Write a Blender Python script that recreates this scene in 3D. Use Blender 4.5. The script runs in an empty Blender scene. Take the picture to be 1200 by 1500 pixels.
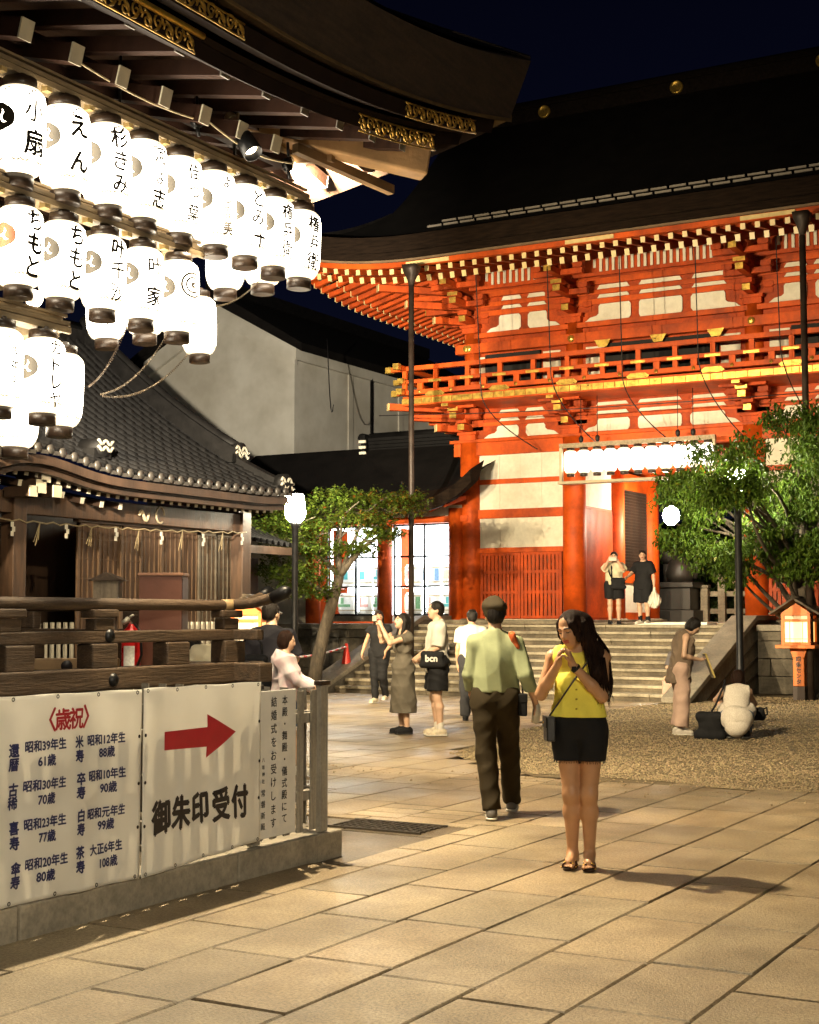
import bpy, math, random
import numpy as np
from mathutils import Vector, Matrix
random.seed(7); RNG = np.random.default_rng(7)
SC = bpy.context.scene
COL = SC.collection
PI = math.pi
# ------------------------------------------------------------------ camera
YAW, PITCH = math.radians(29.3), math.atan(153/2130)
cd = bpy.data.cameras.new('camera'); cam = bpy.data.objects.new('camera', cd); COL.objects.link(cam)
cd.sensor_fit = 'HORIZONTAL'; cd.sensor_width = 36; cd.lens = 36*2130/1200
cd.clip_start = .05; cd.clip_end = 600
cam.location = (0, 0, 1.58); cam.rotation_euler = (PI/2+PITCH, 0, YAW)
SC.camera = cam
# ------------------------------------------------------------------ night sky
W = bpy.data.worlds.new('World'); SC.world = W; W.use_nodes = True
wn, wl = W.node_tree.nodes, W.node_tree.links
bg = wn['Background']
tc = wn.new('ShaderNodeTexCoord'); sp = wn.new('ShaderNodeSeparateXYZ'); rp = wn.new('ShaderNodeValToRGB')
wl.new(tc.outputs['Generated'], sp.inputs[0]); wl.new(sp.outputs['Z'], rp.inputs[0]); wl.new(rp.outputs[0], bg.inputs[0])
e = rp.color_ramp.elements
e[0].position = 0; e[0].color = (.010, .013, .034, 1); e[1].position = .5; e[1].color = (.0013, .0015, .0065, 1)
m_ = rp.color_ramp.elements.new(.22); m_.color = (.0042, .0055, .018, 1)
bg.inputs[1].default_value = .3
SC.view_settings.view_transform = 'Standard'; SC.view_settings.look = 'None'
SC.view_settings.exposure = 0.72; SC.view_settings.gamma = 1
SC.cycles.use_denoising = True
SC.cycles.max_bounces = 6; SC.cycles.diffuse_bounces = 3; SC.cycles.glossy_bounces = 2
SC.cycles.transmission_bounces = 3; SC.cycles.sample_clamp_indirect = 4; SC.cycles.caustics_reflective = False
SC.cycles.caustics_refractive = False
# main light levels (the lamps themselves are built with their fixtures further down)
P_LANTERN, P_LANTERN_GATE, P_POST, P_ANDON, P_CASE = 10., 3.6, 180., .9, 8.0
P_STAGE_SPOT, P_GATE_FLOOD, P_CORNER, P_STORE_FILL, P_BANNER_FILL = 1750., 7400., 3200., 21000., 800.

# ------------------------------------------------------------------ helpers
def link(o, parent=None):
    COL.objects.link(o)
    if parent: o.parent = parent
    return o
def tag(o, label=None, cat=None, group=None, kind=None):
    for k, v in (('label', label), ('category', cat), ('group', group), ('kind', kind)):
        if v: o[k] = v
    return o
def thing(name, label, cat, loc=(0, 0, 0), rz=0, group=None):
    o = bpy.data.objects.new(name, None); COL.objects.link(o)
    o.empty_display_size = .1; o.location = loc; o.rotation_euler = (0, 0, rz)
    return tag(o, label, cat, group)
def dup(o, parent=None, top=True):
    c = o.copy(); COL.objects.link(c)
    if parent: c.parent = parent
    for ch in list(o.children): dup(ch, c, False)
    return c

def nz(N, v, scale, detail=4, rough=.6, co='Object', stretch=None):
    t = N.new('ShaderNodeTexCoord'); n = N.new('ShaderNodeTexNoise')
    n.inputs['Scale'].default_value = scale; n.inputs['Detail'].default_value = detail; n.inputs['Roughness'].default_value = rough
    L = v
    if stretch:
        mp = N.new('ShaderNodeMapping'); mp.inputs['Scale'].default_value = stretch
        L.new(t.outputs[co], mp.inputs[0]); L.new(mp.outputs[0], n.inputs['Vector'])
    else: L.new(t.outputs[co], n.inputs['Vector'])
    return n
MATS = {}
def mat(name, col, rough=.6, var=.25, scale=6, bump=.0, bscale=None, metal=0, col2=None, stretch=None, spec=.5,
        emit=None, attr=None, var2=.0, co='Object', trans=0, fine=0, stain=0, wet=0):
    """procedural principled material: base colour broken by two noises, bump, optional face attribute tint"""
    if name in MATS: return MATS[name]
    m = bpy.data.materials.new(name); m.use_nodes = True; MATS[name] = m
    N, L = m.node_tree.nodes, m.node_tree.links; b = N['Principled BSDF']
    b.inputs['Roughness'].default_value = rough; b.inputs['Metallic'].default_value = metal
    b.inputs['Specular IOR Level'].default_value = spec
    n = nz(N, L, scale, stretch=stretch, co=co)
    r = N.new('ShaderNodeValToRGB'); c = Vector(col)
    c2 = Vector(col2) if col2 else c*(1-var); c1 = c if col2 else c*(1+var*.6)
    r.color_ramp.elements[0].position = .32; r.color_ramp.elements[1].position = .68
    r.color_ramp.elements[0].color = (*[max(0, x) for x in c2], 1); r.color_ramp.elements[1].color = (*[min(1, x) for x in c1], 1)
    L.new(n.outputs[0], r.inputs[0]); out = r.outputs[0]
    if var2:
        n2 = nz(N, L, fine or scale*9, co=co); mx = N.new('ShaderNodeMixRGB'); mx.blend_type = 'MULTIPLY'; mx.inputs[0].default_value = 1
        r2 = N.new('ShaderNodeValToRGB'); r2.color_ramp.elements[0].position = .38 if fine else .3; r2.color_ramp.elements[1].position = .58 if fine else .62
        r2.color_ramp.elements[0].color = (1-var2,)*3+(1,); r2.color_ramp.elements[1].color = (1, 1, 1, 1)
        L.new(n2.outputs[0], r2.inputs[0]); L.new(out, mx.inputs[1]); L.new(r2.outputs[0], mx.inputs[2]); out = mx.outputs[0]
    if stain:
        n3 = nz(N, L, stain[0], detail=7, rough=.65, co=co); mx = N.new('ShaderNodeMixRGB'); mx.blend_type = 'MULTIPLY'; mx.inputs[0].default_value = 1
        r3 = N.new('ShaderNodeValToRGB'); r3.color_ramp.elements[0].position = .38; r3.color_ramp.elements[1].position = .58
        r3.color_ramp.elements[0].color = (stain[1], stain[1]*.97, stain[1]*.92, 1); r3.color_ramp.elements[1].color = (1, 1, 1, 1)
        L.new(n3.outputs[0], r3.inputs[0]); L.new(out, mx.inputs[1]); L.new(r3.outputs[0], mx.inputs[2]); out = mx.outputs[0]
    if attr:
        at = N.new('ShaderNodeAttribute'); at.attribute_name = attr
        mx = N.new('ShaderNodeMixRGB'); mx.blend_type = 'MULTIPLY'; mx.inputs[0].default_value = 1
        L.new(out, mx.inputs[1]); L.new(at.outputs['Color'], mx.inputs[2]); out = mx.outputs[0]
    L.new(out, b.inputs['Base Color'])
    if bump:
        nb = nz(N, L, bscale or scale*4, detail=6, stretch=stretch, co=co); bp = N.new('ShaderNodeBump')
        bp.inputs['Strength'].default_value = bump; bp.inputs['Distance'].default_value = .02
        L.new(nb.outputs[0], bp.inputs['Height']); L.new(bp.outputs[0], b.inputs['Normal'])
    if rough > .2:
        mr = N.new('ShaderNodeMapRange'); mr.inputs['To Min'].default_value = max(.05, rough-.12); mr.inputs['To Max'].default_value = min(1, rough+.12)
        L.new(n.outputs[0], mr.inputs[0]); L.new(mr.outputs[0], b.inputs['Roughness'])
    if wet:
        n4 = nz(N, L, wet, detail=3, co=co); mr = N.new('ShaderNodeMapRange'); mr.inputs['From Min'].default_value = .35; mr.inputs['From Max'].default_value = .65; mr.inputs['To Min'].default_value = rough-.17; mr.inputs['To Max'].default_value = rough+.15
        L.new(n4.outputs[0], mr.inputs[0]); L.new(mr.outputs[0], b.inputs['Roughness'])
    if emit:
        b.inputs['Emission Color'].default_value = (*emit[0], 1); b.inputs['Emission Strength'].default_value = emit[1]
    if trans:
        tr = N.new('ShaderNodeBsdfTranslucent'); ms = N.new('ShaderNodeMixShader'); ms.inputs[0].default_value = trans
        L.new(out, tr.inputs[0]); L.new(b.outputs[0], ms.inputs[1]); L.new(tr.outputs[0], ms.inputs[2]); L.new(ms.outputs[0], N['Material Output'].inputs[0])
    return m
def emat(name, col, s):
    if name in MATS: return MATS[name]
    m = mat(name, (.8, .78, .72), .7, .05, 8, emit=(col, s)); return m

class MB:
    def __init__(s): s.v = []; s.f = []; s.m = []; s.sm = []; s.cur = 0
    def add(s, vs, fs, smooth=False):
        o = len(s.v); s.v += [tuple(map(float, p)) for p in vs]
        for f in fs: s.f.append(tuple(o+i for i in f)); s.m.append(s.cur); s.sm.append(smooth)
        return s
    def box(s, c, d, R=None):
        x, y, z = d[0]/2, d[1]/2, d[2]/2
        P = [Vector((i*x, j*y, k*z)) for i in (-1, 1) for j in (-1, 1) for k in (-1, 1)]
        if R is not None: P = [R @ p for p in P]
        c = Vector(c)
        return s.add([c+p for p in P], [(0, 1, 3, 2), (4, 6, 7, 5), (0, 4, 5, 1), (2, 3, 7, 6), (0, 2, 6, 4), (1, 5, 7, 3)])
    def b2(s, lo, hi):
        return s.box([(a+b)/2 for a, b in zip(lo, hi)], [abs(b-a) for a, b in zip(lo, hi)])
    def beam(s, p0, p1, w, h, up=(0, 0, 1), w1=None, h1=None):
        p0, p1 = Vector(p0), Vector(p1); d = (p1-p0).normalized(); sd = d.cross(Vector(up)).normalized(); u = sd.cross(d)
        P = []
        for p, ww, hh in ((p0, w, h), (p1, w1 or w, h1 or h)):
            for a, b in ((-1, -1), (1, -1), (1, 1), (-1, 1)): P.append(p+sd*a*ww/2+u*b*hh/2)
        return s.add(P, [(3, 2, 1, 0), (4, 5, 6, 7), (0, 1, 5, 4), (1, 2, 6, 5), (2, 3, 7, 6), (3, 0, 4, 7)])
    def tube(s, pts, r, n=8, cap=True, smooth=True):
        pts = [Vector(p) for p in pts]; k = len(pts); r = r if isinstance(r, (list, tuple)) else [r]*k
        vs = []; ref = None
        for i, p in enumerate(pts):
            d = (pts[min(i+1, k-1)]-pts[max(i-1, 0)]).normalized()
            if ref is None: ref = d.orthogonal().normalized()
            a = (ref-d*ref.dot(d)).normalized(); ref = a; b = d.cross(a)
            for j in range(n):
                t = 2*PI*j/n; vs.append(p+(a*math.cos(t)+b*math.sin(t))*r[i])
        fs = [(i*n+j, i*n+(j+1) % n, (i+1)*n+(j+1) % n, (i+1)*n+j) for i in range(k-1) for j in range(n)]
        if cap:
            vs += [pts[0], pts[-1]]; a = k*n
            fs += [(a, (j+1) % n, j) for j in range(n)]+[(a+1, (k-1)*n+j, (k-1)*n+(j+1) % n) for j in range(n)]
        return s.add(vs, fs, smooth)
    def lathe(s, prof, n=24, c=(0, 0, 0), cap=True, smooth=True, sq=None):
        c = Vector(c); vs = []
        for r, z in prof:
            for j in range(n):
                t = 2*PI*(j+.5)/n; vs.append(c+Vector((r*math.cos(t), r*math.sin(t), z)))
        k = len(prof); fs = [(i*n+j, i*n+(j+1) % n, (i+1)*n+(j+1) % n, (i+1)*n+j) for i in range(k-1) for j in range(n)]
        s.add(vs, fs, smooth)
        if cap:
            o = len(s.v)
            s.f.append(tuple(o-k*n+j for j in reversed(range(n)))); s.m.append(s.cur); s.sm.append(False)
            s.f.append(tuple(o-n+j for j in range(n))); s.m.append(s.cur); s.sm.append(False)
        return s
    def prism(s, poly, o, ax, ay, depth):
        """poly (a,b) in plane o + a*ax + b*ay, extruded along ax x ay by depth"""
        o, ax, ay = Vector(o), Vector(ax), Vector(ay); n = ax.cross(ay).normalized()*depth; k = len(poly)
        P = [o+ax*a+ay*b for a, b in poly]
        vs = P+[p+n for p in P]
        fs = [tuple(reversed(range(k))), tuple(range(k, 2*k))]+[(i, (i+1) % k, k+(i+1) % k, k+i) for i in range(k)]
        return s.add(vs, fs)
    def grid(s, fn, nu, nv, smooth=True):
        vs = [fn(i/nu, j/nv) for i in range(nu+1) for j in range(nv+1)]; w = nv+1
        return s.add(vs, [(i*w+j, (i+1)*w+j, (i+1)*w+j+1, i*w+j+1) for i in range(nu) for j in range(nv)], smooth)
    def mesh(s, name, mats):
        me = bpy.data.meshes.new(name); me.from_pydata(s.v, [], s.f)
        for m in (mats if isinstance(mats, (list, tuple)) else [mats]): me.materials.append(m)
        me.polygons.foreach_set('material_index', s.m); me.polygons.foreach_set('use_smooth', s.sm); me.update()
        return me
    def build(s, name, mats, parent=None, loc=None, rz=None, bevel=0):
        o = bpy.data.objects.new(name, s.mesh(name, mats)); link(o, parent)
        if loc: o.location = loc
        if rz is not None: o.rotation_euler = (0, 0, rz)
        if bevel:
            b = o.modifiers.new('bevel', 'BEVEL'); b.width = bevel; b.segments = 2; b.limit_method = 'ANGLE'; b.angle_limit = .6
            b.harden_normals = False
        return o
def npmesh(name, V, F, mats, mi=None, smooth=True, col=None):
    """fast mesh from numpy arrays of verts and equal-length faces"""
    me = bpy.data.meshes.new(name); V = np.asarray(V, np.float32); F = np.asarray(F, np.int32); k = F.shape[1]
    me.vertices.add(len(V)); me.vertices.foreach_set('co', V.ravel())
    me.loops.add(F.size); me.loops.foreach_set('vertex_index', F.ravel())
    me.polygons.add(len(F)); me.polygons.foreach_set('loop_start', np.arange(0, F.size, k, dtype=np.int32))
    me.polygons.foreach_set('loop_total', np.full(len(F), k, np.int32))
    for m in (mats if isinstance(mats, (list, tuple)) else [mats]): me.materials.append(m)
    if mi is not None: me.polygons.foreach_set('material_index', np.asarray(mi, np.int32))
    me.polygons.foreach_set('use_smooth', np.full(len(F), smooth, bool))
    if col is not None:
        a = me.color_attributes.new('tint', 'FLOAT_COLOR', 'CORNER'); c = np.repeat(np.asarray(col, np.float32), k, axis=0)
        a.data.foreach_set('color', np.c_[c, np.ones(len(c), np.float32)].ravel())
    me.update(calc_edges=True); return me
def text_mesh(body, size, bold=0.0, name='lettering', shear=0, depth=.0, space=1.0):
    """lettering as a mesh in the XY plane, centred on its own middle"""
    c = bpy.data.curves.new(name, 'FONT'); c.body = body; c.size = size; c.offset = bold*size; c.shear = shear
    c.align_x = 'CENTER'; c.align_y = 'CENTER'; c.resolution_u = 3; c.space_character = space; c.extrude = depth
    o = bpy.data.objects.new(name, c); COL.objects.link(o)
    me = bpy.data.meshes.new_from_object(o.evaluated_get(bpy.context.evaluated_depsgraph_get()))
    bpy.data.objects.remove(o); bpy.data.curves.remove(c)
    return me
def text_verts(items, fine=0):
    """items: (body,size,bold,cx,cy,sx,sy) laid on one sheet -> verts (2D), faces"""
    V, Fs = [], []
    for it in items:
        body, size, bold, cx, cy = it[:5]; sx, sy = (it[5], it[6]) if len(it) > 5 else (1, 1); rot = it[7] if len(it) > 7 else 0
        me = text_mesh(body, size)
        if fine:                                        # cut long strokes up so that they can bend round a lantern
            import bmesh
            bm = bmesh.new(); bm.from_mesh(me); bmesh.ops.triangulate(bm, faces=bm.faces[:])
            for _ in range(4):
                es = [e for e in bm.edges if e.calc_length() > fine]
                if not es: break
                bmesh.ops.subdivide_edges(bm, edges=es, cuts=1); bmesh.ops.triangulate(bm, faces=bm.faces[:])
            bm.to_mesh(me); bm.free()
        if not len(me.vertices): continue
        co = np.zeros(len(me.vertices)*3); me.vertices.foreach_get('co', co); co = co.reshape(-1, 3)
        mid = (co.max(0)+co.min(0))/2; co = (co-mid)*np.array([sx, sy, 1])
        if rot: co = co @ np.array([[math.cos(rot), math.sin(rot), 0], [-math.sin(rot), math.cos(rot), 0], [0, 0, 1]])
        b = bold*size*.55
        for k, (dx, dy) in enumerate(((0, 0),) if not bold else ((-b, 0), (b, 0), (0, b), (0, -b))):
            o = len(V); V += [(p[0]+cx+dx, p[1]+cy+dy, k) for p in co]
            Fs += [tuple(o+i for i in p.vertices) for p in me.polygons]
        bpy.data.meshes.remove(me)
    return V, Fs
def vtext(s, size, x, y, pitch, bold=.0, sx=1, sy=1):
    return [(ch, size, bold, x, y-i*pitch, sx, sy) for i, ch in enumerate(s) if ch != ' ']
def sheet(name, items, fn, m, parent, rad=False, dirn=(1, 0)):
    """lettering items mapped through fn(a,b)->3D as one thin mesh"""
    V, Fs = text_verts(items, .022 if rad else 0)
    P = []
    for a, b, k in V:                                  # each stroke copy a hair further out
        p = fn(a, b); P.append((p[0]*(1+.0012*k), p[1]*(1+.0012*k), p[2]) if rad else (p[0]+.00025*k*dirn[0], p[1]+.00025*k*dirn[1], p[2]))
    me = bpy.data.meshes.new(name); me.from_pydata(P, [], Fs); me.materials.append(m); me.update()
    return link(bpy.data.objects.new(name, me), parent)
def spot(name, loc, target, power, col, size, blend=.5, radius=.08, parent=None):
    l = bpy.data.lights.new(name, 'SPOT'); l.energy = power; l.color = col; l.spot_size = size; l.spot_blend = blend; l.shadow_soft_size = radius
    o = bpy.data.objects.new(name, l); COL.objects.link(o); o.location = loc
    o.rotation_euler = (Vector(target)-Vector(loc)).to_track_quat('-Z', 'Y').to_euler(); return o
def point(name, loc, power, col, radius=.1):
    l = bpy.data.lights.new(name, 'POINT'); l.energy = power; l.color = col; l.shadow_soft_size = radius
    o = bpy.data.objects.new(name, l); COL.objects.link(o); o.location = loc; return o
WARM = (1, .80, .52)
# ------------------------------------------------------------------ materials
ORANGE = mat('vermilion_paint', (.57, .080, .004), .58, .30, 1.6, .15, 14, var2=.15, stain=(.8, .72), spec=.3)
ORANGE2 = mat('vermilion_paint_worn', (.49, .064, .004), .62, .35, 2.5, .2, 12, var2=.25, stain=(1.1, .68), spec=.3)
PLASTER = mat('white_plaster', (.74, .70, .57), .8, .10, 1.3, .08, 20, var2=.10, stain=(1.2, .88))
GOLD = mat('gilt_fitting', (.78, .50, .10), .32, .4, 9, .25, 30, metal=.75)
GOLDP = mat('gold_painted_end', (.66, .50, .22), .4, .15, 9)
BARK = mat('cypress_bark_edge', (.015, .009, .0055), .9, .5, 3, .5, 30, stretch=(1, 1, 9), spec=.08)
BARKTOP = mat('cypress_bark_top', (.006, .005, .0045), .95, .4, 2, .4, 25, spec=.1)
TILE = mat('grey_roof_tile', (.0045, .004, .0038), .65, .5, 5, .25, 20, var2=.3, spec=.15)
WOOD_D = mat('dark_stained_wood', (.034, .018, .010), .55, .5, 3, .3, 14, stretch=(1, 1, .25))
WOOD_B = mat('brown_lattice_wood', (.055, .028, .014), .6, .5, 4, .3, 20, stretch=(3, 3, .4))
WOOD_G = mat('weathered_grey_wood', (.21, .165, .112), .75, .45, 5, .45, 18, stretch=(4, 4, .35), var2=.25)
WOOD_R = mat('weathered_rail_wood', (.078, .048, .026), .65, .5, 4, .5, 16, stretch=(4, .4, 4), var2=.3)
STONE = mat('stair_granite', (.27, .225, .15), .6, .35, 2.2, .35, 40, var2=.35, stain=(1.1, .6), stretch=(.7, 1, 6))
STONE_D = mat('old_wall_stone', (.17, .145, .105), .8, .45, 1.7, .5, 25, var2=.35, stain=(1.3, .6))
KERB = mat('kerb_granite', (.27, .235, .175), .7, .3, 3, .3, 60, var2=.35)
PAVE = mat('granite_paving', (.445, .342, .205), .46, .28, 1.1, .6, 90, attr='tint', var2=.42, spec=.5, fine=60, stain=(.9, .62), wet=.5)
JOINT = mat('joint_dirt', (.055, .042, .026), .9, .4, 5)
GRAVEL = mat('gravel_bed', (.235, .175, .095), .9, .5, 30, .8, 90, var2=.6)
PEBBLE = mat('gravel_stone', (.33, .25, .14), .75, .4, 60, attr='tint')
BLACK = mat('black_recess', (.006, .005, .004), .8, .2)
IRON = mat('black_iron', (.012, .012, .013), .4, .3, 10, metal=.4)
WHITE_END = mat('white_painted_end', (.46, .42, .33), .7, .1, 9)

# ------------------------------------------------------------------ ground, paving, gravel
def in_gravel(x, y):
    if y < 13.35+.1*math.sin(x*2.1) or y > 29.4: return False
    xl = np.interp(y, [13.3, 14.05, 15, 18, 22, 26, 30], [-6.0, -7.0, -7.85, -8.5, -9.25, -9.0, -8.3])
    return x > xl+.06*math.sin(y*3.3)
b = MB(); b.add([(-300, -60, -.05), (200, -60, -.05), (200, 400, -.05), (-300, 400, -.05)], [(0, 1, 2, 3)])
tag(b.build('ground', JOINT), kind='structure')
V, F, C = [], [], []
def slab(x0, x1, y0, y1, z=0., tint=1., g=.0042, tilt=.0018):
    o = len(V); x0 += g; x1 -= g; y0 += g*2; y1 -= g*2; c = random.uniform(.005, .011)
    dz = [z+random.uniform(-tilt, tilt) for _ in range(4)]
    j = lambda: random.uniform(-.006, .006)
    p = [(x0+j(), y0+j()), (x1+j(), y0+j()), (x1+j(), y1+j()), (x0+j(), y1+j())]
    q = [(x0+c, y0+c), (x1-c, y0+c), (x1-c, y1-c), (x0+c, y1-c)]
    V.extend([(a, b_, -.06) for a, b_ in p]); V.extend([(a, b_, d-.007) for (a, b_), d in zip(p, dz)]); V.extend([(a, b_, d) for (a, b_), d in zip(q, dz)])
    for k in range(4):
        l = (k+1) % 4; F.append((o+k, o+l, o+4+l, o+4+k)); F.append((o+4+k, o+4+l, o+8+l, o+8+k))
    F.append((o+8, o+9, o+10, o+11))
    t = tint*random.choice((.78, .9, .95, 1, 1, 1.05, 1.12))*random.uniform(.95, 1.05); w = random.uniform(-.03, .03)
    c0 = (t*(1+w), t, t*(1-w)); C.extend([tuple(q*.66 for q in c0)]*8+[c0])
def zone(x, y):
    if in_gravel(x, y): return False
    if x < -5.42 and y < 8.4: return False
    if x < -4.86 and 8.0 < y < 10.02: return False
    return True
random.seed(3)
k = 0; x = 3.9
while x > -24:
    x0, x1 = x-.482, x; y = 2.2+random.uniform(0, .9)
    while y < 25.8:
        ln = random.choice([.86, .95, .95, 1.02, 1.12]); y1 = min(y+ln, 25.84)
        if y1-y > .1:
            if zone((x0+x1)/2, (y+y1)/2) and zone((x0+x1)/2, y1-.1) and zone((x0+x1)/2, y+.1): slab(x0, x1, y, y1)
            else:                                   # cut slabs along an edge
                for q in range(4):
                    a, c_ = y+(y1-y)*q/4, y+(y1-y)*(q+1)/4
                    if zone((x0+x1)/2, (a+c_)/2): slab(x0, x1, a, c_, g=.004)
        y = y1
    x -= .482
me = npmesh('paving', V, F, PAVE, smooth=False, col=C)
tag(link(bpy.data.objects.new('paving', me)), kind='structure')
# drip channel of the stage: rough dark slabs inside a pale border
V, F, C = [], [], []
for y in np.arange(8.0, 10.0, .75): slab(-5.02, -4.78, y, min(y+.75, 10.02), 0.0, .95)
for x in np.arange(-5.02, -12, -.95): slab(x-.95, x, 9.86, 10.03, .0, .95)
for x in np.arange(-5.03, -9, -.8):
    slab(x-.8, x, 9.33, 9.85, -.006, .45, tilt=.004); slab(x-.8, x, 8.0, 9.32, -.010, .40, tilt=.004)
me = npmesh('drip_channel', V, F, PAVE, smooth=False, col=C); tag(link(bpy.data.objects.new('drip_channel_paving', me)), kind='structure')
g = MB()
for i in range(14): g.b2((-5.98+i*.058, 9.42, -.018), (-5.968+i*.058, 9.82, .006))
for i in range(6): g.b2((-5.99, 9.42+i*.078, -.016), (-5.2, 9.43+i*.078, .003))
g.b2((-6.0, 9.40, -.018), (-5.19, 9.42, .008)); g.b2((-6.0, 9.82, -.018), (-5.19, 9.84, .008))
t = thing('drain_grate', 'dark iron drain grate set in the stone gutter behind the picket fence end', 'grate', (-5.6, 9.6, 0))
o = g.build('bar', mat('grate_iron', (.055, .043, .030), .7, .3, 20), t); o.location = (5.6, -9.6, 0)
# gravel: bed + loose stones
b = MB(); n = 60
def gz(x, y): return .006+.012*math.sin(x*1.7+y*.6)*math.sin(y*1.3)+.006*math.sin(x*5.1)*math.sin(y*4.3)
def gfn(u, v):
    y = 13.2+v*16.6; xl = np.interp(y, [13.3, 14.05, 15, 18, 22, 26, 30], [-6.0, -7.0, -7.85, -8.5, -9.25, -9.0, -8.3]); x = xl+u*(7.5-xl)
    return (x, y, gz(x, y)-.008)
b.grid(gfn, 60, 60); bed = b.build('gravel_bed', GRAVEL); tag(bed, kind='structure')
N = 52000
ys = 13.3+RNG.random(N*2)**1.7*15; xs = -9.2+RNG.random(N*2)*11.5
ok = np.array([in_gravel(a, c) for a, c in zip(xs, ys)]) & (xs < -1.5+(ys-13)*.12); xs, ys = xs[ok][:N], ys[ok][:N]; n = len(xs)
# a few strays kicked onto the paving
st = RNG.random(260); sx = np.r_[xs, -8.5+st*6]; sy = np.r_[ys, 13.3-RNG.random(260)**2*1.2]; n = len(sx)
base = np.array([(1, 0, 0), (0, 1, 0), (-1, 0, 0), (0, -1, 0), (0, 0, .7), (0, 0, -.5)], float)
tri = np.array([(0, 1, 4), (1, 2, 4), (2, 3, 4), (3, 0, 4), (1, 0, 5), (2, 1, 5), (3, 2, 5), (0, 3, 5)])
s = (RNG.random(n)**1.5*.010+.006)*(1+(sy-13)*.03); a = RNG.random(n)*6.3
P = base[None]*s[:, None, None]*(.7+.6*RNG.random((n, 6, 3)))
R = np.stack([np.cos(a), -np.sin(a), np.sin(a), np.cos(a)], 1).reshape(n, 2, 2)
P[..., :2] = np.einsum('nij,nkj->nki', R, P[..., :2]); P[..., 0] += sx[:, None]; P[..., 1] += sy[:, None]
P[..., 2] += np.array([gz(x, y) for x, y in zip(sx, sy)])[:, None]+.002
Fq = (tri[None]+np.arange(n)[:, None, None]*6).reshape(-1, 3)
tc_ = np.repeat((.65+.5*RNG.random(n)[:, None])*np.array([1, 1, 1])*(1+.12*(RNG.random((n, 3))-.5)), 8, axis=0)
me = npmesh('gravel', P.reshape(-1, 3), Fq, PEBBLE, smooth=False, col=tc_)
tag(link(bpy.data.objects.new('gravel', me)), 'loose pale gravel spread over the yard right of the paving', 'gravel', kind='stuff')

# ------------------------------------------------------------------ stairs, terrace, retaining walls
Z1 = 1.4; YS, TR, RS, NS = 25.85, .40, .14, 10
st_ = thing('stone_stairs', 'wide flight of worn granite stairs climbing to the vermilion gate', 'stairs', (-12.65, 25.85, 0))
for k in range(NS):
    m = MB(); x = -16.3
    while x < -9.02:
        w = min(random.uniform(1.8, 2.7), -9.0-x)
        if -9.0-x-w < .3: w = -9.0-x
        j = random.uniform(-.004, .004)
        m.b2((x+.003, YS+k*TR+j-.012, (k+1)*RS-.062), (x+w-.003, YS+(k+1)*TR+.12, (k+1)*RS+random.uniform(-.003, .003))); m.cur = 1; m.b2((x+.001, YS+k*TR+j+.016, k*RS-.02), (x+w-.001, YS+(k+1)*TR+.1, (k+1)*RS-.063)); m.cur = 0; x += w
    o = m.build('step', [mat('step_tread', (.36, .31, .215), .6, .3, 2.2, .35, 40, var2=.3, stain=(1.1, .75)), mat('step_riser', (.17, .135, .085), .75, .4, 2.2, .4, 30, var2=.4, stain=(2.2, .5), stretch=(.5, 1, 5))], st_, bevel=.014); o.location = -Vector(st_.location)  # pale treads, dark risers: stain plus lit and shaded tones put into the colour
for s, xa in ((1, -9.0), (-1, -16.85)):
    pr = [(25.45, 0), (25.45, .10), (29.75, 1.52), (31.2, 1.52), (31.2, 0)]
    m = MB(); m.prism(pr, (xa+.03, 0, 0), (0, 1, 0), (0, 0, 1), .49)
    bal = m.build('balustrade', STONE_D, st_); bal.location = -Vector(st_.location)
    m = MB(); q = [(25.35, .02), (25.35, .12), (29.72, 1.6), (31.2, 1.6), (31.2, 1.5), (29.75, 1.5)]
    m.prism(q, (xa, 0, 0), (0, 1, 0), (0, 0, 1), .55); m.build('coping', KERB, bal, bevel=.01)
    m = MB()
    for d in (.32, .66, 1.0):                       # slanting courses on the outer face
        xo = xa+.525 if s > 0 else xa+.02
        p = [(25.6+d*2.2, .03), (29.9, 1.47-d), (31.2, 1.5-d), (31.2, 1.475-d), (29.9, 1.44-d), (25.66+d*2.2, .03)]
        m.prism(p, (xo, 0, 0), (0, 1, 0), (0, 0, 1), .012)
    m.build('course_joint', JOINT, bal)
m = MB(); m.b2((-40, 29.86, 1.0), (12, 60, Z1-.004)); tag(m.build('terrace', STONE), kind='structure')
m = MB(); m.prism([(-90, -1), (40, -1), (40, 5), (20, 7.5), (0, 6), (-12, 7.2), (-30, 6.4), (-60, 8), (-90, 5)], (0, 75, 0), (1, 0, 0), (0, 0, 1), -25)
tag(m.build('hills', mat('night_hill', (.010, .013, .007), .95, .5, .3, spec=.05)), kind='structure')
def stone_wall(name, x0, x1, y, z1, label):
    t = thing(name, label, 'stone wall', (x0, y, 0)); m = MB(); z = 0; row = 0
    while z < z1-.05:
        h = min(.36, z1-z); x = x0+(row % 2)*-.5
        while x < x1:
            w = random.uniform(.75, 1.25); a, c = max(x, x0), min(x+w, x1)
            if c-a > .05: m.b2((a+.008-x0, random.uniform(-.012, .012), z+.006), (c-.008-x0, .4, z+h-.006))
            x += w
        z += h; row += 1
    m.build('block', STONE_D, t, bevel=.012)
    m = MB(); x = x0
    while x < x1: w = min(1.5, x1-x); m.b2((x+.004-x0, -.07, z1), (x+w-.004-x0, .45, z1+.13)); x += w
    m.build('coping', KERB, t, bevel=.015)
    return t
stone_wall('retaining_wall', -27, -16.87, 29.35, Z1-.12, 'coursed stone retaining wall with pale coping left of the stairs')
stone_wall('retaining_wall', -8.43, 6, 29.6, Z1-.12, 'shadowed stone retaining wall right of the stairs behind the orange lantern')

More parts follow.
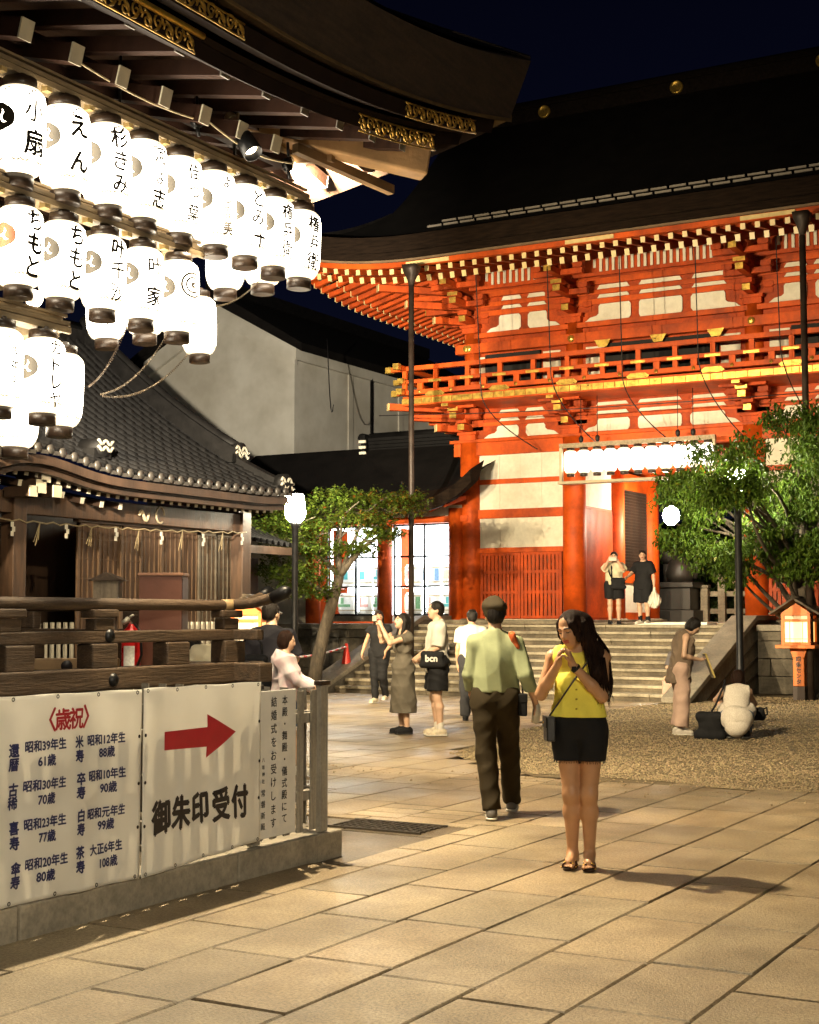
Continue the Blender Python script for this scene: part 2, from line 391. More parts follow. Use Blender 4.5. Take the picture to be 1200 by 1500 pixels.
# ------------------------------------------------------------------ the gate
GX, GY = -11.1, 31.5
gate = thing('temple_gate', 'two storey vermilion temple gate with white panels and dark bark roof', 'gate', (GX, GY, Z1))
def gp(name, m, mt, parent=None, bevel=0):
    o = m.build(name, mt, parent or gate, bevel=bevel)
    if parent is None: o.location = (0, 0, -Z1)
    return o
m = MB(); m.b2((-5.6, -.75, Z1), (-2.0, 6, 1.5)); m.b2((2.0, -.75, Z1), (5.6, 6, 1.5)); m.b2((-2.0, -.75, Z1), (2.0, 6, 1.44)); gp('plinth', m, STONE, bevel=.01)
XC = (-4.85, -2.15, 2.15, 4.85)
cm = MB().lathe([(.27, 1.5), (.275, 3.2), (.265, 5.78)], 24).mesh('column', ORANGE)
for yy in (0, 2.5, 5.0):
    for xx in XC:
        if yy == 2.5 and abs(xx) > 3 and xx > 0: continue
        o = link(bpy.data.objects.new('column', cm), gate); o.location = (xx, yy, -Z1)
        c = MB().lathe([(.36, 1.44), (.36, 1.5), (.31, 1.53)], 20).build('base', STONE, o)
um = MB().lathe([(.22, 6.75), (.22, 8.5)], 20).mesh('column', ORANGE)
for xx in XC:
    o = link(bpy.data.objects.new('column', um), gate); o.location = (xx, .15, -Z1)
# main tie beam + side-bay walls
m = MB(); m.b2((-5.25, -.16, 5.46), (5.25, .16, 5.78)); m.b2((-5.35, -.2, 5.78), (5.35, .2, 5.86)); gp('tie_beam', m, ORANGE, bevel=.012)
for s in (-1, 1):
    xa, xb = (-4.85, -2.15) if s < 0 else (2.15, 4.85)
    for z0, z1, d in ((4.755, 4.87, .12), (3.93, 4.143, .13), (3.10, 3.22, .14)):
        m = MB(); m.b2((xa+.2, -d, z0), (xb-.2, d, z1)); gp('cross_beam', m, ORANGE, bevel=.008)
    for z0, z1 in ((4.87, 5.46), (4.143, 4.755), (3.22, 3.93)):
        m = MB()
        for i in range(4):
            w = (xb-xa-.5)/4; m.b2((xa+.25+i*w+.002, -.06+.004*(i % 2), z0), (xa+.25+(i+1)*w-.002, .06, z1))
        gp('wall_panel', m, PLASTER)
    m = MB(); m.b2((xa+.25, .02, 1.5), (xb-.25, .05, 3.12)); gp('backing_panel', m, PLASTER)
    for q in range(2):
        a = xa+.28+q*(xb-xa-.56)/2; w = (xb-xa-.56)/2-.015; m = MB()
        n = 9
        m.b2((a, -.09, 1.53), (a+.07, -.02, 3.1)); m.b2((a+w-.07, -.09, 1.53), (a+w, -.02, 3.1))
        for z in (1.53, 2.12, 2.60, 3.03): m.b2((a+.07, -.085, z), (a+w-.07, -.022, z+.07))
        for i in range(n):
            xx = a+.07+(w-.14)*(i+.5)/n; m.b2((xx-.036, -.075, 1.6), (xx+.036, -.025, 3.03))
        gp('lattice_door', m, ORANGE2)
# passage side walls (run away from us)
for s in (-1, 1):
    xw = s*2.15
    m = MB(); m.b2((xw-.06, .27, 1.5), (xw+.06, 2.25, 4.2)); gp('plank_door', m, ORANGE2)
    m = MB()
    for i in range(26): yq = .3+i*.075; m.b2((xw-.075, yq, 1.55), (xw+.075, yq+.045, 4.15))
    gp('batten', m, ORANGE)
    m = MB(); m.b2((xw-.05, .25, 4.2), (xw+.05, 2.25, 5.2)); gp('wall_panel', m, PLASTER)
    m = MB(); m.b2((xw-.05, 2.75, 2.72), (xw+.05, 4.75, 4.78)); gp('lattice_window', m, WOOD_B)
    m = MB()
    for i in range(30): m.b2((xw-.07, 2.76+i*.066, 2.75), (xw+.07, 2.775+i*.066, 4.75))
    for i in range(26): m.b2((xw-.066, 2.75, 2.78+i*.076), (xw+.066, 4.75, 2.792+i*.076))
    gp('lattice_bar', m, WOOD_D)
    m = MB(); m.b2((xw-.09, 2.7, 2.42), (xw+.09, 4.8, 2.72)); gp('cross_beam', m, ORANGE)
    gp('cross_beam', MB().b2((xw-.09, 2.7, 1.5), (xw+.09, 4.8, 1.68)), ORANGE); gp('cross_beam', MB().b2((xw-.09, 2.7, 4.78), (xw+.09, 4.8, 5.2)), ORANGE)
    m = MB(); m.b2((xw-.05, 2.75, 1.68), (xw+.05, 4.75, 2.42)); gp('wall_panel', m, PLASTER)
m = MB(); m.b2((-4.8, .3, 5.3), (4.8, 5.2, 5.36)); gp('ceiling_board', m, ORANGE2)
for yy in (2.5, 5.0):
    m = MB(); m.b2((-5.2, yy-.15, 5.4), (5.2, yy+.15, 5.75)); gp('tie_beam', m, ORANGE)
for s in (-1, 1):
    m = MB(); m.b2((s*4.85-.05, .25, 1.5), (s*4.85+.05, 4.75, 5.5)); gp('side_wall', m, PLASTER)
# bracket sets: stepped blocks and arms with gilt noses
def bracket(x, y0, z, steps, sy, sz, wide, corner=0):
    t = bpy.data.objects.new('bracket_set', None); link(t, gate); t.location = (x, y0, z-Z1)
    m = MB(); gl_s = []; gd_s = []
    m.box((0, 0, .07), (.44, .44, .14)); m.box((0, 0, .17), (.52, .52, .07))
    for k in range(steps):
        zz = .22+k*sz; out = -(k+1)*sy
        m.b2((-.085, out-.12, zz), (.085, .12, zz+.15))                                 # arm towards us
        m.b2((-.13, out-.13, zz+.17), (.13, out+.13, zz+.28))                             # block on its end
        yy = -k*sy
        w = wide*(.72+.14*k)
        m.b2((-w, yy-.07, zz+.012), (w, yy+.07, zz+.14))                                  # cross arm
        for q in (-w+.1, 0, w-.1):
            m.b2((q-.12, yy-.115, zz+.155), (q+.12, yy+.115, zz+.27))
            m.b2((q-.09, yy-.12, zz+.135), (q+.09, yy+.12, zz+.16))
        gd_s.append(MB().b2((-.088, out-.135, zz+.005), (.088, out-.121, zz+.145)))
        if k: gd_s.append(MB().b2((-.135, out-.142, zz+.18), (.135, out-.131, zz+.27)))
        if corner:
            d = Vector((corner, -1, 0)).normalized(); L = (k+1)*sy*1.42+.3
            m.beam((0, 0, zz+.07), (d.x*L, d.y*L, zz+.07), .17, .16)
            e = d*L; gl_s.append(MB().beam((e.x, e.y, zz+.07), (e.x+d.x*.02, e.y+d.y*.02, zz+.07), .18, .17))
            m.b2((min(0, corner*L*.75), -.085, zz), (max(0, corner*L*.75), .085, zz+.15))
            m.box((corner*L*.7, 0, zz+.22), (.24, .24, .11))
            gd_s.append(MB().box((corner*(L*.75+.008), 0, zz+.075), (.014, .18, .14)))
    m.build('bracket_arm', ORANGE2, t, bevel=.008)
    for q in gd_s: q.build('gilt_cap', GOLD, t)
    for q in gl_s: q.build('gilt_end', GOLDP, t)
    return t
for xx in XC:
    cn = (-1 if xx < -4 else 1 if xx > 4 else 0)
    bracket(xx, 0, 5.84, 3, .42, .235, .52, cn)
    bracket(xx, .15, 8.50, 3, .50, .36, .62, cn)
# upper wall
m = MB(); m.b2((-4.85, .1, 6.75), (4.85, .2, 11.0)); gp('upper_wall', m, ORANGE2)
for s in (-1, 1):
    m = MB(); m.b2((s*4.85-.05, .2, 6.75), (s*4.85+.05, 4.8, 11.0)); gp('upper_wall', m, ORANGE2)
for z0, z1, d, e in ((7.99, 8.22, .22, 5.22), (8.36, 8.48, .14, 5.0), (8.90, 9.03, .05, 4.8), (9.13, 9.24, .05, 4.8), (9.36, 9.5, .10, 5.0)):
    m = MB(); m.b2((-e, .1-d, z0), (e, .1, z1)); gp('long_beam', m, ORANGE, bevel=.008)
bs = MB().lathe([(.02, .045), (.06, .04), (.085, .015), (.09, 0)], 14, cap=False).mesh('boss', GOLD)
for xx in XC+(-5.0, 5.0):
    o = link(bpy.data.objects.new('gilt_boss', bs), gate); o.location = (xx if abs(xx) < 5 else xx*.985, -.125, 8.105-Z1); o.rotation_euler = (PI/2, 0, 0)
def wpanel(poly, y=.085): m = MB(); m.prism(poly, (0, y, 0), (1, 0, 0), (0, 0, 1), .02); return gp('wall_panel', m, PLASTER)
def stepl(x0, x1, z0, z1, flip=0, s=.34):
    a = [(x0, z0), (x1-.05, z0), (x1, z0+.07), (x1, z1-.06), (x1-.05, z1), (x0+s+.04, z1), (x0+s, z1-.05), (x0+s, z0+.17), (x0+s-.06, z0+.12), (x0+.12, z0+.09)]
    if flip: a = [(x0+x1-p, q) for p, q in reversed(a)]
    return a
def mid(x0, x1, z0, z1): return [(x0+.03, z0), (x1-.03, z0), (x1, z0+.06), (x1, z1-.05), (x1-.04, z1), (x0+.04, z1), (x0, z1-.05), (x0, z0+.06)]
def slot(x0, x1, z0, z1): return [(x0, z0), (x1, z0), (x1-.06, z1), (x0+.06, z1)]
for z0, z1, sl, yy in ((8.50, 8.89, ((9.04, 9.12), (9.25, 9.345)), .075), (5.875, 6.16, ((6.27, 6.345), (6.47, 6.545)), -.075)):
    for s in (-1, 1):
        f = (lambda p: p) if s < 0 else (lambda p: [(-a, b) for a, b in reversed(p)])
        wpanel(f(stepl(-4.45, -3.53, z0, z1)), yy); wpanel(f(stepl(-3.34, -2.5, z0, z1, 1)), yy)
        wpanel(f(stepl(-1.86, -.72, z0, z1)), yy)
        for a, c in sl:
            for x0, x1 in ((-4.05, -3.5), (-3.36, -2.85), (-1.55, -.75), (-.52, 0.)):
                wpanel(f(slot(x0, x1 if x1 else .0, a, c)) if x1 else f([(x0, a), (0, a), (0, c), (x0+.06, c)]), yy)
    wpanel(mid(-.52, .52, z0, z1), yy)
m = MB(); m.b2((-5, -.07, 5.86), (5, .01, 6.7)); gp('upper_wall', m, ORANGE2)
for z0, z1 in ((6.17, 6.26), (6.35, 6.46)):
    m = MB(); m.b2((-4.9, -.11, z0), (4.9, -.07, z1)); gp('long_beam', m, ORANGE)
# soffit slats between the brackets
sm_ = MB(); sm_.b2((-.032, 0, 0), (.032, .03, .36)); sme = sm_.mesh('soffit_slat', PLASTER)
for x0, x1 in ((-4.35, -2.75), (-1.55, 1.55), (2.75, 4.35)):
    n = int((x1-x0)/.15)
    for i in range(n):
        o = link(bpy.data.objects.new('soffit_slat', sme), gate); o.location = (x0+(i+.5)*(x1-x0)/n, -.30, 9.58-Z1+(.1 if i in (0, n-1) else 0))
        if i in (0, n-1): o.scale = (1, 1, .55)
m = MB(); m.b2((-5, -.26, 9.5), (5, -.16, 10.15)); gp('soffit_board', m, ORANGE2)
# dark shuttered openings behind the railing, with pale panels
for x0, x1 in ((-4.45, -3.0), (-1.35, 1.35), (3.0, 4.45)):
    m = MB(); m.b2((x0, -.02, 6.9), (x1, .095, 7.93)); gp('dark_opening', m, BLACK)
for x0, x1 in ((-4.75, -4.5), (-2.95, -2.5), (-1.85, -1.4), (1.4, 1.85), (2.5, 2.95), (4.5, 4.75)):
    m = MB(); m.b2((x0, .06, 7.0), (x1, .095, 7.90)); gp('wall_panel', m, PLASTER)
for x in (-1.35, 0, 1.35):
    m = MB(); m.prism([(-.2, 0), (.2, 0), (.1, -.17), (-.1, -.17)], (x, -.135, 8.0), (1, 0, 0), (0, 0, 1), .02); gp('gilt_plate', m, GOLD)
# balcony
m = MB(); m.b2((-5.95, -1.45, 6.60), (5.95, .1, 6.82)); m.b2((-5.95, .1, 6.6), (-4.8, 6.5, 6.82)); gp('balcony_floor', m, ORANGE, bevel=.01)
m = MB()
for i in range(44):
    x = -5.97+i*11.94/44; m.b2((x+.008, -1.475, 6.635), (x+11.94/44-.008, -1.452, 6.765))
for i in range(26): y = -1.4+i*.3; m.b2((-5.975, y, 6.635), (-5.952, y+.28, 6.765))
gp('gilded_band', m, GOLD)
ra = bpy.data.objects.new('railing', None); link(ra, gate); ra.location = (0, 0, -Z1)
for z0, z1, ov in ((7.44, 7.55, .38), (7.13, 7.22, .16), (6.86, 6.97, .22)):
    m = MB(); m.b2((-5.95-ov, -1.48, z0), (5.95+ov, -1.36, z1)); m.b2((-5.96, -1.35-ov-.12, z0+.003), (-5.84, 6.4, z1-.003)); m.build('rail', ORANGE, ra, bevel=.008)
    MB().box((-5.95-ov, -1.42, (z0+z1)/2), (.16, .15, z1-z0+.03)).build('gilt_cap', GOLD, ra); MB().box((-5.90, -1.44-ov, (z0+z1)/2+.004), (.15, .14, z1-z0+.03)).build('gilt_cap', GOLD, ra)
pm = MB(); pm.b2((-.055, -1.46, 6.9), (.055, -1.38, 7.47)); pme = pm.mesh('baluster', ORANGE)
qm = MB(); qm.b2((-.07, -1.46, 6.9), (.07, -1.38, 7.15)); qme = qm.mesh('baluster', ORANGE)
fm = MB(); fm.b2((-.17, -1.492, 7.13), (.17, -1.482, 7.19)); fme = fm.mesh('gilt_plate', GOLD)
f2 = MB(); f2.prism([(-.22, 6.79), (.22, 6.79), (.26, 6.84), (.17, 6.91), (-.17, 6.91), (-.26, 6.84)], (0, -1.484, 0), (1, 0, 0), (0, 0, 1), .014); f2e = f2.mesh('gilt_plate', GOLD)
bo = MB().lathe([(.015, .03), (.04, .02), (.045, 0)], 10, cap=False).mesh('gilt_boss', GOLD)
for i in range(15):
    x = -5.9+i*11.8/14
    link(bpy.data.objects.new('baluster', pme), ra).location = (x, 0, 0)
    if 0 < i < 14: link(bpy.data.objects.new('gilt_plate', fme), ra).location = (x, 0, 0)
    if i < 14:
        link(bpy.data.objects.new('baluster', qme), ra).location = (x+.42, 0, 0)
        o = link(bpy.data.objects.new('gilt_boss', bo), ra); o.location = (x+.42, -1.482, 6.915); o.rotation_euler = (PI/2, 0, 0)
    if 0 < i < 14 and i % 2: link(bpy.data.objects.new('gilt_plate', f2e), ra).location = (x, 0, 0)
# eaves: two tiers of rafters with gilt ends, front and left side
EX, EY = 8.25, -3.25
def slift(d): return lift(4.4+3.85*max(0, 1-d/3.9))
def lift(x): t = max(0, (abs(x)-4.4)/3.9); return .62*t**2.2
def rafter(L, w, h):
    m = MB(); m.b2((-w/2, 0, -h), (w/2, L, 0)); m.cur = 1; m.b2((-w/2-.006, -.016, -h-.006), (w/2+.006, 0, .004)); return m.mesh('rafter', [ORANGE2, GOLDP])
sl = math.atan(.30)
r1, r2 = rafter(1.3, .09, .11), rafter(3.6, .095, .13)
nr = 54
for i in range(nr):
    x = -EX+.25+(2*EX-.5)*i/(nr-1)
    if x > 5.6: continue
    for me_, y, z in ((r1, EY+.12, 9.47), (r2, EY+.78, 9.44)):
        if me_ is r2: x_ = x+.0
        o = link(bpy.data.objects.new('rafter', me_), gate); o.location = (x, y, z-Z1+lift(x)*(1 if me_ is r1 else .86)); o.rotation_euler = (sl*(.55 if me_ is r1 else 1), 0, 0)
        if me_ is r2 and abs(x) > 4.85: o.scale = (1, max(.06, (8.0-abs(x))/3.4), 1)
        if me_ is r1 and abs(x) > 7.4: o.scale = (1, .5, 1)
m = MB()
for i in range(34):                                                      # left side rafters, far and dark: one part
    y = -2.9+i*.32
    for L, xo, z, h, w in ((1.3, .12, 9.47, .11, .09), (3.6, .78, 9.44, .13, .095)):
        zz = z+slift(y+3.2); L = min(L, max(.1, y+3.2-xo))
        m.cur = 0; m.beam((-EX+xo, y, zz-.06), (-EX+xo+L, y, zz-.06+L*.27), w, h)
        m.cur = 1; m.box((-EX+xo-.01, y, zz-.06), (.016, w+.01, h+.01))
o = gp('side_rafter', m, [ORANGE2, GOLDP]); o['kind'] = 'stuff'
for cx in (-1, 1):
    m = MB(); m.beam((cx*(EX-.05), EY+.05, 9.93), (cx*4.85, .1, 10.9), .2, .26); gp('hip_rafter', m, ORANGE)
    m = MB(); m.beam((cx*(EX-.03), EY+.03, 9.928), (cx*(EX-.22), EY+.22, 9.976), .215, .275); gp('gilt_end', m, GOLDP)
def eave_ring(yo, z0, z1, d, mt, name, dx=0):
    m = MB(); n = 40; X = EX-dx
    f = lambda i: (-X+2*X*i/n)
    vs = []
    for i in range(n+1):
        x = f(i); l = lift(x)*(1 if not dx else .9)
        vs += [(x, yo, z0+l), (x, yo, z1+l*1.12), (x, yo+d, z1+l*1.12), (x, yo+d, z0+l)]
    m.add(vs, [(i*4+a, (i+1)*4+a, (i+1)*4+(a+1) % 4, i*4+(a+1) % 4) for i in range(n) for a in range(4)]+[(0, 1, 2, 3)], False)
    vs = []; n2 = 24
    for i in range(n2+1):
        y = yo+d+(14)*i/n2; l = slift(y-yo)*(1 if not dx else .9)
        vs += [(-X, y, z0+l), (-X, y, z1+l*1.12), (-X+d, y, z1+l*1.12), (-X+d, y, z0+l)]
    m.add(vs, [(i*4+a, i*4+(a+1) % 4, (i+1)*4+(a+1) % 4, (i+1)*4+a) for i in range(n2) for a in range(4)], False)
    return gp(name, m, mt)
eave_ring(EY+.03, 9.49, 9.60, .14, ORANGE, 'eave_board', .02)
eave_ring(EY-.04, 9.604, 9.65, .3, mat('eave_strip_dull', (.16, .10, .05), .7), 'eave_strip', -.02)
eave_ring(EY-.12, 9.655, 9.80, .6, BARK, 'bark_edge', -.10); eave_ring(EY-.17, 9.805, 10.16, .9, BARK, 'bark_edge', -.16)
# roof slopes (bark), ridge with gilt crests
RT, RW = .45, 6.7
def rz(t): return 10.15+4.4*t**1.45
def roof(u, v):
    h = 8.45-(8.45-RW)*min(1, v/RT); x = -h+2*h*u
    return (x, EY-.1+(2.6-EY)*v, rz(v)+lift(x)*1.1*max(0, 1-v*1.6)**2)
m = MB(); m.grid(roof, 40, 24); gp('roof_slope', m, BARKTOP)
m = MB(); m.grid(lambda u, v: (lambda p: (p[0], 5.0-p[1], p[2]))(roof(1-u, v)), 30, 16); gp('roof_slope', m, BARKTOP)
for sg in (-1, 1):
    def side(u, v):
        t = RT*v; yf = EY-.1+(2.6-EY)*t; y = yf+u*2*(2.5-yf); d = min(y-yf, 2*(2.5-yf)-(y-yf))
        return (sg*(8.45-(8.45-RW)*v), y, rz(t)+slift(d)*1.1*max(0, 1-t*1.6)**2)
    m = MB(); m.grid(side, 24, 10); gp('roof_slope', m, BARKTOP)
    m = MB(); yf = EY-.1+(2.6-EY)*RT
    m.prism([(yf, rz(RT)-.1)]+[(EY-.1+(2.6-EY)*t, rz(t)-.02) for t in (.45, .6, .8, 1)]+[(5-(EY-.1+(2.6-EY)*t), rz(t)-.02) for t in (.8, .6, .45)], (sg*(RW-.35)-.08, 0, 0), (0, 1, 0), (0, 0, 1), .16); gp('gable', m, BARKTOP)
RIDGE = mat('ridge_tile', (.014, .010, .008), .9, .5, 14, .6, 40, spec=.08)
m = MB(); m.b2((-6.9, 2.3, 14.42), (6.9, 2.7, 14.79)); m.tube([(-7, 2.5, 14.89), (7, 2.5, 14.89)], .15, 10)
m.b2((-6.95, 2.24, 14.77), (6.95, 2.76, 14.83)); gp('ridge', m, RIDGE)
cr = MB().lathe([(.01, .05), (.12, .045), (.135, .06), (.16, .05), (.17, 0)], 22, cap=False).mesh('gilt_crest', GOLD)
for x in (-3.86, -.3, 3.27):
    o = link(bpy.data.objects.new('gilt_crest', cr), gate); o.location = (x, 2.29, 14.61-Z1); o.rotation_euler = (PI/2, 0, 0)
SG = mat('snow_guard_metal', (.26, .23, .19), .5, .2, 20)
for y, zo, xs_, ln in ((-2.05, 10.68, -4.95, .37), (-1.75, 10.86, -4.72, .37)):
    m = MB(); n = 25
    for i in range(n): x = xs_+i*.43; m.b2((x, y, zo), (x+ln, y+.04, zo+.045))
    gp('snow_guard', m, SG)
# gutter straps on the eave (gilt strips) and the two drain poles
for x in (-4.3, -.4, 3.4):
    m = MB(); m.b2((x-.55, EY+.0, 9.50), (x+.55, EY+.028, 9.585)); gp('gilt_plate', m, GOLDP)
# ------------------------------------------------------------------ gate wing with the lit barrel case
wing = thing('gate_wing', 'low dark roofed wing of vermilion posts beside the gate', 'gate wing', (-18.5, 31.5, Z1))
def wp(name, m, mt, bevel=0): o = m.build(name, mt, wing, bevel=bevel); o.location = -Vector(wing.location); return o
def wz(x): t = max(0, (x+16.6)/1.4); return .62*t*t
def wroof(u, v):
    x = -23.5+8.35*u; y = 29.9+3.2*v
    return (x-(.5*v*v if u > .9 else 0), y, 4.30+wz(x)*(1-v)+1.75*(v**1.25))
m = MB(); m.grid(wroof, 30, 10); wp('roof_slope', m, BARKTOP)
m = MB(); n = 30; vs = []
for i in range(n+1):
    x = -23.5+8.35*i/n; l = wz(x); vs += [(x, 29.9, 4.02+l), (x, 29.86, 4.31+l), (x, 30.6, 4.6+l), (x, 30.3, 4.10+l)]
m.add(vs, [(i*4+a, i*4+(a+1) % 4, (i+1)*4+(a+1) % 4, (i+1)*4+a) for i in range(n) for a in range(4)]+[(n*4+3, n*4+2, n*4+1, n*4)]); wp('bark_edge', m, BARK)
m = MB()
for k in range(4): m.b2((-19.75, 33.0-.02*k, 5.95+k*.09), (-15.3, 33.35+.02*k, 6.03+k*.09))
m.tube([(-19.8, 33.15, 6.36), (-15.3, 33.15, 6.36)], .1, 8); wp('ridge', m, TILE)
m = MB(); m.box((-19.83, 33.0, 6.08), (.12, .42, .62)); m.tube([(-19.9, 32.86, 6.3), (-19.9, 33.2, 6.3)], .14, 10); wp('ridge_end_tile', m, TILE, .02)
m = MB()
for k in range(3): m.b2((-19.92, 32.76-.01*k, 5.86+k*.15), (-19.72, 32.79, 5.93+k*.15))
wp('white_mortar', m, PLASTER)
pc = MB().lathe([(.19, 1.4), (.19, 4.2)], 20).mesh('column', ORANGE)
for x, y in ((-18.27, 31.3), (-16.26, 31.3), (-20.4, 31.3), (-22.6, 31.3)):
    o = link(bpy.data.objects.new('column', pc), wing); o.location = (x+18.5, y-31.5, -Z1)
for z0, z1, y in ((3.86, 4.02, 31.2), (4.28, 4.5, 31.2)):
    m = MB(); m.b2((-23, y, z0), (-15.9, y+.22, z1)); wp('tie_beam', m, ORANGE, .01)
m = MB(); m.b2((-23, 31.27, 4.02), (-15.9, 31.33, 4.28)); wp('wall_panel', m, PLASTER)
m = MB()
for i in range(20): m.beam((-23+i*.37, 30.1, 4.07+wz(-23+i*.37)), (-23+i*.37, 31.4, 4.5), .08, .1)
o = wp('rafter', m, ORANGE2)
m = MB(); m.tube([(-16.75, 30.6, 4.35), (-16.75, 30.6, 4.12)], .05, 8); m.box((-16.75, 30.6, 4.38), (.12, .06, .16)); wp('wall_lamp', m, IRON)
m = MB(); m.b2((-23, 31.3, 1.4), (-20.55, 31.4, 3.86)); wp('wall_panel', m, PLASTER)
m = MB(); m.b2((-23, 33.6, 1.4), (-16, 33.7, 5.4)); m.b2((-16.05, 31.4, 1.4), (-15.95, 33.6, 4.3)); wp('back_wall', m, ORANGE2)
# display case: two glazed bays full of pale sake casks
case = thing('display_case', 'glazed lit display case between vermilion posts left of the gate', 'display case', (-18.3, 31.5, Z1))
def cp(name, m, mt, bevel=0): o = m.build(name, mt, case, bevel=bevel); o.location = -Vector(case.location); return o
GLOW = emat('case_lamp_panel', (.90, .97, 1), P_CASE)
GLASS = bpy.data.materials.new('case_glass'); GLASS.use_nodes = True
_n = GLASS.node_tree.nodes; _l = GLASS.node_tree.links; _t = _n.new('ShaderNodeBsdfTransparent'); _g = _n.new('ShaderNodeBsdfGlossy'); _m = _n.new('ShaderNodeMixShader')
_g.inputs['Roughness'].default_value = .03; _m.inputs[0].default_value = .06; _l.new(_t.outputs[0], _m.inputs[1]); _l.new(_g.outputs[0], _m.inputs[2]); _l.new(_m.outputs[0], _n['Material Output'].inputs[0])
random.seed(11)
CW = mat('cask_straw_white', (.82, .80, .74), .6, .08, 20, .2, 60)
CBAND = [mat('cask_band_'+n_, c, .6, .2, 20) for n_, c in (('teal', (.10, .42, .42)), ('rose', (.62, .30, .25)), ('blue', (.18, .36, .62)), ('green', (.16, .36, .16)), ('cream', (.75, .66, .45)))]
CROPE = mat('cask_rope', (.5, .42, .26), .8, .3, 30)
for x0, x1, ncol in ((-20.05, -18.47, 3), (-18.08, -16.48, 3)):
    m = MB(); m.b2((x0, 32.42, 1.62), (x1, 32.46, 3.85)); cp('lamp_panel', m, GLOW)
    m = MB(); m.b2((x0, 31.62, 3.80), (x1, 32.3, 3.83)); cp('lamp_panel', m, GLOW)
    for xx in (x0+.07, (x0+x1)/2+.06, x1-.07): cp('lamp_tube', MB().tube([(xx, 31.54, 1.7), (xx, 31.54, 3.75)], .035, 8), GLOW)
    m = MB(); m.b2((x0-.03, 31.5, 1.45), (x1+.03, 32.5, 1.6)); cp('base', m, KERB)
    m = MB(); 
    for z in (2.28,): m.b2((x0, 31.68, z), (x1, 32.3, z+.03))
    cp('shelf', m, GLASS)
    m = MB(); w = .022
    for x in (x0, (x0+x1)/2+.06, x1): m.b2((x-w, 31.42, 1.6), (x+w, 31.48, 3.86))
    for z in (1.62, 2.32, 3.06, 3.84): m.b2((x0, 31.425, z-w), (x1, 31.475, z+w))
    cp('frame', m, IRON)
    m = MB(); m.b2((x0, 31.449, 1.62), (x1, 31.452, 3.84)); cp('glass', m, GLASS)
    for r_, z in enumerate((1.62, 2.32)):
        for q in range(ncol):
            cb = thing('sake_cask', 'sake cask on the %s of the %s lit bay, %s' % (('base', 'glass shelf')[r_], 'left' if x0 < -19 else 'right', ('at its left end', 'in the middle', 'at its right end')[q]), 'cask', (x0+(q+.5)*(x1-x0)/ncol, 31.98, z), random.uniform(-.3, .3), 'sake casks stacked in the display case')
            B = MB().lathe([(.17, 0), (.225, .08), (.24, .3), (.225, .5), (.18, .56)], 18); B.build('cask_body', CW, cb)
            B = MB()
            for zz in (.1, .46): B.lathe([(.232, zz), (.245, zz+.015), (.232, zz+.03)], 18, cap=False)
            B.build('rope', CROPE, cb)
            B = MB()
            k = random.randint(0, 2)
            if k == 0: B.grid(lambda u, v: (.247*math.sin(-.5+u), -.247*math.cos(-.5+u), .2+.2*v), 6, 1)
            elif k == 1: B.grid(lambda u, v: (.247*math.sin(-1.2+.5*u), -.247*math.cos(-1.2+.5*u), .15+.3*v), 4, 1); B.grid(lambda u, v: (.247*math.sin(.6+.5*u), -.247*math.cos(.6+.5*u), .15+.3*v), 4, 1)
            else: B.grid(lambda u, v: (.247*math.sin(-.9+1.8*u), -.247*math.cos(-.9+1.8*u), .2+.07*v), 8, 1); B.grid(lambda u, v: (.247*math.sin(-.2+.4*u), -.247*math.cos(-.2+.4*u), .28+.16*v), 3, 1)
            B.build('cask_label', random.choice(CBAND), cb)

# ------------------------------------------------------------------ white storehouse behind
KW = mat('storehouse_plaster', (.50, .48, .42), .85, .16, .35, .06, 14, var2=.06, stain=(.35, .88))
kura = thing('storehouse', 'tall white plastered storehouse with stepped gable and dark roof', 'storehouse', (-28.4, 38, 0))
def kp(name, m, mt): o = m.build(name, mt, kura); o.location = -Vector(kura.location); return o
ap = (-28.45, 11.75)
def gl(x): return ap[1]-abs(x-ap[0])*(1.62/2.95)
x0, x1 = -31.4, -25.5
m = MB(); m.prism([(x0, 0), (x1, 0), (x1, gl(x1)), ap, (x0, gl(x0))], (0, 38, 0), (1, 0, 0), (0, 0, 1), -14); kp('wall', m, KW)
m = MB()
for a, c in ((x0-.1, ap[0]), (ap[0], x1+.1)):
    m.prism([(a, gl(a)-.55), (c, gl(c)-.55), (c, gl(c)+.02), (a, gl(a)+.02)], (0, 37.85, 0), (1, 0, 0), (0, 0, 1), -.16)
m.b2((x1-.05, 37.86, gl(x1)-.45), (x1+.14, 52, gl(x1)-.02)); kp('cornice', m, KW)
for yq in (41.2, 44.6, 48.0): kp('pilaster', MB().b2((x1-.02, yq, 0), (x1+.05, yq+.28, gl(x1)-.45)), KW)
kp('downpipe', MB().tube([(x1+.1, 42.6, 0), (x1+.1, 42.6, gl(x1)-.4)], .05, 8), TILE)
m = MB()
for a, c in ((x0-.5, ap[0]), (x1+.55, ap[0])):
    q = [(a, gl(a)+.03), (c, gl(c)+.03), (c, gl(c)+.45), (a, gl(a)+.30)]
    m.prism(q if a < c else q[::-1], (0, 37.55, 0), (1, 0, 0), (0, 0, 1), -14.6)
kp('roof', m, BARKTOP)
m = MB(); m.b2((ap[0]-.22, 37.5, ap[1]+.4), (ap[0]+.22, 52, ap[1]+.8)); kp('ridge', m, TILE)

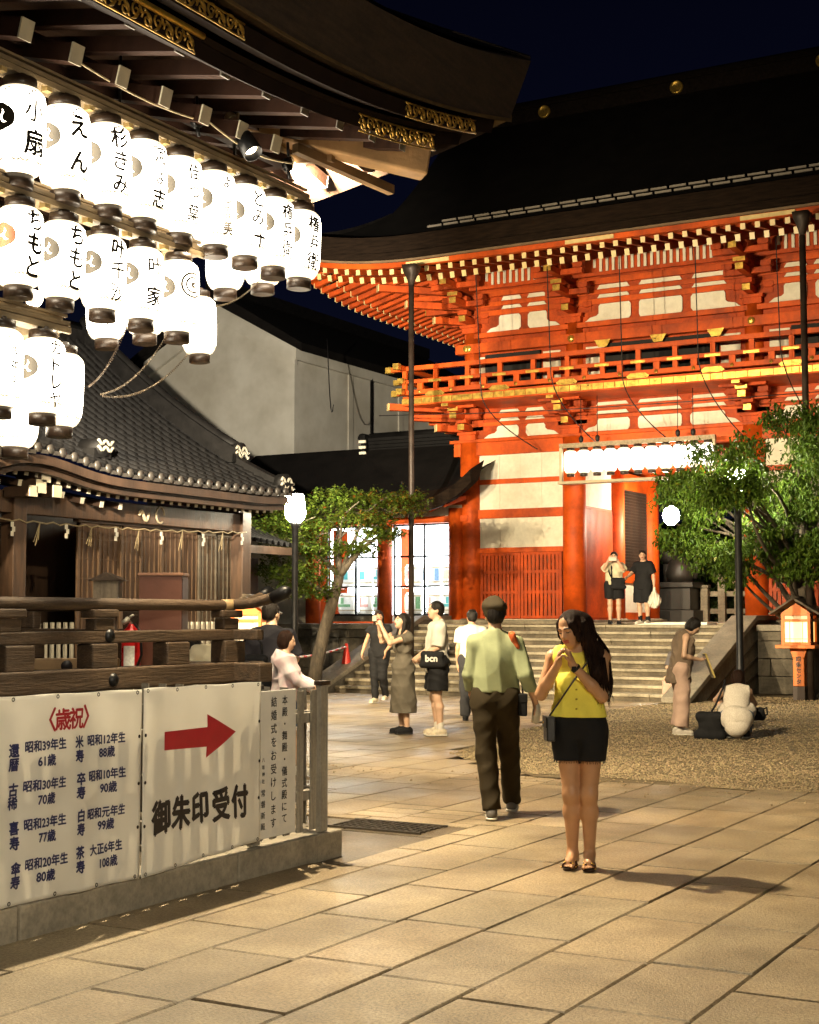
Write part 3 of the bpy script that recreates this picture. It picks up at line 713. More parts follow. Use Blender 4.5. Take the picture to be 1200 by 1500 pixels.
# ------------------------------------------------------------------ old timber hall with the tiled roof
hall = thing('shrine_hall', 'old dark timber shrine hall with grey tiled roof and lattice screens', 'hall', (-16, 16, 0))
def hp(name, m, mt, bevel=0): o = m.build(name, mt, hall, bevel=bevel); o.location = -Vector(hall.location); return o
def ez(y):
    d = y-15.75; b_ = .21*math.exp(-(d/1.05)**2)
    return 3.79+b_-(.10*max(0, -d-.4) if d < 0 else 0)+.10*max(0, (y-21)/1.6)**2
# roof: round tile rows over a concave slope
def hroof(y, s):                                   # s = 0 at eave, 1 at ridge
    return Vector((-15-5.0*s, y, ez(y)*(1-s)+s*3.85+3.35*(.62*s+.38*s*s)))
ny, ns_ = 56, 22; V, F = [], []
rows = 9
prof = [(-.135, .0), (-.07, -.012), (-.062, .03), (-.035, .065), (0, .078), (.035, .065), (.062, .03), (.07, -.012), (.135, 0)]
for i in range(ny):
    yc = 8.0+i*.255; o = len(V)
    for j in range(ns_*2+1):
        s = (j//2+(j % 2)*.98)/ns_; p = hroof(yc, min(1, s)); st_up = .028*(1-(j % 2))
        for a, h in prof: V.append((p.x, yc+a*.95, p.z+h+st_up))
    for j in range(ns_*2):
        for q in range(rows-1): F.append((o+j*rows+q, o+(j+1)*rows+q, o+(j+1)*rows+q+1, o+j*rows+q+1))
me = npmesh('roof', V, F, TILE, smooth=True); o = link(bpy.data.objects.new('roof_tiles', me), hall); o.location = -Vector(hall.location)
m = MB()
for i in range(ny):
    yc = 8.0+i*.255; z = ez(yc); m.tube([(-14.98, yc, z+.03), (-14.94, yc, z+.03)], .072, 10)
    m.b2((-14.97, yc+.06, z-.05), (-14.945, yc+.2, z+.01))
hp('eave_end_tile', m, mat('eave_end_tile', (.028, .024, .02), .5, .3, 9))
m = MB(); n = 60
for i in range(n):
    a, c = 8+14.2*i/n, 8+14.2*(i+1)/n
    m.beam((-15.05, a, ez(a)-.13), (-15.05, c, ez(c)-.13), .07, .13); m.beam((-15.19, a, ez(a)-.235), (-15.19, c, ez(c)-.235), .14, .14)
hp('eave_board', m, WOOD_D)
m = MB(); m.grid(lambda u, v: (-15.06-1.2*v, 8+14.2*u, ez(8+14.2*u)-.225+.25*v), 60, 1); hp('soffit', m, WOOD_D)
rme = MB(); rme.b2((-1.3, -.035, -.045), (0, .035, .045)); rme.cur = 1; rme.b2((0, -.038, -.048), (.014, .038, .048)); rm_ = rme.mesh('rafter', [WOOD_D, WHITE_END])
for i in range(45):
    y = 12.2+i*.225
    o = link(bpy.data.objects.new('rafter', rm_), hall); o.location = Vector((-15.33, y, ez(y)-.30))-Vector(hall.location); o.rotation_euler = (0, .2, 0)
    if i % 2 == 0 and y < 18.2:
        o = link(bpy.data.objects.new('rafter', rm_), hall); o.location = Vector((-15.55, y+.1, ez(y)-.44))-Vector(hall.location); o.rotation_euler = (0, .2, 0)
# big white capped bracket ends on the porch post
for y, z, s in ((16.12, 3.66, .17), (16.02, 3.50, .19), (16.36, 3.45, .17), (15.86, 3.42, .15)):
    m = MB(); m.box((-15.5, y, z), (.5, s, s)); m.cur = 1; m.box((-15.24, y, z), (.02, s+.01, s+.01)); hp('bracket_end', m, [WOOD_D, WHITE_END])
# descending ridge and its end tiles
m = MB()
for k, (s0, s1) in enumerate(((.0, .30), (.22, 1.0))):
    yy = 22.15-.45*(1-k)*0
    pts = [hroof(22.0, s0+(s1-s0)*i/10) for i in range(11)]
    for i in range(10):
        a, c = pts[i], pts[i+1]; up = .14+.16*k
        m.beam((a.x, yy, a.z+up/2+.03), (c.x, yy, c.z+up/2+.03), .26+.1*k, up+.06)
    m.tube([(p.x, yy, p.z+.13+.34*k*.7) for p in pts], .09+.02*k, 10)
hp('descending_ridge', m, TILE)
ET = mat('ridge_end_white', (.20, .18, .14), .7, .15, 8)
for s, dz in ((.03, .14), (.235, .28)):
    p = hroof(22.0, s); m = MB(); m.tube([(p.x+.14, 22.15, p.z+dz), (p.x-.05, 22.15, p.z+dz)], .17, 14); m.box((p.x, 22.15, p.z+dz-.14), (.2, .5, .16))
    m.cur = 1
    for k in range(2): m.tube([(p.x+.15, 22.15-.2+.04*i, p.z+dz-.06+.09*k+.06*math.sin(i*1.2)) for i in range(11)], .024, 6)
    hp('ridge_end_tile', m, [TILE, ET])
p = hroof(17.6, .13); m = MB(); m.tube([(p.x+.25, 17.6, p.z+.16), (p.x-.2, 17.6, p.z+.16)], .15, 14); m.box((p.x, 17.6, p.z+.06), (.4, .4, .14))
m.cur = 1
for k in range(2): m.tube([(p.x+.26, 17.42+.036*i, p.z+.07+.1*k+.09*abs(math.cos(i*.62))) for i in range(11)], .026, 6)
hp('ridge_end_tile', m, [TILE, ET])
m = MB(); m.tube([(-20, 8, 7.35), (-20, 22.4, 7.35)], .14, 10); m.b2((-20.2, 8, 6.9), (-19.8, 22.4, 7.3)); hp('ridge', m, TILE)
# timber frame below
def post(y, x=-15.9, w=.27): m = MB(); m.b2((x-w/2, y-w/2, .3), (x+w/2, y+w/2, 3.5)); hp('post', m, WOOD_B, .012)
for y in (12.9, 16.15, 21.95): post(y)
for y in (15.0, 14.5, 14.0): post(y, -17.6, .13)
m = MB(); m.b2((-15.98, 12.9, 3.13), (-15.82, 22.0, 3.46)); m.b2((-15.99, 12.9, 2.98), (-15.81, 16.0, 3.04)); hp('tie_beam', m, WOOD_B, .012)
m = MB(); m.b2((-18.6, 9, .4), (-18.5, 22, 3.6)); hp('back_wall', m, WOOD_D)
m = MB()
for y in np.arange(12.5, 17.6, .42): m.b2((-18.45, y, .5), (-18.38, y+.05, 3.3))
for z in (1.4, 1.9, 2.3): m.b2((-18.44, 12, z), (-18.4, 17.6, z+.04))
hp('back_lattice', m, WOOD_B)
m = MB(); m.b2((-19, 9, .2), (-15.3, 22.2, .5)); hp('floor', m, WOOD_D)
m = MB(); m.b2((-19, 21.95, .3), (-15.95, 22.15, 3.6)); hp('end_wall', m, WOOD_D)
ybs = np.linspace(17.65, 21.85, 9)
for i in range(8):
    a, c = ybs[i], ybs[i+1]; m = MB(); xx = -16.0-.03*(i % 2)
    m.b2((xx-.02, a, .6), (xx-.01, c, 3.08)); m.cur = 1
    m.b2((xx-.015, a, .6), (xx+.02, a+.055, 3.08)); m.b2((xx-.015, c-.03, .6), (xx+.02, c, 3.08)); m.b2((xx-.015, a, 3.03), (xx+.02, c, 3.09))
    for q in (1, 2, 3): yq = a+(c-a)*q/4; m.b2((xx-.012, yq-.011, .6), (xx+.011, yq+.011, 3.05))
    if i < 3:
        for z in np.arange(.9, 3., .32): m.b2((xx-.012, a, z), (xx+.008, c, z+.018))
    hp('lattice_screen', m, [WOOD_B if i < 6 else WOOD_R, mat('screen_bar', (.060, .033, .016), .6, .3, 6) if i < 6 else mat('screen_bar_grey', (.075, .062, .046), .6, .3, 6)])
m = MB(); m.b2((-16.05, 17.6, 3.09), (-15.93, 21.9, 3.16)); hp('lintel', m, WOOD_D)
# sacred rope with straw tassels and paper streamers
rope = thing('sacred_rope', 'thin straw rope with tassels and paper streamers across the timber hall front', 'rope', (-15.74, 17.0, 3.1))
STRAW = mat('straw', (.20, .155, .085), .8, .3, 40); PAPER = mat('streamer_paper', (.42, .40, .34), .7, .05, 20)
ro = Vector((-15.74, 17.0, 3.1)); pts = []
for i in range(61): y = 13.2+8.7*i/60; pts.append(Vector((-15.74, y, 3.03-.045*math.sin((y-13.2)*2*PI/.72)**2+.12*((y-17)/5)**2))-ro)
rope_m = MB().tube(pts, .012, 6); rope_m.build('cord', STRAW, rope)
for k, i in enumerate(range(3, 60, 4)):
    p = pts[i]; m = MB()
    if k % 2: 
        for q in range(4): m.tube([p, p+Vector((random.uniform(-.02, .02), -.02-.03*q, -.26-random.random()*.1))], .006, 5)
        m.build('tassel', STRAW, rope)
    else:
        for q in range(3): m.box(p+Vector((0, .03*(q % 2), -.05-.07*q)), (.006, .06, .075))
        m.build('streamer', PAPER, rope)
# carved beam ornament and pale relief under the eave
m = MB(); m.tube([(-15.78, 18.9+.03*i, 3.26+.08*math.sin(i*.8)) for i in range(10)], [.02, .03, .035, .03, .03, .03, .03, .03, .02, .01], 6); m.tube([(-15.78, 19.45+.11*math.cos(a*.6), 3.3+.14*math.sin(a*.6)) for a in range(10)], .016, 6); hp('beam_carving', m, mat('faded_carving', (.34, .28, .18), .7, .3, 12))
# low tiled roof over the corridor at the end of the hall
lw = thing('corridor', 'small dark corridor roof with carved gable at the far end of the timber hall', 'corridor', (-16.6, 22.6, 0))
def lp(name, m, mt): o = m.build(name, mt, lw); o.location = -Vector(lw.location); return o
V, F = [], []
for i in range(9):
    yc = 22.4+i*.2; o = len(V)
    for j in range(9):
        s = j/8; px_, pz_ = -16.05-1.6*s, 3.02+.75*s*s+.25*s-.05*(yc-22.4)
        for a, h in prof: V.append((px_, yc+a*.75, pz_+h))
    for j in range(8):
        for q in range(rows-1): F.append((o+j*rows+q, o+(j+1)*rows+q, o+(j+1)*rows+q+1, o+j*rows+q+1))
me = npmesh('roof', V, F, TILE); o = link(bpy.data.objects.new('roof_tiles', me), lw); o.location = -Vector(lw.location)
m = MB(); m.b2((-16.2, 22.3, 2.78), (-16.06, 24.1, 2.93)); m.b2((-17.6, 22.35, .2), (-16.5, 22.75, 3.2)); m.tube([(-16.1-.05*i, 22.3, 3.3-.025*i*i+.22*math.sin(i*.5)) for i in range(9)], [.16, .2, .18, .15, .16, .14, .1, .08, .05], 8); lp('timber_end', m, WOOD_D)
m = MB(); m.b2((-17.4, 22.8, .2), (-17.1, 24.2, 2.75)); lp('wall', m, WOOD_D)
# ------------------------------------------------------------------ dance stage: floor, railing, deep eaves
SX, SYE, SZ = -7.0, 9.55, 1.215
stage = thing('dance_stage', 'open wooden dance stage with railing and deep bark roofed eaves', 'stage', (-11, 5.5, 0))
def sp_(name, m, mt, parent=None, bevel=0):
    o = m.build(name, mt, parent or stage, bevel=bevel)
    if parent is None: o.location = -Vector(stage.location)
    return o
m = MB(); m.b2((-15, 1.5, .95), (SX-.05, SYE-.05, 1.16))
sp_('floor', m, WOOD_R)
m = MB(); m.b2((-14.8, 1.8, .0), (SX-.45, SYE-.45, .95)); sp_('base', m, WOOD_D)
m = MB(); m.b2((SX-.09, 1.4, 1.06), (SX+.09, SYE+.34, SZ)); sp_('edge_beam', m, WOOD_R, bevel=.012)
m = MB(); m.b2((-15, SYE-.09, 1.063), (SX+.34, SYE+.09, SZ-.003)); sp_('edge_beam', m, WOOD_R, bevel=.012)
m = MB(); m.b2((SX-.11, 1.4, .80), (SX+.03, SYE, 1.055)); m.b2((-15, SYE-.10, .803), (SX, SYE+.03, 1.053)); sp_('floor_beam', m, WOOD_D)
m = MB(); m.tube([(SX, 1.4, 1.667), (SX, 5.6, 1.667), (SX, SYE-.1, 1.668), (SX, SYE+.2, 1.69), (SX, SYE+.42, 1.745), (SX, SYE+.5, 1.78)], [.043, .043, .043, .042, .043, .046], 14); sp_('top_rail', m, WOOD_R)
m = MB(); m.tube([(-15, SYE, 1.667), (SX-.1, SYE, 1.667), (SX+.2, SYE, 1.685), (SX+.42, SYE, 1.735), (SX+.5, SYE, 1.77)], [.043, .043, .042, .043, .046], 14); sp_('top_rail', m, WOOD_R)
m = MB()
m.tube([(SX, SYE-.13, 1.668), (SX, SYE+.02, 1.675)], .047, 14); sp_('rail_collar', m, mat('pale_new_wood', (.36, .25, .12), .6, .2, 20))
m = MB(); m.tube([(SX, SYE+.40, 1.735), (SX, SYE+.52, 1.785), (SX, SYE+.56, 1.80)], [.05, .056, .02], 14); sp_('rail_end_cap', m, IRON); m = MB(); m.tube([(SX+.40, SYE, 1.725), (SX+.52, SYE, 1.775), (SX+.56, SYE, 1.80)], [.05, .056, .02], 14); sp_('rail_end_cap', m, IRON)
m = MB(); m.b2((SX-.05, 1.4, 1.39), (SX+.05, SYE+.28, 1.478)); sp_('mid_rail', m, WOOD_R, bevel=.01)
m = MB(); m.b2((-15, SYE-.05, 1.393), (SX+.28, SYE+.05, 1.475)); sp_('mid_rail', m, WOOD_R, bevel=.01)
for y in (3.6, 5.0, 6.0, 7.12, 7.95, 8.78, 9.5):
    m = MB(); m.box((SX, y, 1.30), (.15, .27, .175)); sp_('rail_post', m, WOOD_R, bevel=.012)
for y in (5.0, 7.05, 7.97, 9.48):
    m = MB(); m.box((SX, y, 1.52), (.10, .20, .09)); m.box((SX, y, 1.60), (.13, .27, .06)); sp_('rail_post', m, WOOD_R, bevel=.012)
for x in (-8.0, -9.2, -10.4, -11.6): m = MB(); m.box((x, SYE, 1.30), (.25, .15, .175)); m.box((x, SYE, 1.55), (.2, .1, .15)); sp_('rail_post', m, WOOD_R, bevel=.012)
m = MB(); m.box((SX+.093, 7.9, 1.10), (.01, .07, .07)); 
bo2 = MB().lathe([(.01, .03), (.03, .025), (.045, .012), (.05, 0)], 14, cap=False).mesh('rail_boss', IRON)
for y, z in ((8.02, 1.13), (8.02, 1.44)):
    o = link(bpy.data.objects.new('rail_boss', bo2), stage); o.location = Vector((SX+(.09 if z < 1.2 else .05), y, z))-Vector(stage.location); o.rotation_euler = (0, PI/2, 0)
cmS = MB().lathe([(.17, 1.1), (.17, 5.9)], 20).mesh('column', WOOD_B)
for x in (-8.5, -13.4):
    for y in (3.0, 8.0): o = link(bpy.data.objects.new('column', cmS), stage); o.location = Vector((x, y, 0))-Vector(stage.location)
# --- eaves
def el(d): return 0 if d < 0 else .46*(d/3.7)**2          # upward sweep, d measured from where it begins
def ey(y): return el(y-7.4)
def ex(x): return el(-9.0-0-x*0+ (x+12.7-3.7)+3.7-0) if False else el(x+9.15)
EXs, EYs = -5.27, 11.17
def bark_ring(off0, off1, z0, z1, name, mt, n=36, grow=0, dp=.25):
    """strip of eave along the east edge then the south edge; off = outward offset at bottom/top"""
    m = MB(); vs = []
    for i in range(n+1):
        y = 1.0+(EYs-1.0)*i/n; l = ey(y); g = grow*(l/.48)
        vs += [(EXs+off0, y+off0*(i/n), z0+l), (EXs+off1, y+off1*(i/n), z1+l*1.02+g), (EXs+off1-.5, y+(off1-.5)*(i/n), z1+l*1.02+.16+g), (EXs+off0-dp, y+(off0-dp)*(i/n), z0+l+.02)]
    m.add(vs, [(i*4+a, (i+1)*4+a, (i+1)*4+(a+1) % 4, i*4+(a+1) % 4) for i in range(n) for a in range(4)])
    vs = []
    for i in range(n+1):
        x = EXs-(9.0)*i/n; l = ex(x); f = 1-i/n; g = grow*(l/.48)
        vs += [(x+off0*f, EYs+off0, z0+l), (x+off1*f, EYs+off1, z1+l*1.02+g), (x+(off1-.5)*f, EYs+off1-.5, z1+l*1.02+.16+g), (x+(off0-dp)*f, EYs+off0-dp, z0+l+.02)]
    m.add(vs, [(i*4+a, (i+1)*4+a, (i+1)*4+(a+1) % 4, i*4+(a+1) % 4) for i in range(n) for a in range(4)])
    return sp_(name, m, mt)
BARK2 = mat('stage_bark_edge', (.058, .038, .026), .78, .45, 2.5, .55, 22, stretch=(1, 1, 10), var2=.25)
bark_ring(0, .14, 5.40, 5.86, 'bark_edge', BARK2, grow=.07)
bark_ring(.012, .012, 5.375, 5.398, 'edge_strip', mat('edge_strip_wood', (.14, .09, .04), .7, .3, 9, spec=.2), dp=.03)
bark_ring(-.12, -.10, 5.26, 5.372, 'eave_board', mat('lacquer_dark', (.020, .012, .009), .75, .3, 5, spec=.12), dp=.1)
bark_ring(-.30, -.27, 5.235, 5.262, 'edge_strip', mat('lacquer_dark', (.020, .012, .009), .35))
bark_ring(-.33, -.31, 5.13, 5.232, 'eave_board', mat('lacquer_dark', (.020, .012, .009)), dp=.05)
m = MB(); n = 30
def top(u, v):
    y = 1.0+(EYs+.14-1.0)*u; p0 = Vector((EXs+.14, y, 5.88+ey(min(y, EYs))*1.15)); p1 = Vector((-11, min(y, 5.6), 9.2)); q = p0.lerp(p1, v); q.z -= 1.1*v*(1-v); return q
m.grid(top, n, 10)
def top2(u, v):
    x = EXs+.14-9.1*u; p0 = Vector((x, EYs+.14, 5.88+ex(min(x, EXs))*1.15)); p1 = Vector((min(x, -11), 5.6, 9.2)); q = p0.lerp(p1, v); q.z -= 1.1*v*(1-v); return q
m.grid(lambda u, v: top2(1-u, v), n, 10); sp_('roof_slope', m, BARKTOP)
# soffit boards above the rafters
SOF = mat('soffit_board', (.032, .016, .008), .75, .4, 4, .2, 20, spec=.15)
m = MB(); m.grid(lambda u, v: (-5.6-3.4*v, 1+(EYs-.33-3.4*v-1)*u, 5.34+.86*v+ey(1+(EYs-.33-3.4*v-1)*u)*(1-v)**2), 24, 8)
m.grid(lambda u, v: (-5.6-3.4*v-(7-3.4*v)*u, EYs-.33-3.4*v, 5.34+.86*v+ex(-5.6-3.4*v-(7-3.4*v)*u)*(1-v)**2), 24, 8); sp_('soffit', m, SOF)
m = MB(); m.b2((-14, 1.5, 6.1), (-8.2, 8.2, 6.16)); sp_('ceiling', m, SOF)
GREY_END = mat('grey_rafter_end', (.30, .285, .25), .6, .2, 10)
CREAM_END = mat('cream_rafter_end', (.62, .56, .42), .6, .12, 10)
def srafter(L, w, h, em):
    m = MB(); m.b2((-L, -w/2, -h), (0, w/2, 0)); m.cur = 1; m.b2((0, -w/2-.004, -h-.004), (.014, w/2+.004, .004)); return m.mesh('rafter', [mat('eave_rafter_wood', (.034, .015, .009), .75, .4, 4, .25, 16, spec=.15), em])
ro_, ri_ = srafter(2.4, .085, .105, GREY_END), srafter(2.6, .10, .12, CREAM_END)
sl_ = .235
for k in range(17):
    y = 2.4+k*.49; x = -5.80
    Ls = min(1, (EYs-.5-y+.25)/2.4) if y > 8 else 1
    o = link(bpy.data.objects.new('rafter', ro_), stage); o.location = Vector((x, y, 5.335+ey(y)*.72))-Vector(stage.location); o.rotation_euler = (0, sl_*.8, 0); o.scale = (max(.12, Ls), 1, 1)
    y2 = 2.4+k*.45
    if y2 < 9.3:
        o = link(bpy.data.objects.new('rafter', ri_), stage); o.location = Vector((-6.3, y2-.02, 5.235+ey(y2)*.6))-Vector(stage.location); o.rotation_euler = (0, sl_*1.1, 0)
for k in range(10):
    x = -6.35-k*.49
    Ls = min(1, (-5.75-x+.1)/2.4)
    o = link(bpy.data.objects.new('rafter', ro_), stage); o.location = Vector((x, EYs-.53, 5.335+ex(x)*.72))-Vector(stage.location); o.rotation_euler = (0, sl_*.8, PI/2); o.scale = (max(.12, Ls), 1, 1)
    o = link(bpy.data.objects.new('rafter', ri_), stage); o.location = Vector((x-.5, EYs-1.03, 5.235+ex(x)*.6))-Vector(stage.location); o.rotation_euler = (0, sl_*1.1, PI/2); o.scale = (max(.15, min(1, (-6.2-x)/2.4)), 1, 1)
m = MB(); m.beam((-5.82, 10.68, 5.46), (-9.0, 7.6, 6.16), .21, .31); sp_('hip_rafter', m, mat('hip_rafter_wood', (.46, .27, .12), .5, .35, 3, .25, 18), bevel=.02)
m = MB(); m.b2((-6.72, 1.2, 5.28), (-6.62, 9.7, 5.37)); m.b2((-14, 9.7, 5.283), (-6.62, 9.8, 5.373)); sp_('eave_purlin', m, mat('eave_rafter_wood', (.050, .024, .014)))
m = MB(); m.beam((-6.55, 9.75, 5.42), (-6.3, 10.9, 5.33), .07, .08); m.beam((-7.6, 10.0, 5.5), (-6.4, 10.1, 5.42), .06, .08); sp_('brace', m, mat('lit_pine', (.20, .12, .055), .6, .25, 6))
# openwork gilt fittings on the eave boards
GOLD2 = mat('gilt_openwork', (.62, .38, .08), .35, .4, 14, .2, 40, metal=.7)
def openwork(y0, y1, x, zc, h, name='gilt_openwork'):
    m = MB(); n = int((y1-y0)/.10); L = lambda y: ey(y)
    for i in range(n):
        yc = y0+(i+.5)*(y1-y0)/n; s = 1 if i % 2 else -1
        pts = []
        for q in range(15):
            a = q*.62; r = .052*(1-q/17); pts.append((x, yc+r*math.cos(a)*s, zc+L(yc)+s*.012+r*math.sin(a)*1.05))
        m.tube(pts, [.008]*10+[.006]*5, 5)
        m.tube([(x, yc-.05, zc+L(yc)-h/2*s), (x, yc, zc+L(yc)-h/4*s), (x, yc+.05, zc+L(yc)+h/2*s)], [.004, .011, .004], 5)
    for s in (-1, 1): m.tube([(x, y0+(y1-y0)*i/10, zc+ey(y0+(y1-y0)*i/10)+s*h/2) for i in range(11)], .007, 5)
    return sp_(name, m, GOLD2)
openwork(5.6, 7.15, EXs-.30, 5.19, .12); openwork(5.9, 7.4, EXs-.095, 5.318, .10)
openwork(9.15, 10.35, EXs-.30, 5.19, .13); openwork(9.5, 10.7, EXs-.095, 5.318, .11)
m = MB(); m.tube([(EXs-.27, 5.4+i*.18, 5.252) for i in range(11)], .022, 6); sp_('gilt_strip', m, GOLD)

# ------------------------------------------------------------------ lantern racks and paper lanterns
RACK = mat('rack_wood', (.36, .27, .16), .5, .35, 5, .3, 25, stretch=(4, .5, 4))
XL = -6.6
def rack(z, y1, xr, label):
    t = thing('lantern_rack', label, 'rack', (XL, y1, z)); o_ = Vector(t.location)
    for nm, seg in (('board', [((XL-.16, 4.4), (XL+.0, y1))]), ('return_board', [((xr, y1-.06), (XL-.17, y1+.10))])):
        m = MB()
        for (a, b_), (c, d) in seg:
            m.b2((a, b_, z+.05), (c, d, z+.11))
            if nm == 'board':
                for k in range(4): m.b2((a+.01+k*.04, b_, z+.112+.012*k), (a+.035+k*.04, d, z+.13+.012*k))
                m.b2((c+.002, b_, z+.035), (c+.03, d, z+.075)); m.b2((c+.002, b_, z+.085), (c+.02, d, z+.115))
        o = m.build(nm, RACK, t); o.location = -o_
    for y in np.arange(5.0, y1, 1.35): MB().tube([(XL-.05, y, z+.15), (XL-.05, y, z+.62)], .012, 6).build('hanger_rod', IRON, t, loc=-o_)
    for y in np.arange(4.9, y1-.1, .405): MB().box((XL+.0, y, z+.03), (.05, .05, .05)).build('hook_block', mat('hook_block', (.5, .36, .15), .6, .2, 9), t, loc=-o_)
rack(4.99, 10.02, -9.5, 'top lantern rack, a ridged wooden beam under the stage eave')
rack(4.215, 8.58, -9.3, 'middle lantern rack beam between the upper two lantern rows')
rack(3.40, 7.16, -9.0, 'lowest lantern rack, short beam over the bottom lantern row')
PAPERL = emat('lit_lantern_paper', (1, .88, .68), P_LANTERN)
INK = mat('lantern_ink', (.010, .005, .003), .7, .3, 30)
INKG = mat('lantern_motif', (.030, .023, .013), .7, .3, 30)
INKO = mat('lantern_crest_orange', (.16, .050, .012), .7, .3, 30)
LAC = mat('lantern_cap_lacquer', (.040, .024, .015), .4, .3, 12)
LP = [(.098, -.065), (.125, -.078), (.148, -.105), (.158, -.15), (.162, -.22), (.163, -.35), (.162, -.46), (.157, -.53), (.146, -.578), (.124, -.612), (.095, -.632)]
pr = []
for i in range(60):
    z = -.065-.567*i/59; r = float(np.interp(-z, [-p[1] for p in LP], [p[0] for p in LP])); pr.append((r+(.0012 if i % 2 else -.0012), z))
PAPE = emat('lantern_paper_dimmed', (1, .82, .54), 1.15)  # end rings emit less, painting the glow's falloff toward the caps
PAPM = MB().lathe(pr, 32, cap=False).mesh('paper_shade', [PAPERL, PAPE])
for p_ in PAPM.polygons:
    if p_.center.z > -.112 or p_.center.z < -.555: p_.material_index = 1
CAPT = MB().lathe([(.04, .03), (.04, .0), (.102, -.002), (.104, -.066), (.09, -.07)], 24).mesh('cap', LAC)
CAPB = MB().lathe([(.097, -.628), (.098, -.712), (.088, -.716)], 24).mesh('cap', LAC)
def lr(z): return float(np.interp(-z, [-p[1] for p in LP], [p[0] for p in LP]))+.0045
def wrap(az):
    def f(a, b): r = lr(b); t = az+a/.163; return (r*math.cos(t), r*math.sin(t), b)
    return f
def arc(cx, cy, r0, r1, a0, a1, n=14):
    """flat ring sector as polygons in lettering plane"""
    V = []; F = []
    for i in range(n+1):
        a = a0+(a1-a0)*i/n; V += [(cx+r0*math.cos(a), cy+r0*math.sin(a)), (cx+r1*math.cos(a), cy+r1*math.sin(a))]
    return V, [(2*i, 2*i+1, 2*i+3, 2*i+2) for i in range(n)]
def flat(name, shapes, fn, mt):
    V, F = [], []
    for v, f in shapes: o = len(V); V += v; F += [tuple(o+i for i in q) for q in f]
    me = bpy.data.meshes.new(name); me.from_pydata([tuple(fn(a, b)) for a, b in V], [], F); me.materials.append(mt); me.update(); return me
def comma(cx, cy, R, rot):
    V, F = [], []
    for i in range(19):
        t = i/18; a = rot+t*3.5; w = R*.40*(1-t)**.8+.001; rr = R*(.50+.42*min(1, t*2.2)); c = (cx+rr*math.cos(a), cy+rr*math.sin(a)); 
        V += [(c[0]-w*math.cos(a), c[1]-w*math.sin(a)), (c[0]+w*math.cos(a)*.6, c[1]+w*math.sin(a)*.6)]
    F = [(2*i, 2*i+1, 2*i+3, 2*i+2) for i in range(18)]
    V2, F2 = arc(cx+R*.5*math.cos(rot), cy+R*.5*math.sin(rot), 0, R*.38, 0, 2*PI, 16); o = len(V); V += V2; F += [tuple(o+i for i in f) for f in F2]
    return V, F
CRG = flat('crest', [comma(0, -.30, .088, a) for a in (0, 2.094, 4.189)], wrap(-1.52), INKG)
CRO = flat('crest', [comma(0, -.30, .088, a) for a in (0, 2.094, 4.189)], wrap(-1.52), INKO)
sh = []
for az in (-1.25, -.2):                                                # ring chain near the foot and small sprig near the top
    for k in range(3):
        for a0 in (.2, 1.8, 3.4, 4.9): sh.append(arc(az*.163+(k-1)*.058, -.525-.016*abs(k-1), .025, .031, a0, a0+1.1, 5))
    for q in range(9):
        a = q*.75; sh.append(arc(az*.163-.02+.028*math.cos(a), -.135+.02*math.sin(a*1.7), .004, .012, a, a+2.2, 4))
    for q in range(5): sh.append(([(az*.163-.05+.022*q, -.165), (az*.163-.042+.022*q, -.163), (az*.163-.034+.02*q, -.115), (az*.163-.04+.02*q, -.117)], [(0, 1, 2, 3)]))
MOT = flat('motif', sh, wrap(0), INKG)
RIBS = []
for az in (-1.0, -.2, .6): RIBS.append(([(az*.163-.0012, -.575), (az*.163+.0012, -.575), (az*.163+.0012, -.625), (az*.163-.0012, -.625)], [(0, 1, 2, 3)]))
LR = random.Random(12)
def lantern(loc, label, text=None, size=.135, pitch=.15, az=-.16, crest=CRG, group='paper lanterns on the stage racks', bold=.055, ink=INK, logo=False, sc=1):
    t = thing('paper_lantern', label, 'lantern', loc, 0, group); t.scale = (sc*1.04, sc*1.04, sc); t.rotation_euler = (LR.uniform(-.03, .03), LR.uniform(-.03, .03), LR.uniform(-.09, .09))
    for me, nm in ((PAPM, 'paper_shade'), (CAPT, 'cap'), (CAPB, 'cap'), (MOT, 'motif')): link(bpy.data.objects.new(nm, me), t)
    if crest: link(bpy.data.objects.new('crest', crest), t)
    if text:
        n = len(text); top = -.345+pitch*(n-1)/2
        sheet('lettering', [(c_[0], size*LR.uniform(.92, 1.12), bold*LR.uniform(.6, 1.3), LR.uniform(-.008, .008), c_[4], .92, 1.04, LR.uniform(-.12, .10)) for c_ in vtext(text, size, 0, top, pitch, bold)], wrap(az), ink, t, True)
    if logo:
        fl = [arc(0, -.27, .085, .104, .4, 5.7, 30), arc(0, -.27, .05, .067, .6, 5.6, 24), arc(0.005, -.27, .0, .026, .5, 5.8, 12)]
        link(bpy.data.objects.new('emblem', flat('emblem', fl, wrap(-.10), INKG)), t)
        sheet('lettering', [('GION', .05, .01, .05, -.435), ('CORNER', .05, .01, .065, -.50)], wrap(-.10), INKG, t, True)
    return t
T1 = [('小扇', .155, .20), ('えん', .17, .235), ('杉きみ', .135, .16), ('河よ志', .125, .155), ('佳つ葉', .12, .15), ('よし富美', .105, .115), ('とみ十', .14, .155), ('権兵衛', .12, .15), ('権兵衛', .13, .155)]
ORD = ('first', 'second', 'third', 'fourth', 'fifth', 'sixth', 'seventh', 'eighth', 'ninth')
T1L = ['leftmost paper lantern of the top row, two bold brush characters', 'top row lantern with two large hiragana, second from the left', 'third top row lantern from the left, three brush characters', 'top row lantern fourth from the left, paler flowing characters', 'middle lantern of the nine in the top row, thin dotted script', 'sixth top row lantern from the left, four characters ending low', 'third top row lantern from the right end, characters with a cross stroke', 'second lantern from the right end of the top row', 'rightmost paper lantern of the top row beside the night sky']
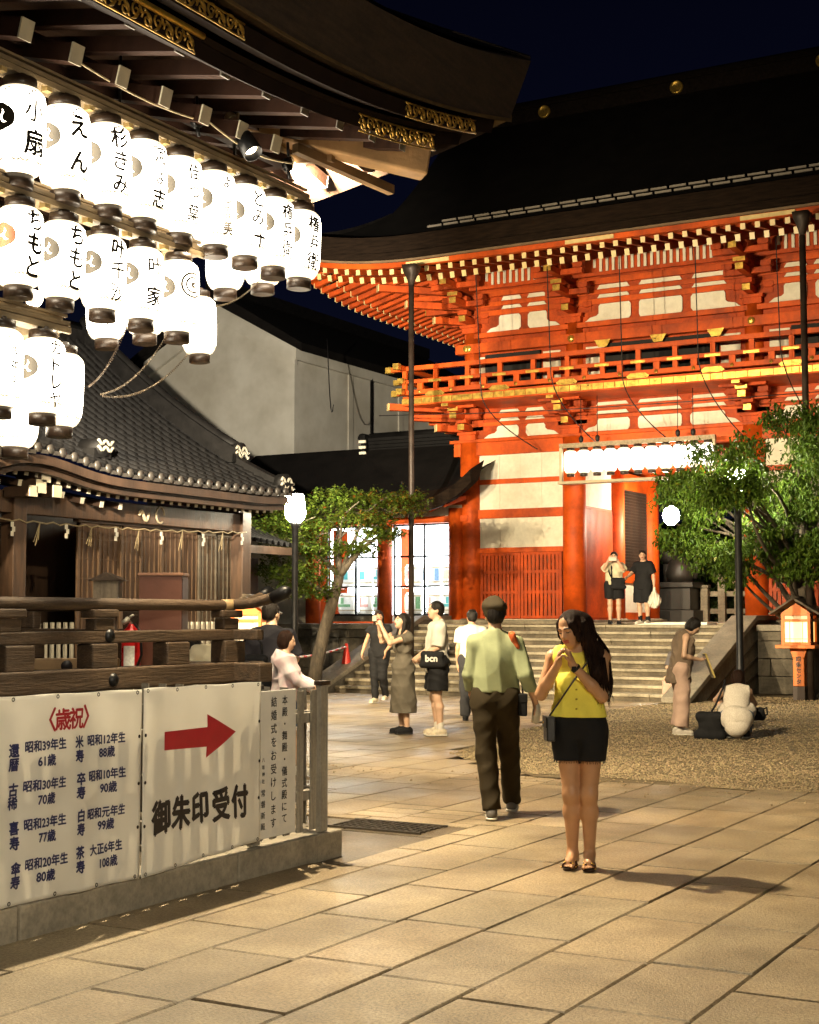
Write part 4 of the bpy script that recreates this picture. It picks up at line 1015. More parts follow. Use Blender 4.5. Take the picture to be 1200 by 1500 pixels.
for i, (tx, s, p) in enumerate(T1):
    lantern((XL, 6.683+.4055*i, 5.0), T1L[i], tx, s, p, az=-.20+.02*i if i < 5 else -.22, crest=CRG, ink=INK if i not in (3, 4) else INKG)
T2 = [('里美', .13, .17), ('ちもと', .155, .165), ('ちもと', .15, .165), ('叶千沙', .14, .165), ('叶家', .15, .24), None]
T2L = ['middle row lantern cut by the left picture edge', 'middle row lantern with an orange comma crest and three hiragana', 'third middle row lantern, grey crest and three hiragana', 'middle row lantern with three thin reddish characters below the rack end', 'middle row lantern with two characters beside the ringed emblem lantern', 'middle row end lantern with grey concentric ring emblem']
for i, it in enumerate(T2):
    y = 6.30+.402*i
    if it: lantern((XL, y, 4.225), T2L[i], it[0], it[1], it[2], az=-.16, crest=CRO if i == 1 else CRG, ink=INK, sc=.9)
    else: lantern((XL, y, 4.225), T2L[i], None, crest=CRG, logo=True, sc=.92)
lantern((XL, 6.56, 3.42), 'bottom row lantern at the left edge with small vertical shop script', '喫茶店', .075, .105, az=-.2, sc=.86)
lantern((XL, 6.93, 3.42), 'bottom row lantern with four bold katakana', 'カトレヤ', .125, .13, az=-.16, sc=.86)
for loc, lb in (((-7.02, 9.98, 5.0), 'half hidden lantern behind the right end of the top row'), ((-7.43, 9.98, 5.0), 'half hidden lantern behind the top row, left of the other one there'),
                ((-6.95, 8.36, 4.225), 'half hidden lantern under the ringed emblem lantern'), ((-7.34, 8.36, 4.225), 'half hidden lantern hanging low behind the reddish script lantern'),
                ((-6.86, 7.40, 3.42), 'end lantern of the bottom row with pale orange crest, coiled wires in front'), ((-7.26, 7.40, 3.30), 'lowest lantern peeking out under the bottom row'), ((-7.7, 9.98, 4.4), 'deep lantern glowing between the upper rows')):
    lantern(loc, lb, crest=CRO if 'coiled' in lb else CRG, sc=.98 if loc[2] > 4.9 else .88)
# coiled wires running from the bottom lanterns up to the racks
for p0, p1, lb, c in (((-6.42, 7.30, 3.03), (-6.6, 8.45, 3.52), 'longest coiled wire drooping from the bottom lanterns to the ringed lantern', (.13, .09, .05)), ((-6.43, 7.29, 3.04), (-6.6, 8.2, 3.62), 'middle coiled wire drooping from the bottom lanterns', (.13, .085, .05)), ((-6.45, 7.2, 3.08), (-6.6, 7.75, 3.60), 'shortest coiled wire beside the katakana lantern', (.12, .08, .05)), ((-6.6, 8.5, 3.9), (-6.9, 9.9, 4.5), 'coiled wire rising behind the ringed lantern toward the top row', (.16, .12, .07))):
    p0, p1 = Vector(p0), Vector(p1); m = MB(); n = 260; L = (p1-p0).length; d = (p1-p0).normalized(); a = d.orthogonal().normalized(); b_ = d.cross(a); pts = []
    for i in range(n):
        t = i/(n-1); th = 2*PI*L/.022*t; q = p0.lerp(p1, t)+Vector((0, 0, -.35*L*t*(1-t))); pts.append(q+(a*math.cos(th)+b_*math.sin(th))*.0062)
    m.tube(pts, .0026, 4); o = m.build('coiled_wire', [mat('wire_%.2f' % c[0], c, .5, .2, 20)]); tag(o, lb, 'wire', 'coiled wires under the lanterns')
# floodlight clamped at the stage corner
FB = emat('flood_bulb', (1, .80, .52), 16)
RACK_ = 0
def floodlight(loc, target, label, power, size, col=(1, .80, .50), blend=.6, off=.2, hood=False):
    t = thing('floodlight', label, 'floodlight', loc); d = (Vector(target)-Vector(loc)).normalized(); q = d.to_track_quat('Z', 'Y').to_matrix()
    def tr(m): m.v = [tuple(q @ Vector(p)) for p in m.v]; return m
    tr(MB().lathe([(.045, -.16), (.05, -.14), (.05, -.02), (.035, -.02)], 18)).build('socket', mat('cream_ceramic', (.55, .48, .34), .4, .1, 9), t)
    tr(MB().lathe([(.035, -.02), (.04, .03), (.06 if hood else .085, .10), (.06 if hood else .09, .13), (.05, .15), (.0, .155)], 20, cap=False)).build('bulb', FB, t)
    tr(MB().lathe([(.05, -.165), (.045, -.22), (.02, -.25), (.0, -.25)], 16, cap=False)).build('knob', mat('cream_ceramic', (.55, .48, .34), .4, .1, 9), t)
    MB().tube([q @ Vector((0, 0, -.1)), q @ Vector((0, 0, -.1))+Vector((0, .02, .12)), q @ Vector((0, 0, -.1))+Vector((0, .02, .2))], .012, 6).build('clamp', mat('cream_ceramic', (.55, .48, .34), .4, .1, 9), t)
    if hood: tr(MB().lathe([(.05, -.05), (.072, .03), (.075, .20), (.07, .20), (.066, .03), (.045, -.04)], 20, cap=False)).build('hood', IRON, t); off = .23
    l = spot('flood_lamp', loc, target, power, col, size, blend, .06); l.parent = t; l.location = d*off
    return t
floodlight((-6.78, 10.02, 5.40), (-9.5, 26, 1.8), 'lit clamp floodlight at the stage corner aimed toward the stairs', P_CORNER, math.radians(125))
floodlight((-6.36, 8.75, 5.20), (-2.6, 8.35, 0), 'clamp floodlight above the top lantern rack shining down on the paving', P_STAGE_SPOT, math.radians(130), blend=.7, hood=True)
floodlight((-11.6, 10.95, 4.75), (-10.8, 31, 2.6), 'floodlight under the far side stage eave aimed at the gate centre', P_GATE_FLOOD, math.radians(70), blend=1)
floodlight((-13.9, 10.95, 4.75), (-13.2, 31, 2.6), 'floodlight at the far end of the stage eave aimed at the gate corner', P_GATE_FLOOD, math.radians(70), blend=1)
floodlight((-10.6, 10.95, 4.85), (-26.5, 38, 8.2), 'floodlight added under the far side stage eave to brighten the white storehouse', P_STORE_FILL, math.radians(42), col=(1, .88, .68), blend=.7)  # out-of-view lamp added to light the storehouse gable
# cable loops and pulleys under the eave
cb = MB(); cb.tube([(-6.38, 6.9+i*.13, 5.16-.05*math.sin(i/11*PI)+.02) for i in range(12)], .008, 5); cb.tube([(-6.36, 8.35+i*.1, 5.18-.07*math.sin(i/11*PI)) for i in range(12)], .008, 5)
tag(cb.build('power_cable', mat('pale_cable', (.45, .36, .2), .5, .2, 9)), 'pale power cable slung along the rafters above the top lantern rack', 'cable')
for y in (8.27, 9.45):
    t = thing('pulley', 'dark iron pulley hanging under the %s part of the stage eave' % ('middle' if y < 9 else 'corner'), 'pulley', (-6.42, y, 5.2))
    MB().tube([(0, 0, .16), (0, .01, .05)], .012, 6).build('hook', IRON, t)
    m = MB().lathe([(.03, -.02), (.055, -.02), (.045, 0), (.055, .02), (.03, .02)], 16); m.v = [(z, x, y_-.02) for x, y_, z in m.v]; m.build('wheel', IRON, t)
    MB().tube([(0, .01, -.06), (0, .03, -.13)], .014, 6).build('shackle', IRON, t)
# ------------------------------------------------------------------ kerb, picket fence, banners
kerb = thing('stone_kerb', 'granite kerb under the banners around the stage', 'kerb', (-5.33, 5, 0))
ys_ = [2.6, 3.9, 5.37, 7.18, 8.36]
for a, c in zip(ys_[:-1], ys_[1:]):
    m = MB(); m.b2((-.13, a-5+.006, -.03), (.13, c-5-.006, .168+random.uniform(-.003, .003))); m.build('kerb_stone', KERB, kerb, bevel=.012)
for i in range(4):
    m = MB(); m.b2((-.14-1.3*(i+1), 3.16, -.03), (-.14-1.3*i-.01, 3.355, .166)); m.build('kerb_stone', KERB, kerb, bevel=.012)
fence = thing('picket_fence', 'weathered grey picket fence on the stone kerb around the stage', 'fence', (-5.275, 5, .17))
PK = mat('picket_wood', (.27, .245, .20), .75, .35, 5, .4, 20, stretch=(5, 5, .4), var2=.2)
pk = MB(); pk.b2((-.006, -.032, .03), (.006, .032, .93)); pkm = pk.mesh('picket', PK)
for i in range(35):
    o = link(bpy.data.objects.new('picket', pkm), fence); o.location = (.045, -2.07+i*.15+random.uniform(-.004, .004), 0); o.rotation_euler = (random.uniform(-.008, .008), 0, 0)
for i in range(26):
    o = link(bpy.data.objects.new('picket', pkm), fence); o.location = (-.18-i*.15, 3.25, 0); o.rotation_euler = (0, random.uniform(-.008, .008), PI/2)
for z in (.22, .72):
    m = MB(); m.b2((-.015, -2.4, z), (.028, 3.1, z+.065)); m.build('rail', PK, fence, bevel=.004)
    m = MB(); m.b2((-4.2, 3.18, z), (-.06, 3.23, z+.065)); m.build('rail', PK, fence, bevel=.004)
for y, x in ((3.165, 0), (2.44, -.03), (.95, -.03), (-.6, -.03)):
    m = MB(); m.b2((x+.01, y-.045, .0), (x+.05, y+.045, .955)); o = m.build('post', PK, fence, bevel=.006)
    m = MB(); m.b2((x+.0, y-.055, .957), (x+.06, y+.055, .985)); m.build('post_cap', WOOD_D, o)
CLOTH = mat('banner_vinyl', (.88, .86, .80), .45, .05, 2.5, .06, 8, trans=.52)
BOARD = mat('sign_board_white', (.56, .55, .51), .5, .08, 4, .05, 20)
NAVY = mat('navy_print', (.018, .022, .085), .5, .2, 20); REDP = mat('red_print', (.34, .014, .022), .45, .12, 12); INKB = mat('black_brush_print', (.016, .012, .012), .5, .2, 20)
XB = -5.172
def wave(y, z): return .006*math.sin(y*9+z*2)+.005*math.sin(y*21-z*5)*math.sin(z*6+1)+.004*math.sin(z*13+y*4)
def hem(y, z, y0, y1, z0, z1): return wave(y, z)*min(1, (y-y0)*12+.25, (y1-y)*12+.25, (z1-z)*10+.2)
def banner(name, label, y0, y1, zb0, zb1, zt0, zt1, W_):
    t = thing(name, label, 'banner', (XB, (y0+y1)/2, .17)); o_ = Vector(t.location)
    def f(u, v, off=0):
        y = y0+(y1-y0)*u; z = (zb0+(zb1-zb0)*u)*(1-v)+(zt0+(zt1-zt0)*u)*v; z += .0022*math.sin(u*17)*(v-.5)**2*4
        return Vector((XB+W_*hem(y, z, y0, y1, zb0, zt0)+off, y, z))-o_
    m = MB(); m.grid(f, 60, 46); o = m.build('cloth', CLOTH, t)
    sd = o.modifiers.new('thick', 'SOLIDIFY'); sd.thickness = .0015; sd.offset = -1
    def at(a, b): return Vector((XB+W_*hem(a, b, y0, y1, zb0, zt0)+.0035, a, b))-o_
    gm = MB()
    for i in range(5):
        for zz in (0, 1):
            u = (i+.12)/4.25; p = f(u, .985 if zz else .015, .003); gm.lathe([(.006, .0), (.011, .0)], 12, cap=False)
            k = len(gm.v); gm.v[k-24:] = [(p.x+z, p.y+x, p.z+y) for x, y, z in gm.v[k-24:]]
    for v in (.27, .5, .75):
        for u in (.015, .985):
            p = f(u, v, .003); gm.lathe([(.0, .0), (.010, .0)], 12, cap=False); k = len(gm.v); gm.v[k-24:] = [(p.x+z, p.y+x, p.z+y) for x, y, z in gm.v[k-24:]]
    gm.build('grommet', IRON, t)
    return t, at
b1, at1 = banner('age_banner', 'white banner of navy birth year lists under a red heading', 4.93, 6.235, .185, .172, 1.195, 1.185, 1)
B = .030
def T(s, c, size, w=None, bold=B, sx=1): return (s, size, bold, c[0], c[1], sx, 1)
# the heading and the two columns of four entries
sheet('heading', [('〈', .125, .06, 5.545, 1.063), ('歳', .115, .05, 5.622, 1.060), ('祝', .115, .05, 5.722, 1.060), ('〉', .125, .06, 5.80, 1.065)], at1, REDP, b1)
it = []
rows_ = [((5.283, .928, .859), '還暦', (5.497, .940), '昭和39年生', (5.502, .864), '61歳'), ((5.290, .738, .673), '古稀', (5.50, .747), '昭和30年生', (5.51, .674), '70歳'),
         ((5.30, .552, .480), '喜寿', (5.509, .559), '昭和23年生', (5.52, .488), '77歳'), ((5.311, .357, .291), '傘寿', (5.517, .365), '昭和20年生', (5.513, .296), '80歳'),
         ((5.747, .937, .865), '米寿', (5.96, .937), '昭和12年生', (5.965, .869), '88歳'), ((5.754, .748, .678), '卒寿', (5.96, .754), '昭和10年生', (5.975, .684), '90歳'),
         ((5.764, .56, .490), '白寿', (5.963, .558), '昭和元年生', (5.966, .492), '99歳'), ((5.756, .374, .302), '茶寿', (5.965, .372), '大正6年生', (5.985, .297), '108歳')]
for (hx, h1, h2), hd, c1, s1, c2, s2 in rows_:
    it += [(hd[0], .068, .07, hx, h1, 1, 1), (hd[1], .068, .07, hx, h2, 1, 1), (s1, .060, .06, c1[0], c1[1], .98 if len(s1) > 6 else .98, 1), (s2, .062, .06, c2[0], c2[1], 1, 1)]
sheet('lettering', it, at1, NAVY, b1)
b2_, at2 = banner('arrow_banner', 'white banner with a red arrow over bold black brush writing', 6.252, 7.362, .165, .225, 1.188, 1.182, .8)
V = [(6.434, .836), (6.815, .829), (6.813, .766), (7.093, .898), (6.812, 1.016), (6.812, .943), (6.434, .940)]
tri_ = []
for q in (((6.434, .838), (6.815, .830), (6.815, .942), (6.434, .940)), ((6.815, .766), (7.093, .898), (7.093, .898), (6.815, 1.016))):
    vv = []; ff = []
    for i in range(9):
        for j in range(5):
            u, v = i/8, j/4; a = (q[0][0]+(q[1][0]-q[0][0])*u, q[0][1]+(q[1][1]-q[0][1])*u); c = (q[3][0]+(q[2][0]-q[3][0])*u, q[3][1]+(q[2][1]-q[3][1])*u)
            vv.append((a[0]+(c[0]-a[0])*v, a[1]+(c[1]-a[1])*v))
    ff = [(i*5+j, (i+1)*5+j, (i+1)*5+j+1, i*5+j+1) for i in range(8) for j in range(4)]; tri_.append((vv, ff))
link(bpy.data.objects.new('arrow', flat('arrow', tri_, at2, REDP)), b2_)
sheet('lettering', [('御', .172, .085, 6.405, .477, 1.0, 1.15, .05), ('朱', .172, .085, 6.588, .482, 1.0, 1.15, -.03), ('印', .165, .085, 6.762, .488, 1.0, 1.15, .04), ('受', .175, .085, 6.955, .487, 1.0, 1.12, .03), ('付', .17, .085, 7.143, .484, 1.0, 1.2, -.02)], at2, INKB, b2_)
sg = thing('wedding_sign', 'narrow white board with vertical black lettering tied to the fence', 'sign', (-5.205, 7.575, .22))
m = MB(); m.b2((0, -.2, 0), (.014, .2, .90)); m.build('board', BOARD, sg, bevel=.004)
def at3(a, b): return (.0165, a-7.575, b-.22)
sheet('lettering', vtext('本殿・舞殿・儀式殿にて', .062, 7.645, 1.055, .0735, .02)+vtext('結婚式をお受けします', .066, 7.525, 1.05, .0825, .02)+vtext('八坂神社', .03, 7.415, .70, .043, .012)+vtext('常磐新殿', .046, 7.415, .50, .068, .016), at3, INKB, sg)
# ------------------------------------------------------------------ trees
BARKT = mat('tree_bark', (.085, .065, .042), .85, .45, 6, .7, 30, stretch=(4, 4, 1), var2=.3)
def leafmat(name, c, tr=.35):
    return mat(name, c, .55, .25, 3, attr='tint', trans=tr, spec=.22)
LEAF1, LEAF2 = leafmat('maple_leaf', (.045, .082, .010)), leafmat('broad_leaf', (.042, .088, .008))
def limb(m, p0, p1, r0, r1, bend=.15, n=7):
    p0, p1 = Vector(p0), Vector(p1); L = (p1-p0).length; o = Vector((random.uniform(-1, 1), random.uniform(-1, 1), random.uniform(-.3, .8)))*bend*L
    pts = [p0.lerp(p1, i/n)+o*math.sin(PI*i/n) for i in range(n+1)]; m.tube(pts, [r0+(r1-r0)*i/n for i in range(n+1)], 8); return pts
def leaves(name, centres, n, size, aspect, mt, tints, droop, lobes=3, skip=None):
    """many small folded leaf faces gathered in sprays round the twig ends"""
    C = np.array([c[:3] for c in centres]); Rr = np.array([c[3:6] for c in centres]); w = np.array([c[3]*c[4] for c in centres]); w /= w.sum()
    idx = RNG.choice(len(C), n, p=w); d = RNG.normal(size=(n, 3)); d /= np.linalg.norm(d, axis=1)[:, None]; rad = RNG.random(n)**.45
    P = C[idx]+d*rad[:, None]*Rr[idx]
    # gather into sprays: pull leaves toward a few hundred twig ends
    k = max(60, n//18); tw = P[RNG.choice(n, k)]
    near = np.empty(n, int)
    for a in range(0, n, 2000): near[a:a+2000] = ((P[a:a+2000, None]-tw[None])**2).sum(2).argmin(1)
    P = P*.45+tw[near]*.55+RNG.normal(size=(n, 3))*size*.55
    if skip is not None: keep = ~skip(P); P = P[keep]; idx = idx[keep]; n = len(P)
    a = RNG.random(n)*2*PI; tilt = RNG.normal(size=n)*.5+droop
    u = np.stack([np.cos(a)*np.cos(tilt), np.sin(a)*np.cos(tilt), -np.sin(tilt)], 1)
    s = np.stack([-np.sin(a), np.cos(a), RNG.normal(size=n)*.5], 1); s /= np.linalg.norm(s, axis=1)[:, None]
    nn = np.cross(u, s); L = size*(.6+.8*RNG.random(n))[:, None]; Wd = L*aspect
    if lobes == 3:
        V = np.stack([P, P+u*L*.45+s*Wd*.6-nn*L*.05, P+u*L*.42+s*Wd*.15, P+u*L, P+u*L*.42-s*Wd*.15, P+u*L*.45-s*Wd*.6-nn*L*.05], 1)
        F = np.array([(0, 1, 2), (0, 2, 4), (2, 3, 4), (0, 4, 5)])
    else:
        V = np.stack([P, P+u*L*.5+s*Wd*.5+nn*L*.08, P+u*L-nn*L*.12, P+u*L*.5-s*Wd*.5+nn*L*.08], 1); F = np.array([(0, 1, 2), (0, 2, 3)])
    k = V.shape[1]; FF = (F[None]+np.arange(n)[:, None, None]*k).reshape(-1, 3)
    tt = np.array([tints(p, i) for p, i in zip(P, idx)]); tt = np.repeat(tt*(.65+.7*RNG.random(n)[:, None]), len(F), axis=0)
    return npmesh(name, V.reshape(-1, 3), FF, mt, smooth=False, col=tt)
random.seed(21)
mp = thing('maple_tree', 'small maple with leaning trunk and a few orange leaves by the lamp post', 'tree', (-16.27, 24.9, 0))
m = MB(); O = Vector(mp.location)
tr = [(-16.27, 24.9, 0), (-16.15, 24.92, .6), (-15.98, 24.95, 1.3), (-15.80, 25.0, 1.95), (-15.68, 25.05, 2.4)]
m.tube(tr, [.19, .14, .125, .115, .095], 12); limb(m, (-16.27, 24.9, .02), (-16.5, 24.8, -.1), .12, .08)
ends = []
for q, r in (((-14.75, 25.5, 3.35), .075), ((-15.5, 24.9, 3.6), .06), ((-16.4, 24.6, 3.3), .06), ((-14.4, 25.6, 3.8), .05), ((-16.9, 24.3, 2.9), .05), ((-15.1, 25.2, 3.7), .05), ((-15.9, 25.4, 3.5), .05)):
    p = limb(m, tr[-1] if q[2] > 3 else tr[-2], q, r, .02, .1); ends.append(p)
    for k in range(5):
        s = p[random.randint(3, 7)]; limb(m, s, s+Vector((random.uniform(-.7, .7), random.uniform(-.6, .6), random.uniform(-.1, .5))), .022, .006, .2, 4)
m.v = [tuple(Vector(v)-O) for v in m.v]; m.build('trunk', BARKT, mp)
pads = [(-15.6, 24.9, 3.95, .75, .7, .22), (-14.8, 25.4, 3.9, .7, .6, .22), (-14.35, 25.6, 3.85, .45, .5, .28), (-16.4, 24.5, 3.72, .65, .6, .25), (-15.2, 25.1, 3.55, .8, .7, .2), (-16.95, 24.2, 3.4, .5, .6, .22),
        (-16.2, 24.5, 3.35, .7, .6, .22), (-14.85, 25.3, 3.25, .5, .6, .18), (-16.6, 24.4, 2.95, .55, .6, .25), (-15.9, 24.7, 2.95, .65, .6, .22), (-16.75, 24.3, 2.5, .5, .5, .25), (-16.1, 24.6, 2.5, .6, .5, .3), (-15.95, 24.8, 2.1, .45, .4, .25), (-16.5, 24.5, 2.15, .45, .4, .22), (-15.25, 25.2, 2.95, .4, .5, .16)]
for k in range(26):
    q = random.choice(pads[:6]); x, y, z = q[0]+random.uniform(-.5, .5), q[1]+random.uniform(-.4, .4), q[2]+.1
    pads.append((x, y, z+.16, .05, .05, .2))
def tint1(p, i):
    t = np.array([1.0, 1.0, 1.0])
    if p[0] > -15.0 and p[2] > 3.4 and RNG.random() < .22: return np.array([2.6, .75, .6])
    if RNG.random() < .015: return np.array([3.0, .55, .5])
    return t*np.array([1.0+.5*RNG.random(), 1, .8])
me = leaves('crown', [(x-O.x, y-O.y, z, a*1.02, b_, c*1.0) for x, y, z, a, b_, c in pads], 17000, .075, .95, LEAF1, lambda p, i: tint1(p+np.array(O), i), .25)
link(bpy.data.objects.new('crown', me), mp)
random.seed(5)
bt = thing('broadleaf_tree', 'dense green broadleaf tree with glossy drooping leaves right of the gate opening', 'tree', (-6.85, 28.3, 0)); O = Vector(bt.location)
m = MB(); tr = [(-6.85, 28.3, -.05), (-6.9, 28.28, .4), (-7.0, 28.2, 1.2), (-7.12, 28.1, 2.1), (-7.25, 28.0, 2.7)]
m.tube(tr, [.40, .27, .235, .22, .17], 14)
for k in range(5): a = k*1.25; limb(m, (-6.85, 28.3, .15), (-6.85+.5*math.cos(a), 28.3+.5*math.sin(a), -.06), .13, .05)
pads2 = []
for i in range(34):
    a = random.random()*6.28; r = math.sqrt(random.random()); x = -6.05+2.0*r*math.cos(a)*1.05; y = 23.6+1.55*r*math.sin(a); z = 3.45+1.25*random.uniform(-1, 1)*math.sqrt(max(0, 1-r*r*.75))
    pads2.append((x, y, z, random.uniform(.35, .6), random.uniform(.35, .55), random.uniform(.16, .3)))
pads2 += [(-7.35, 22.9, 4.25, .35, .3, .2), (-7.75, 22.8, 3.5, .45, .4, .3), (-7.7, 22.9, 2.95, .45, .4, .3), (-7.3, 22.8, 2.6, .45, .4, .3), (-6.9, 23, 2.3, .4, .4, .25), (-7.9, 23, 3.1, .3, .3, .25), (-5.6, 23.4, 4.8, .5, .4, .25), (-6.2, 23.3, 4.75, .4, .4, .25), (-5.2, 23.3, 3.2, .6, .5, .3), (-5.3, 23.2, 2.6, .5, .4, .25), (-5.9, 23, 2.35, .5, .4, .25), (-5.0, 23.6, 4.3, .6, .5, .3), (-4.3, 23.8, 3.6, .7, .6, .4), (-6.4, 22.7, 3.0, .5, .3, .25), (-6.6, 22.9, 4.3, .4, .3, .25), (-6.35, 21.2, 3.95, .35, .3, .2), (-6.55, 21.3, 3.4, .3, .3, .2), (-6.2, 21.3, 3.55, .35, .3, .25), (-6.75, 21.35, 3.6, .35, .3, .25)]+[(-6.3+.12*i, 21.15+.05*i, 3.42+.07*(i % 3), .32, .3, .26) for i in range(-3, 3)]
K_ = 1.16; pads2 = [(x*K_, y*K_, 1.58+(z-1.58)*K_, a*K_, b_*K_, c*K_*1.1) for x, y, z, a, b_, c in pads2]
for p_ in pads2:
    s = Vector(tr[random.choice((2, 3, 3, 4, 4))]); limb(m, s, p_[:3], .055, .012, .12)
m.v = [tuple(Vector(v)-O) for v in m.v]; m.build('trunk', BARKT, bt)
LMP = np.array((-7.57, 25.49, 3.90)); LV = np.array((0, 0, 1.58))-LMP; LV /= np.linalg.norm(LV)
LV2 = np.array((0, 0, 1.58))-np.array((-11.93, 34.5, 4.06)); LV2 /= np.linalg.norm(LV2)
def skip2(P):
    Q = P+np.array(O); d = Q-LMP; along = d@LV; per = np.linalg.norm(d-along[:, None]*LV, axis=1)
    q2 = Q-np.array((-11.93, 34.5, 4.06)); a2 = q2@LV2; p2 = np.linalg.norm(q2-a2[:, None]*LV2, axis=1)
    return (np.linalg.norm(d, axis=1) < .30) | ((along > 0) & (along < .8) & (per < .10)) | ((p2 < .26) & (RNG.random(len(P)) < .93))
me = leaves('crown', [(x-O.x, y-O.y, z, a, b_, c) for x, y, z, a, b_, c in pads2], 44000, .10, .46, LEAF2, lambda p, i: np.array([1+.35*RNG.random(), 1, .85]) if RNG.random() > .02 else np.array([2.4, 1.2, .8]), .7, 1, skip2)
link(bpy.data.objects.new('crown', me), bt)

# ------------------------------------------------------------------ lamp posts
SHADE = emat('lamp_shade_glass', (1, .90, .66), P_POST)
def lamp_post(loc, sc, label):
    t = thing('lamp_post', label, 'lamp post', loc, 0, 'lamp posts in the yard'); t.scale = (sc, sc, sc)
    m = MB(); m.lathe([(.16, 0), (.16, .12), (.10, .2), (.075, .5), (.062, .9), (.06, 3.28), (.075, 3.30), (.085, 3.36), (.10, 3.40)], 20); m.build('pole', IRON, t)
    MB().lathe([(.10, 3.41), (.17, 3.48), (.20, 3.58), (.195, 3.68), (.165, 3.90), (.15, 3.945)], 24).build('shade', SHADE, t)
    MB().lathe([(.16, 3.95), (.15, 3.975), (.03, 3.99), (.02, 4.02)], 20).build('cap', IRON, t); return t
lamp_post((-15.6, 23.3, -.02), 1.0, 'black iron lamp post with glowing shade in front of the small maple')
lamp_post((-7.57, 25.49, 0), 1.06, 'black iron lamp post rising into the broadleaf tree, shade among its leaves')
lamp_post((2.6, 1.2, 0), 1, 'black iron lamp post added out of view on the right as fill light')  # unseen post added to lift the kerb and banner side
floodlight((2.42, 1.3, 3.25), (-5.2, 6.2, .55), 'floodlight added on the unseen lamp post to brighten the banners', P_BANNER_FILL, math.radians(44), col=(1, .86, .64), blend=.9)  # unseen lamp added to brighten the banner fronts
gl_ = thing('passage_lamp', 'round glowing lamp hanging inside the gate opening', 'lamp', (-11.93, 34.5, 4.06))
MB().lathe([(.06, .24), (.17, .16), (.21, .02), (.18, -.12), (.07, -.22)], 20).build('globe', SHADE, gl_); MB().tube([(0, 0, .22), (0, 0, 1.24)], .012, 6).build('cord', IRON, gl_); MB().lathe([(.08, .24), (.08, .29), (.02, .31)], 14).build('cap', IRON, gl_)

# ------------------------------------------------------------------ orange lanterns on posts
ANDON = emat('andon_paper', (1, .60, .17), P_ANDON); ANW = mat('andon_white_strip', (.75, .66, .45), .6, .1, 9)
ORL = mat('andon_orange', (.70, .17, .012), .5, .2, 4, .1, 20)
SHG = mat('bark_shingle', (.10, .075, .05), .8, .45, 6, .5, 30, var2=.3)
def andon(loc, rz, label, text=None):
    t = thing('post_lantern', label, 'post lantern', loc, rz, 'orange post lanterns'); b = .008
    MB().b2((-.115, -.115, -.02), (.115, .115, .27)).build('foot', WOOD_D, t, bevel=b)
    m = MB(); m.b2((-.105, -.105, .272), (.105, .105, .80)); m.prism([(-.105, .8), (.105, .8), (.17, .98), (-.17, .98)], (0, .105, 0), (1, 0, 0), (0, 0, 1), .21); m.build('post', ORL, t, bevel=b)
    MB().b2((-.37, -.35, .982), (.37, .35, 1.045)).build('tray', ORL, t, bevel=b)
    m = MB()
    for sx in (-1, 1):
        for sy in (-1, 1): m.box((sx*.245, sy*.235, 1.34), (.055, .055, .59))
    for z in (1.075, 1.505, 1.62):
        for s in (-1, 1): m.box((0, s*.235, z), (.435, .05, .05)); m.box((s*.245, 0, z), (.05, .415, .05))
    m.prism([(-.27, 1.645), (.27, 1.645), (.0, 1.83)], (0, -.21, 0), (1, 0, 0), (0, 0, 1), .03); m.prism([(-.27, 1.645), (.27, 1.645), (.0, 1.83)], (0, .24, 0), (1, 0, 0), (0, 0, 1), .03); m.build('frame', ORL, t)
    m = MB()
    for s in (-1, 1): m.b2((-.215, s*.222-.004, 1.10), (.215, s*.222+.004, 1.48)); m.b2((s*.232-.004, -.205, 1.10), (s*.232+.004, .205, 1.48))
    m.build('paper', ANDON, t)
    m = MB()
    for s in (-1, 1): m.b2((-.215, s*.226-.004, 1.53), (.215, s*.226+.004, 1.595))
    m.build('white_strip', ANW, t)
    m = MB()
    for x in (-.12, .12): m.box((x, -.232, 1.29), (.008, .008, .38))
    m.box((0, -.232, 1.16), (.43, .008, .008)); m.build('bar', WOOD_D, t)
    m = MB()
    for s in (-1, 1):
        for k in range(3): m.beam((s*(.015+.14*k), 0, 1.905-.088*k), (s*(.19+.14*k), 0, 1.80-.088*k), .84-.02*k, .035, up=(0, 0, 1))
    m.tube([(0, -.44, 1.93), (0, .44, 1.93)], .035, 8); m.build('roof', SHG, t)
    if text: sheet('lettering', vtext(text, .105, 0, .78, .105, .06), lambda a, b_: (a, -.1075, b_), INKB, t, dirn=(0, -1))
    return t
andon((-7.06, 27.62, 0), .0, 'orange post lantern with vertical black lettering by the right stair wall', '四条センター')
andon((-14.72, 20.6, 0), .35, 'orange post lantern glowing behind the stage railing corner')

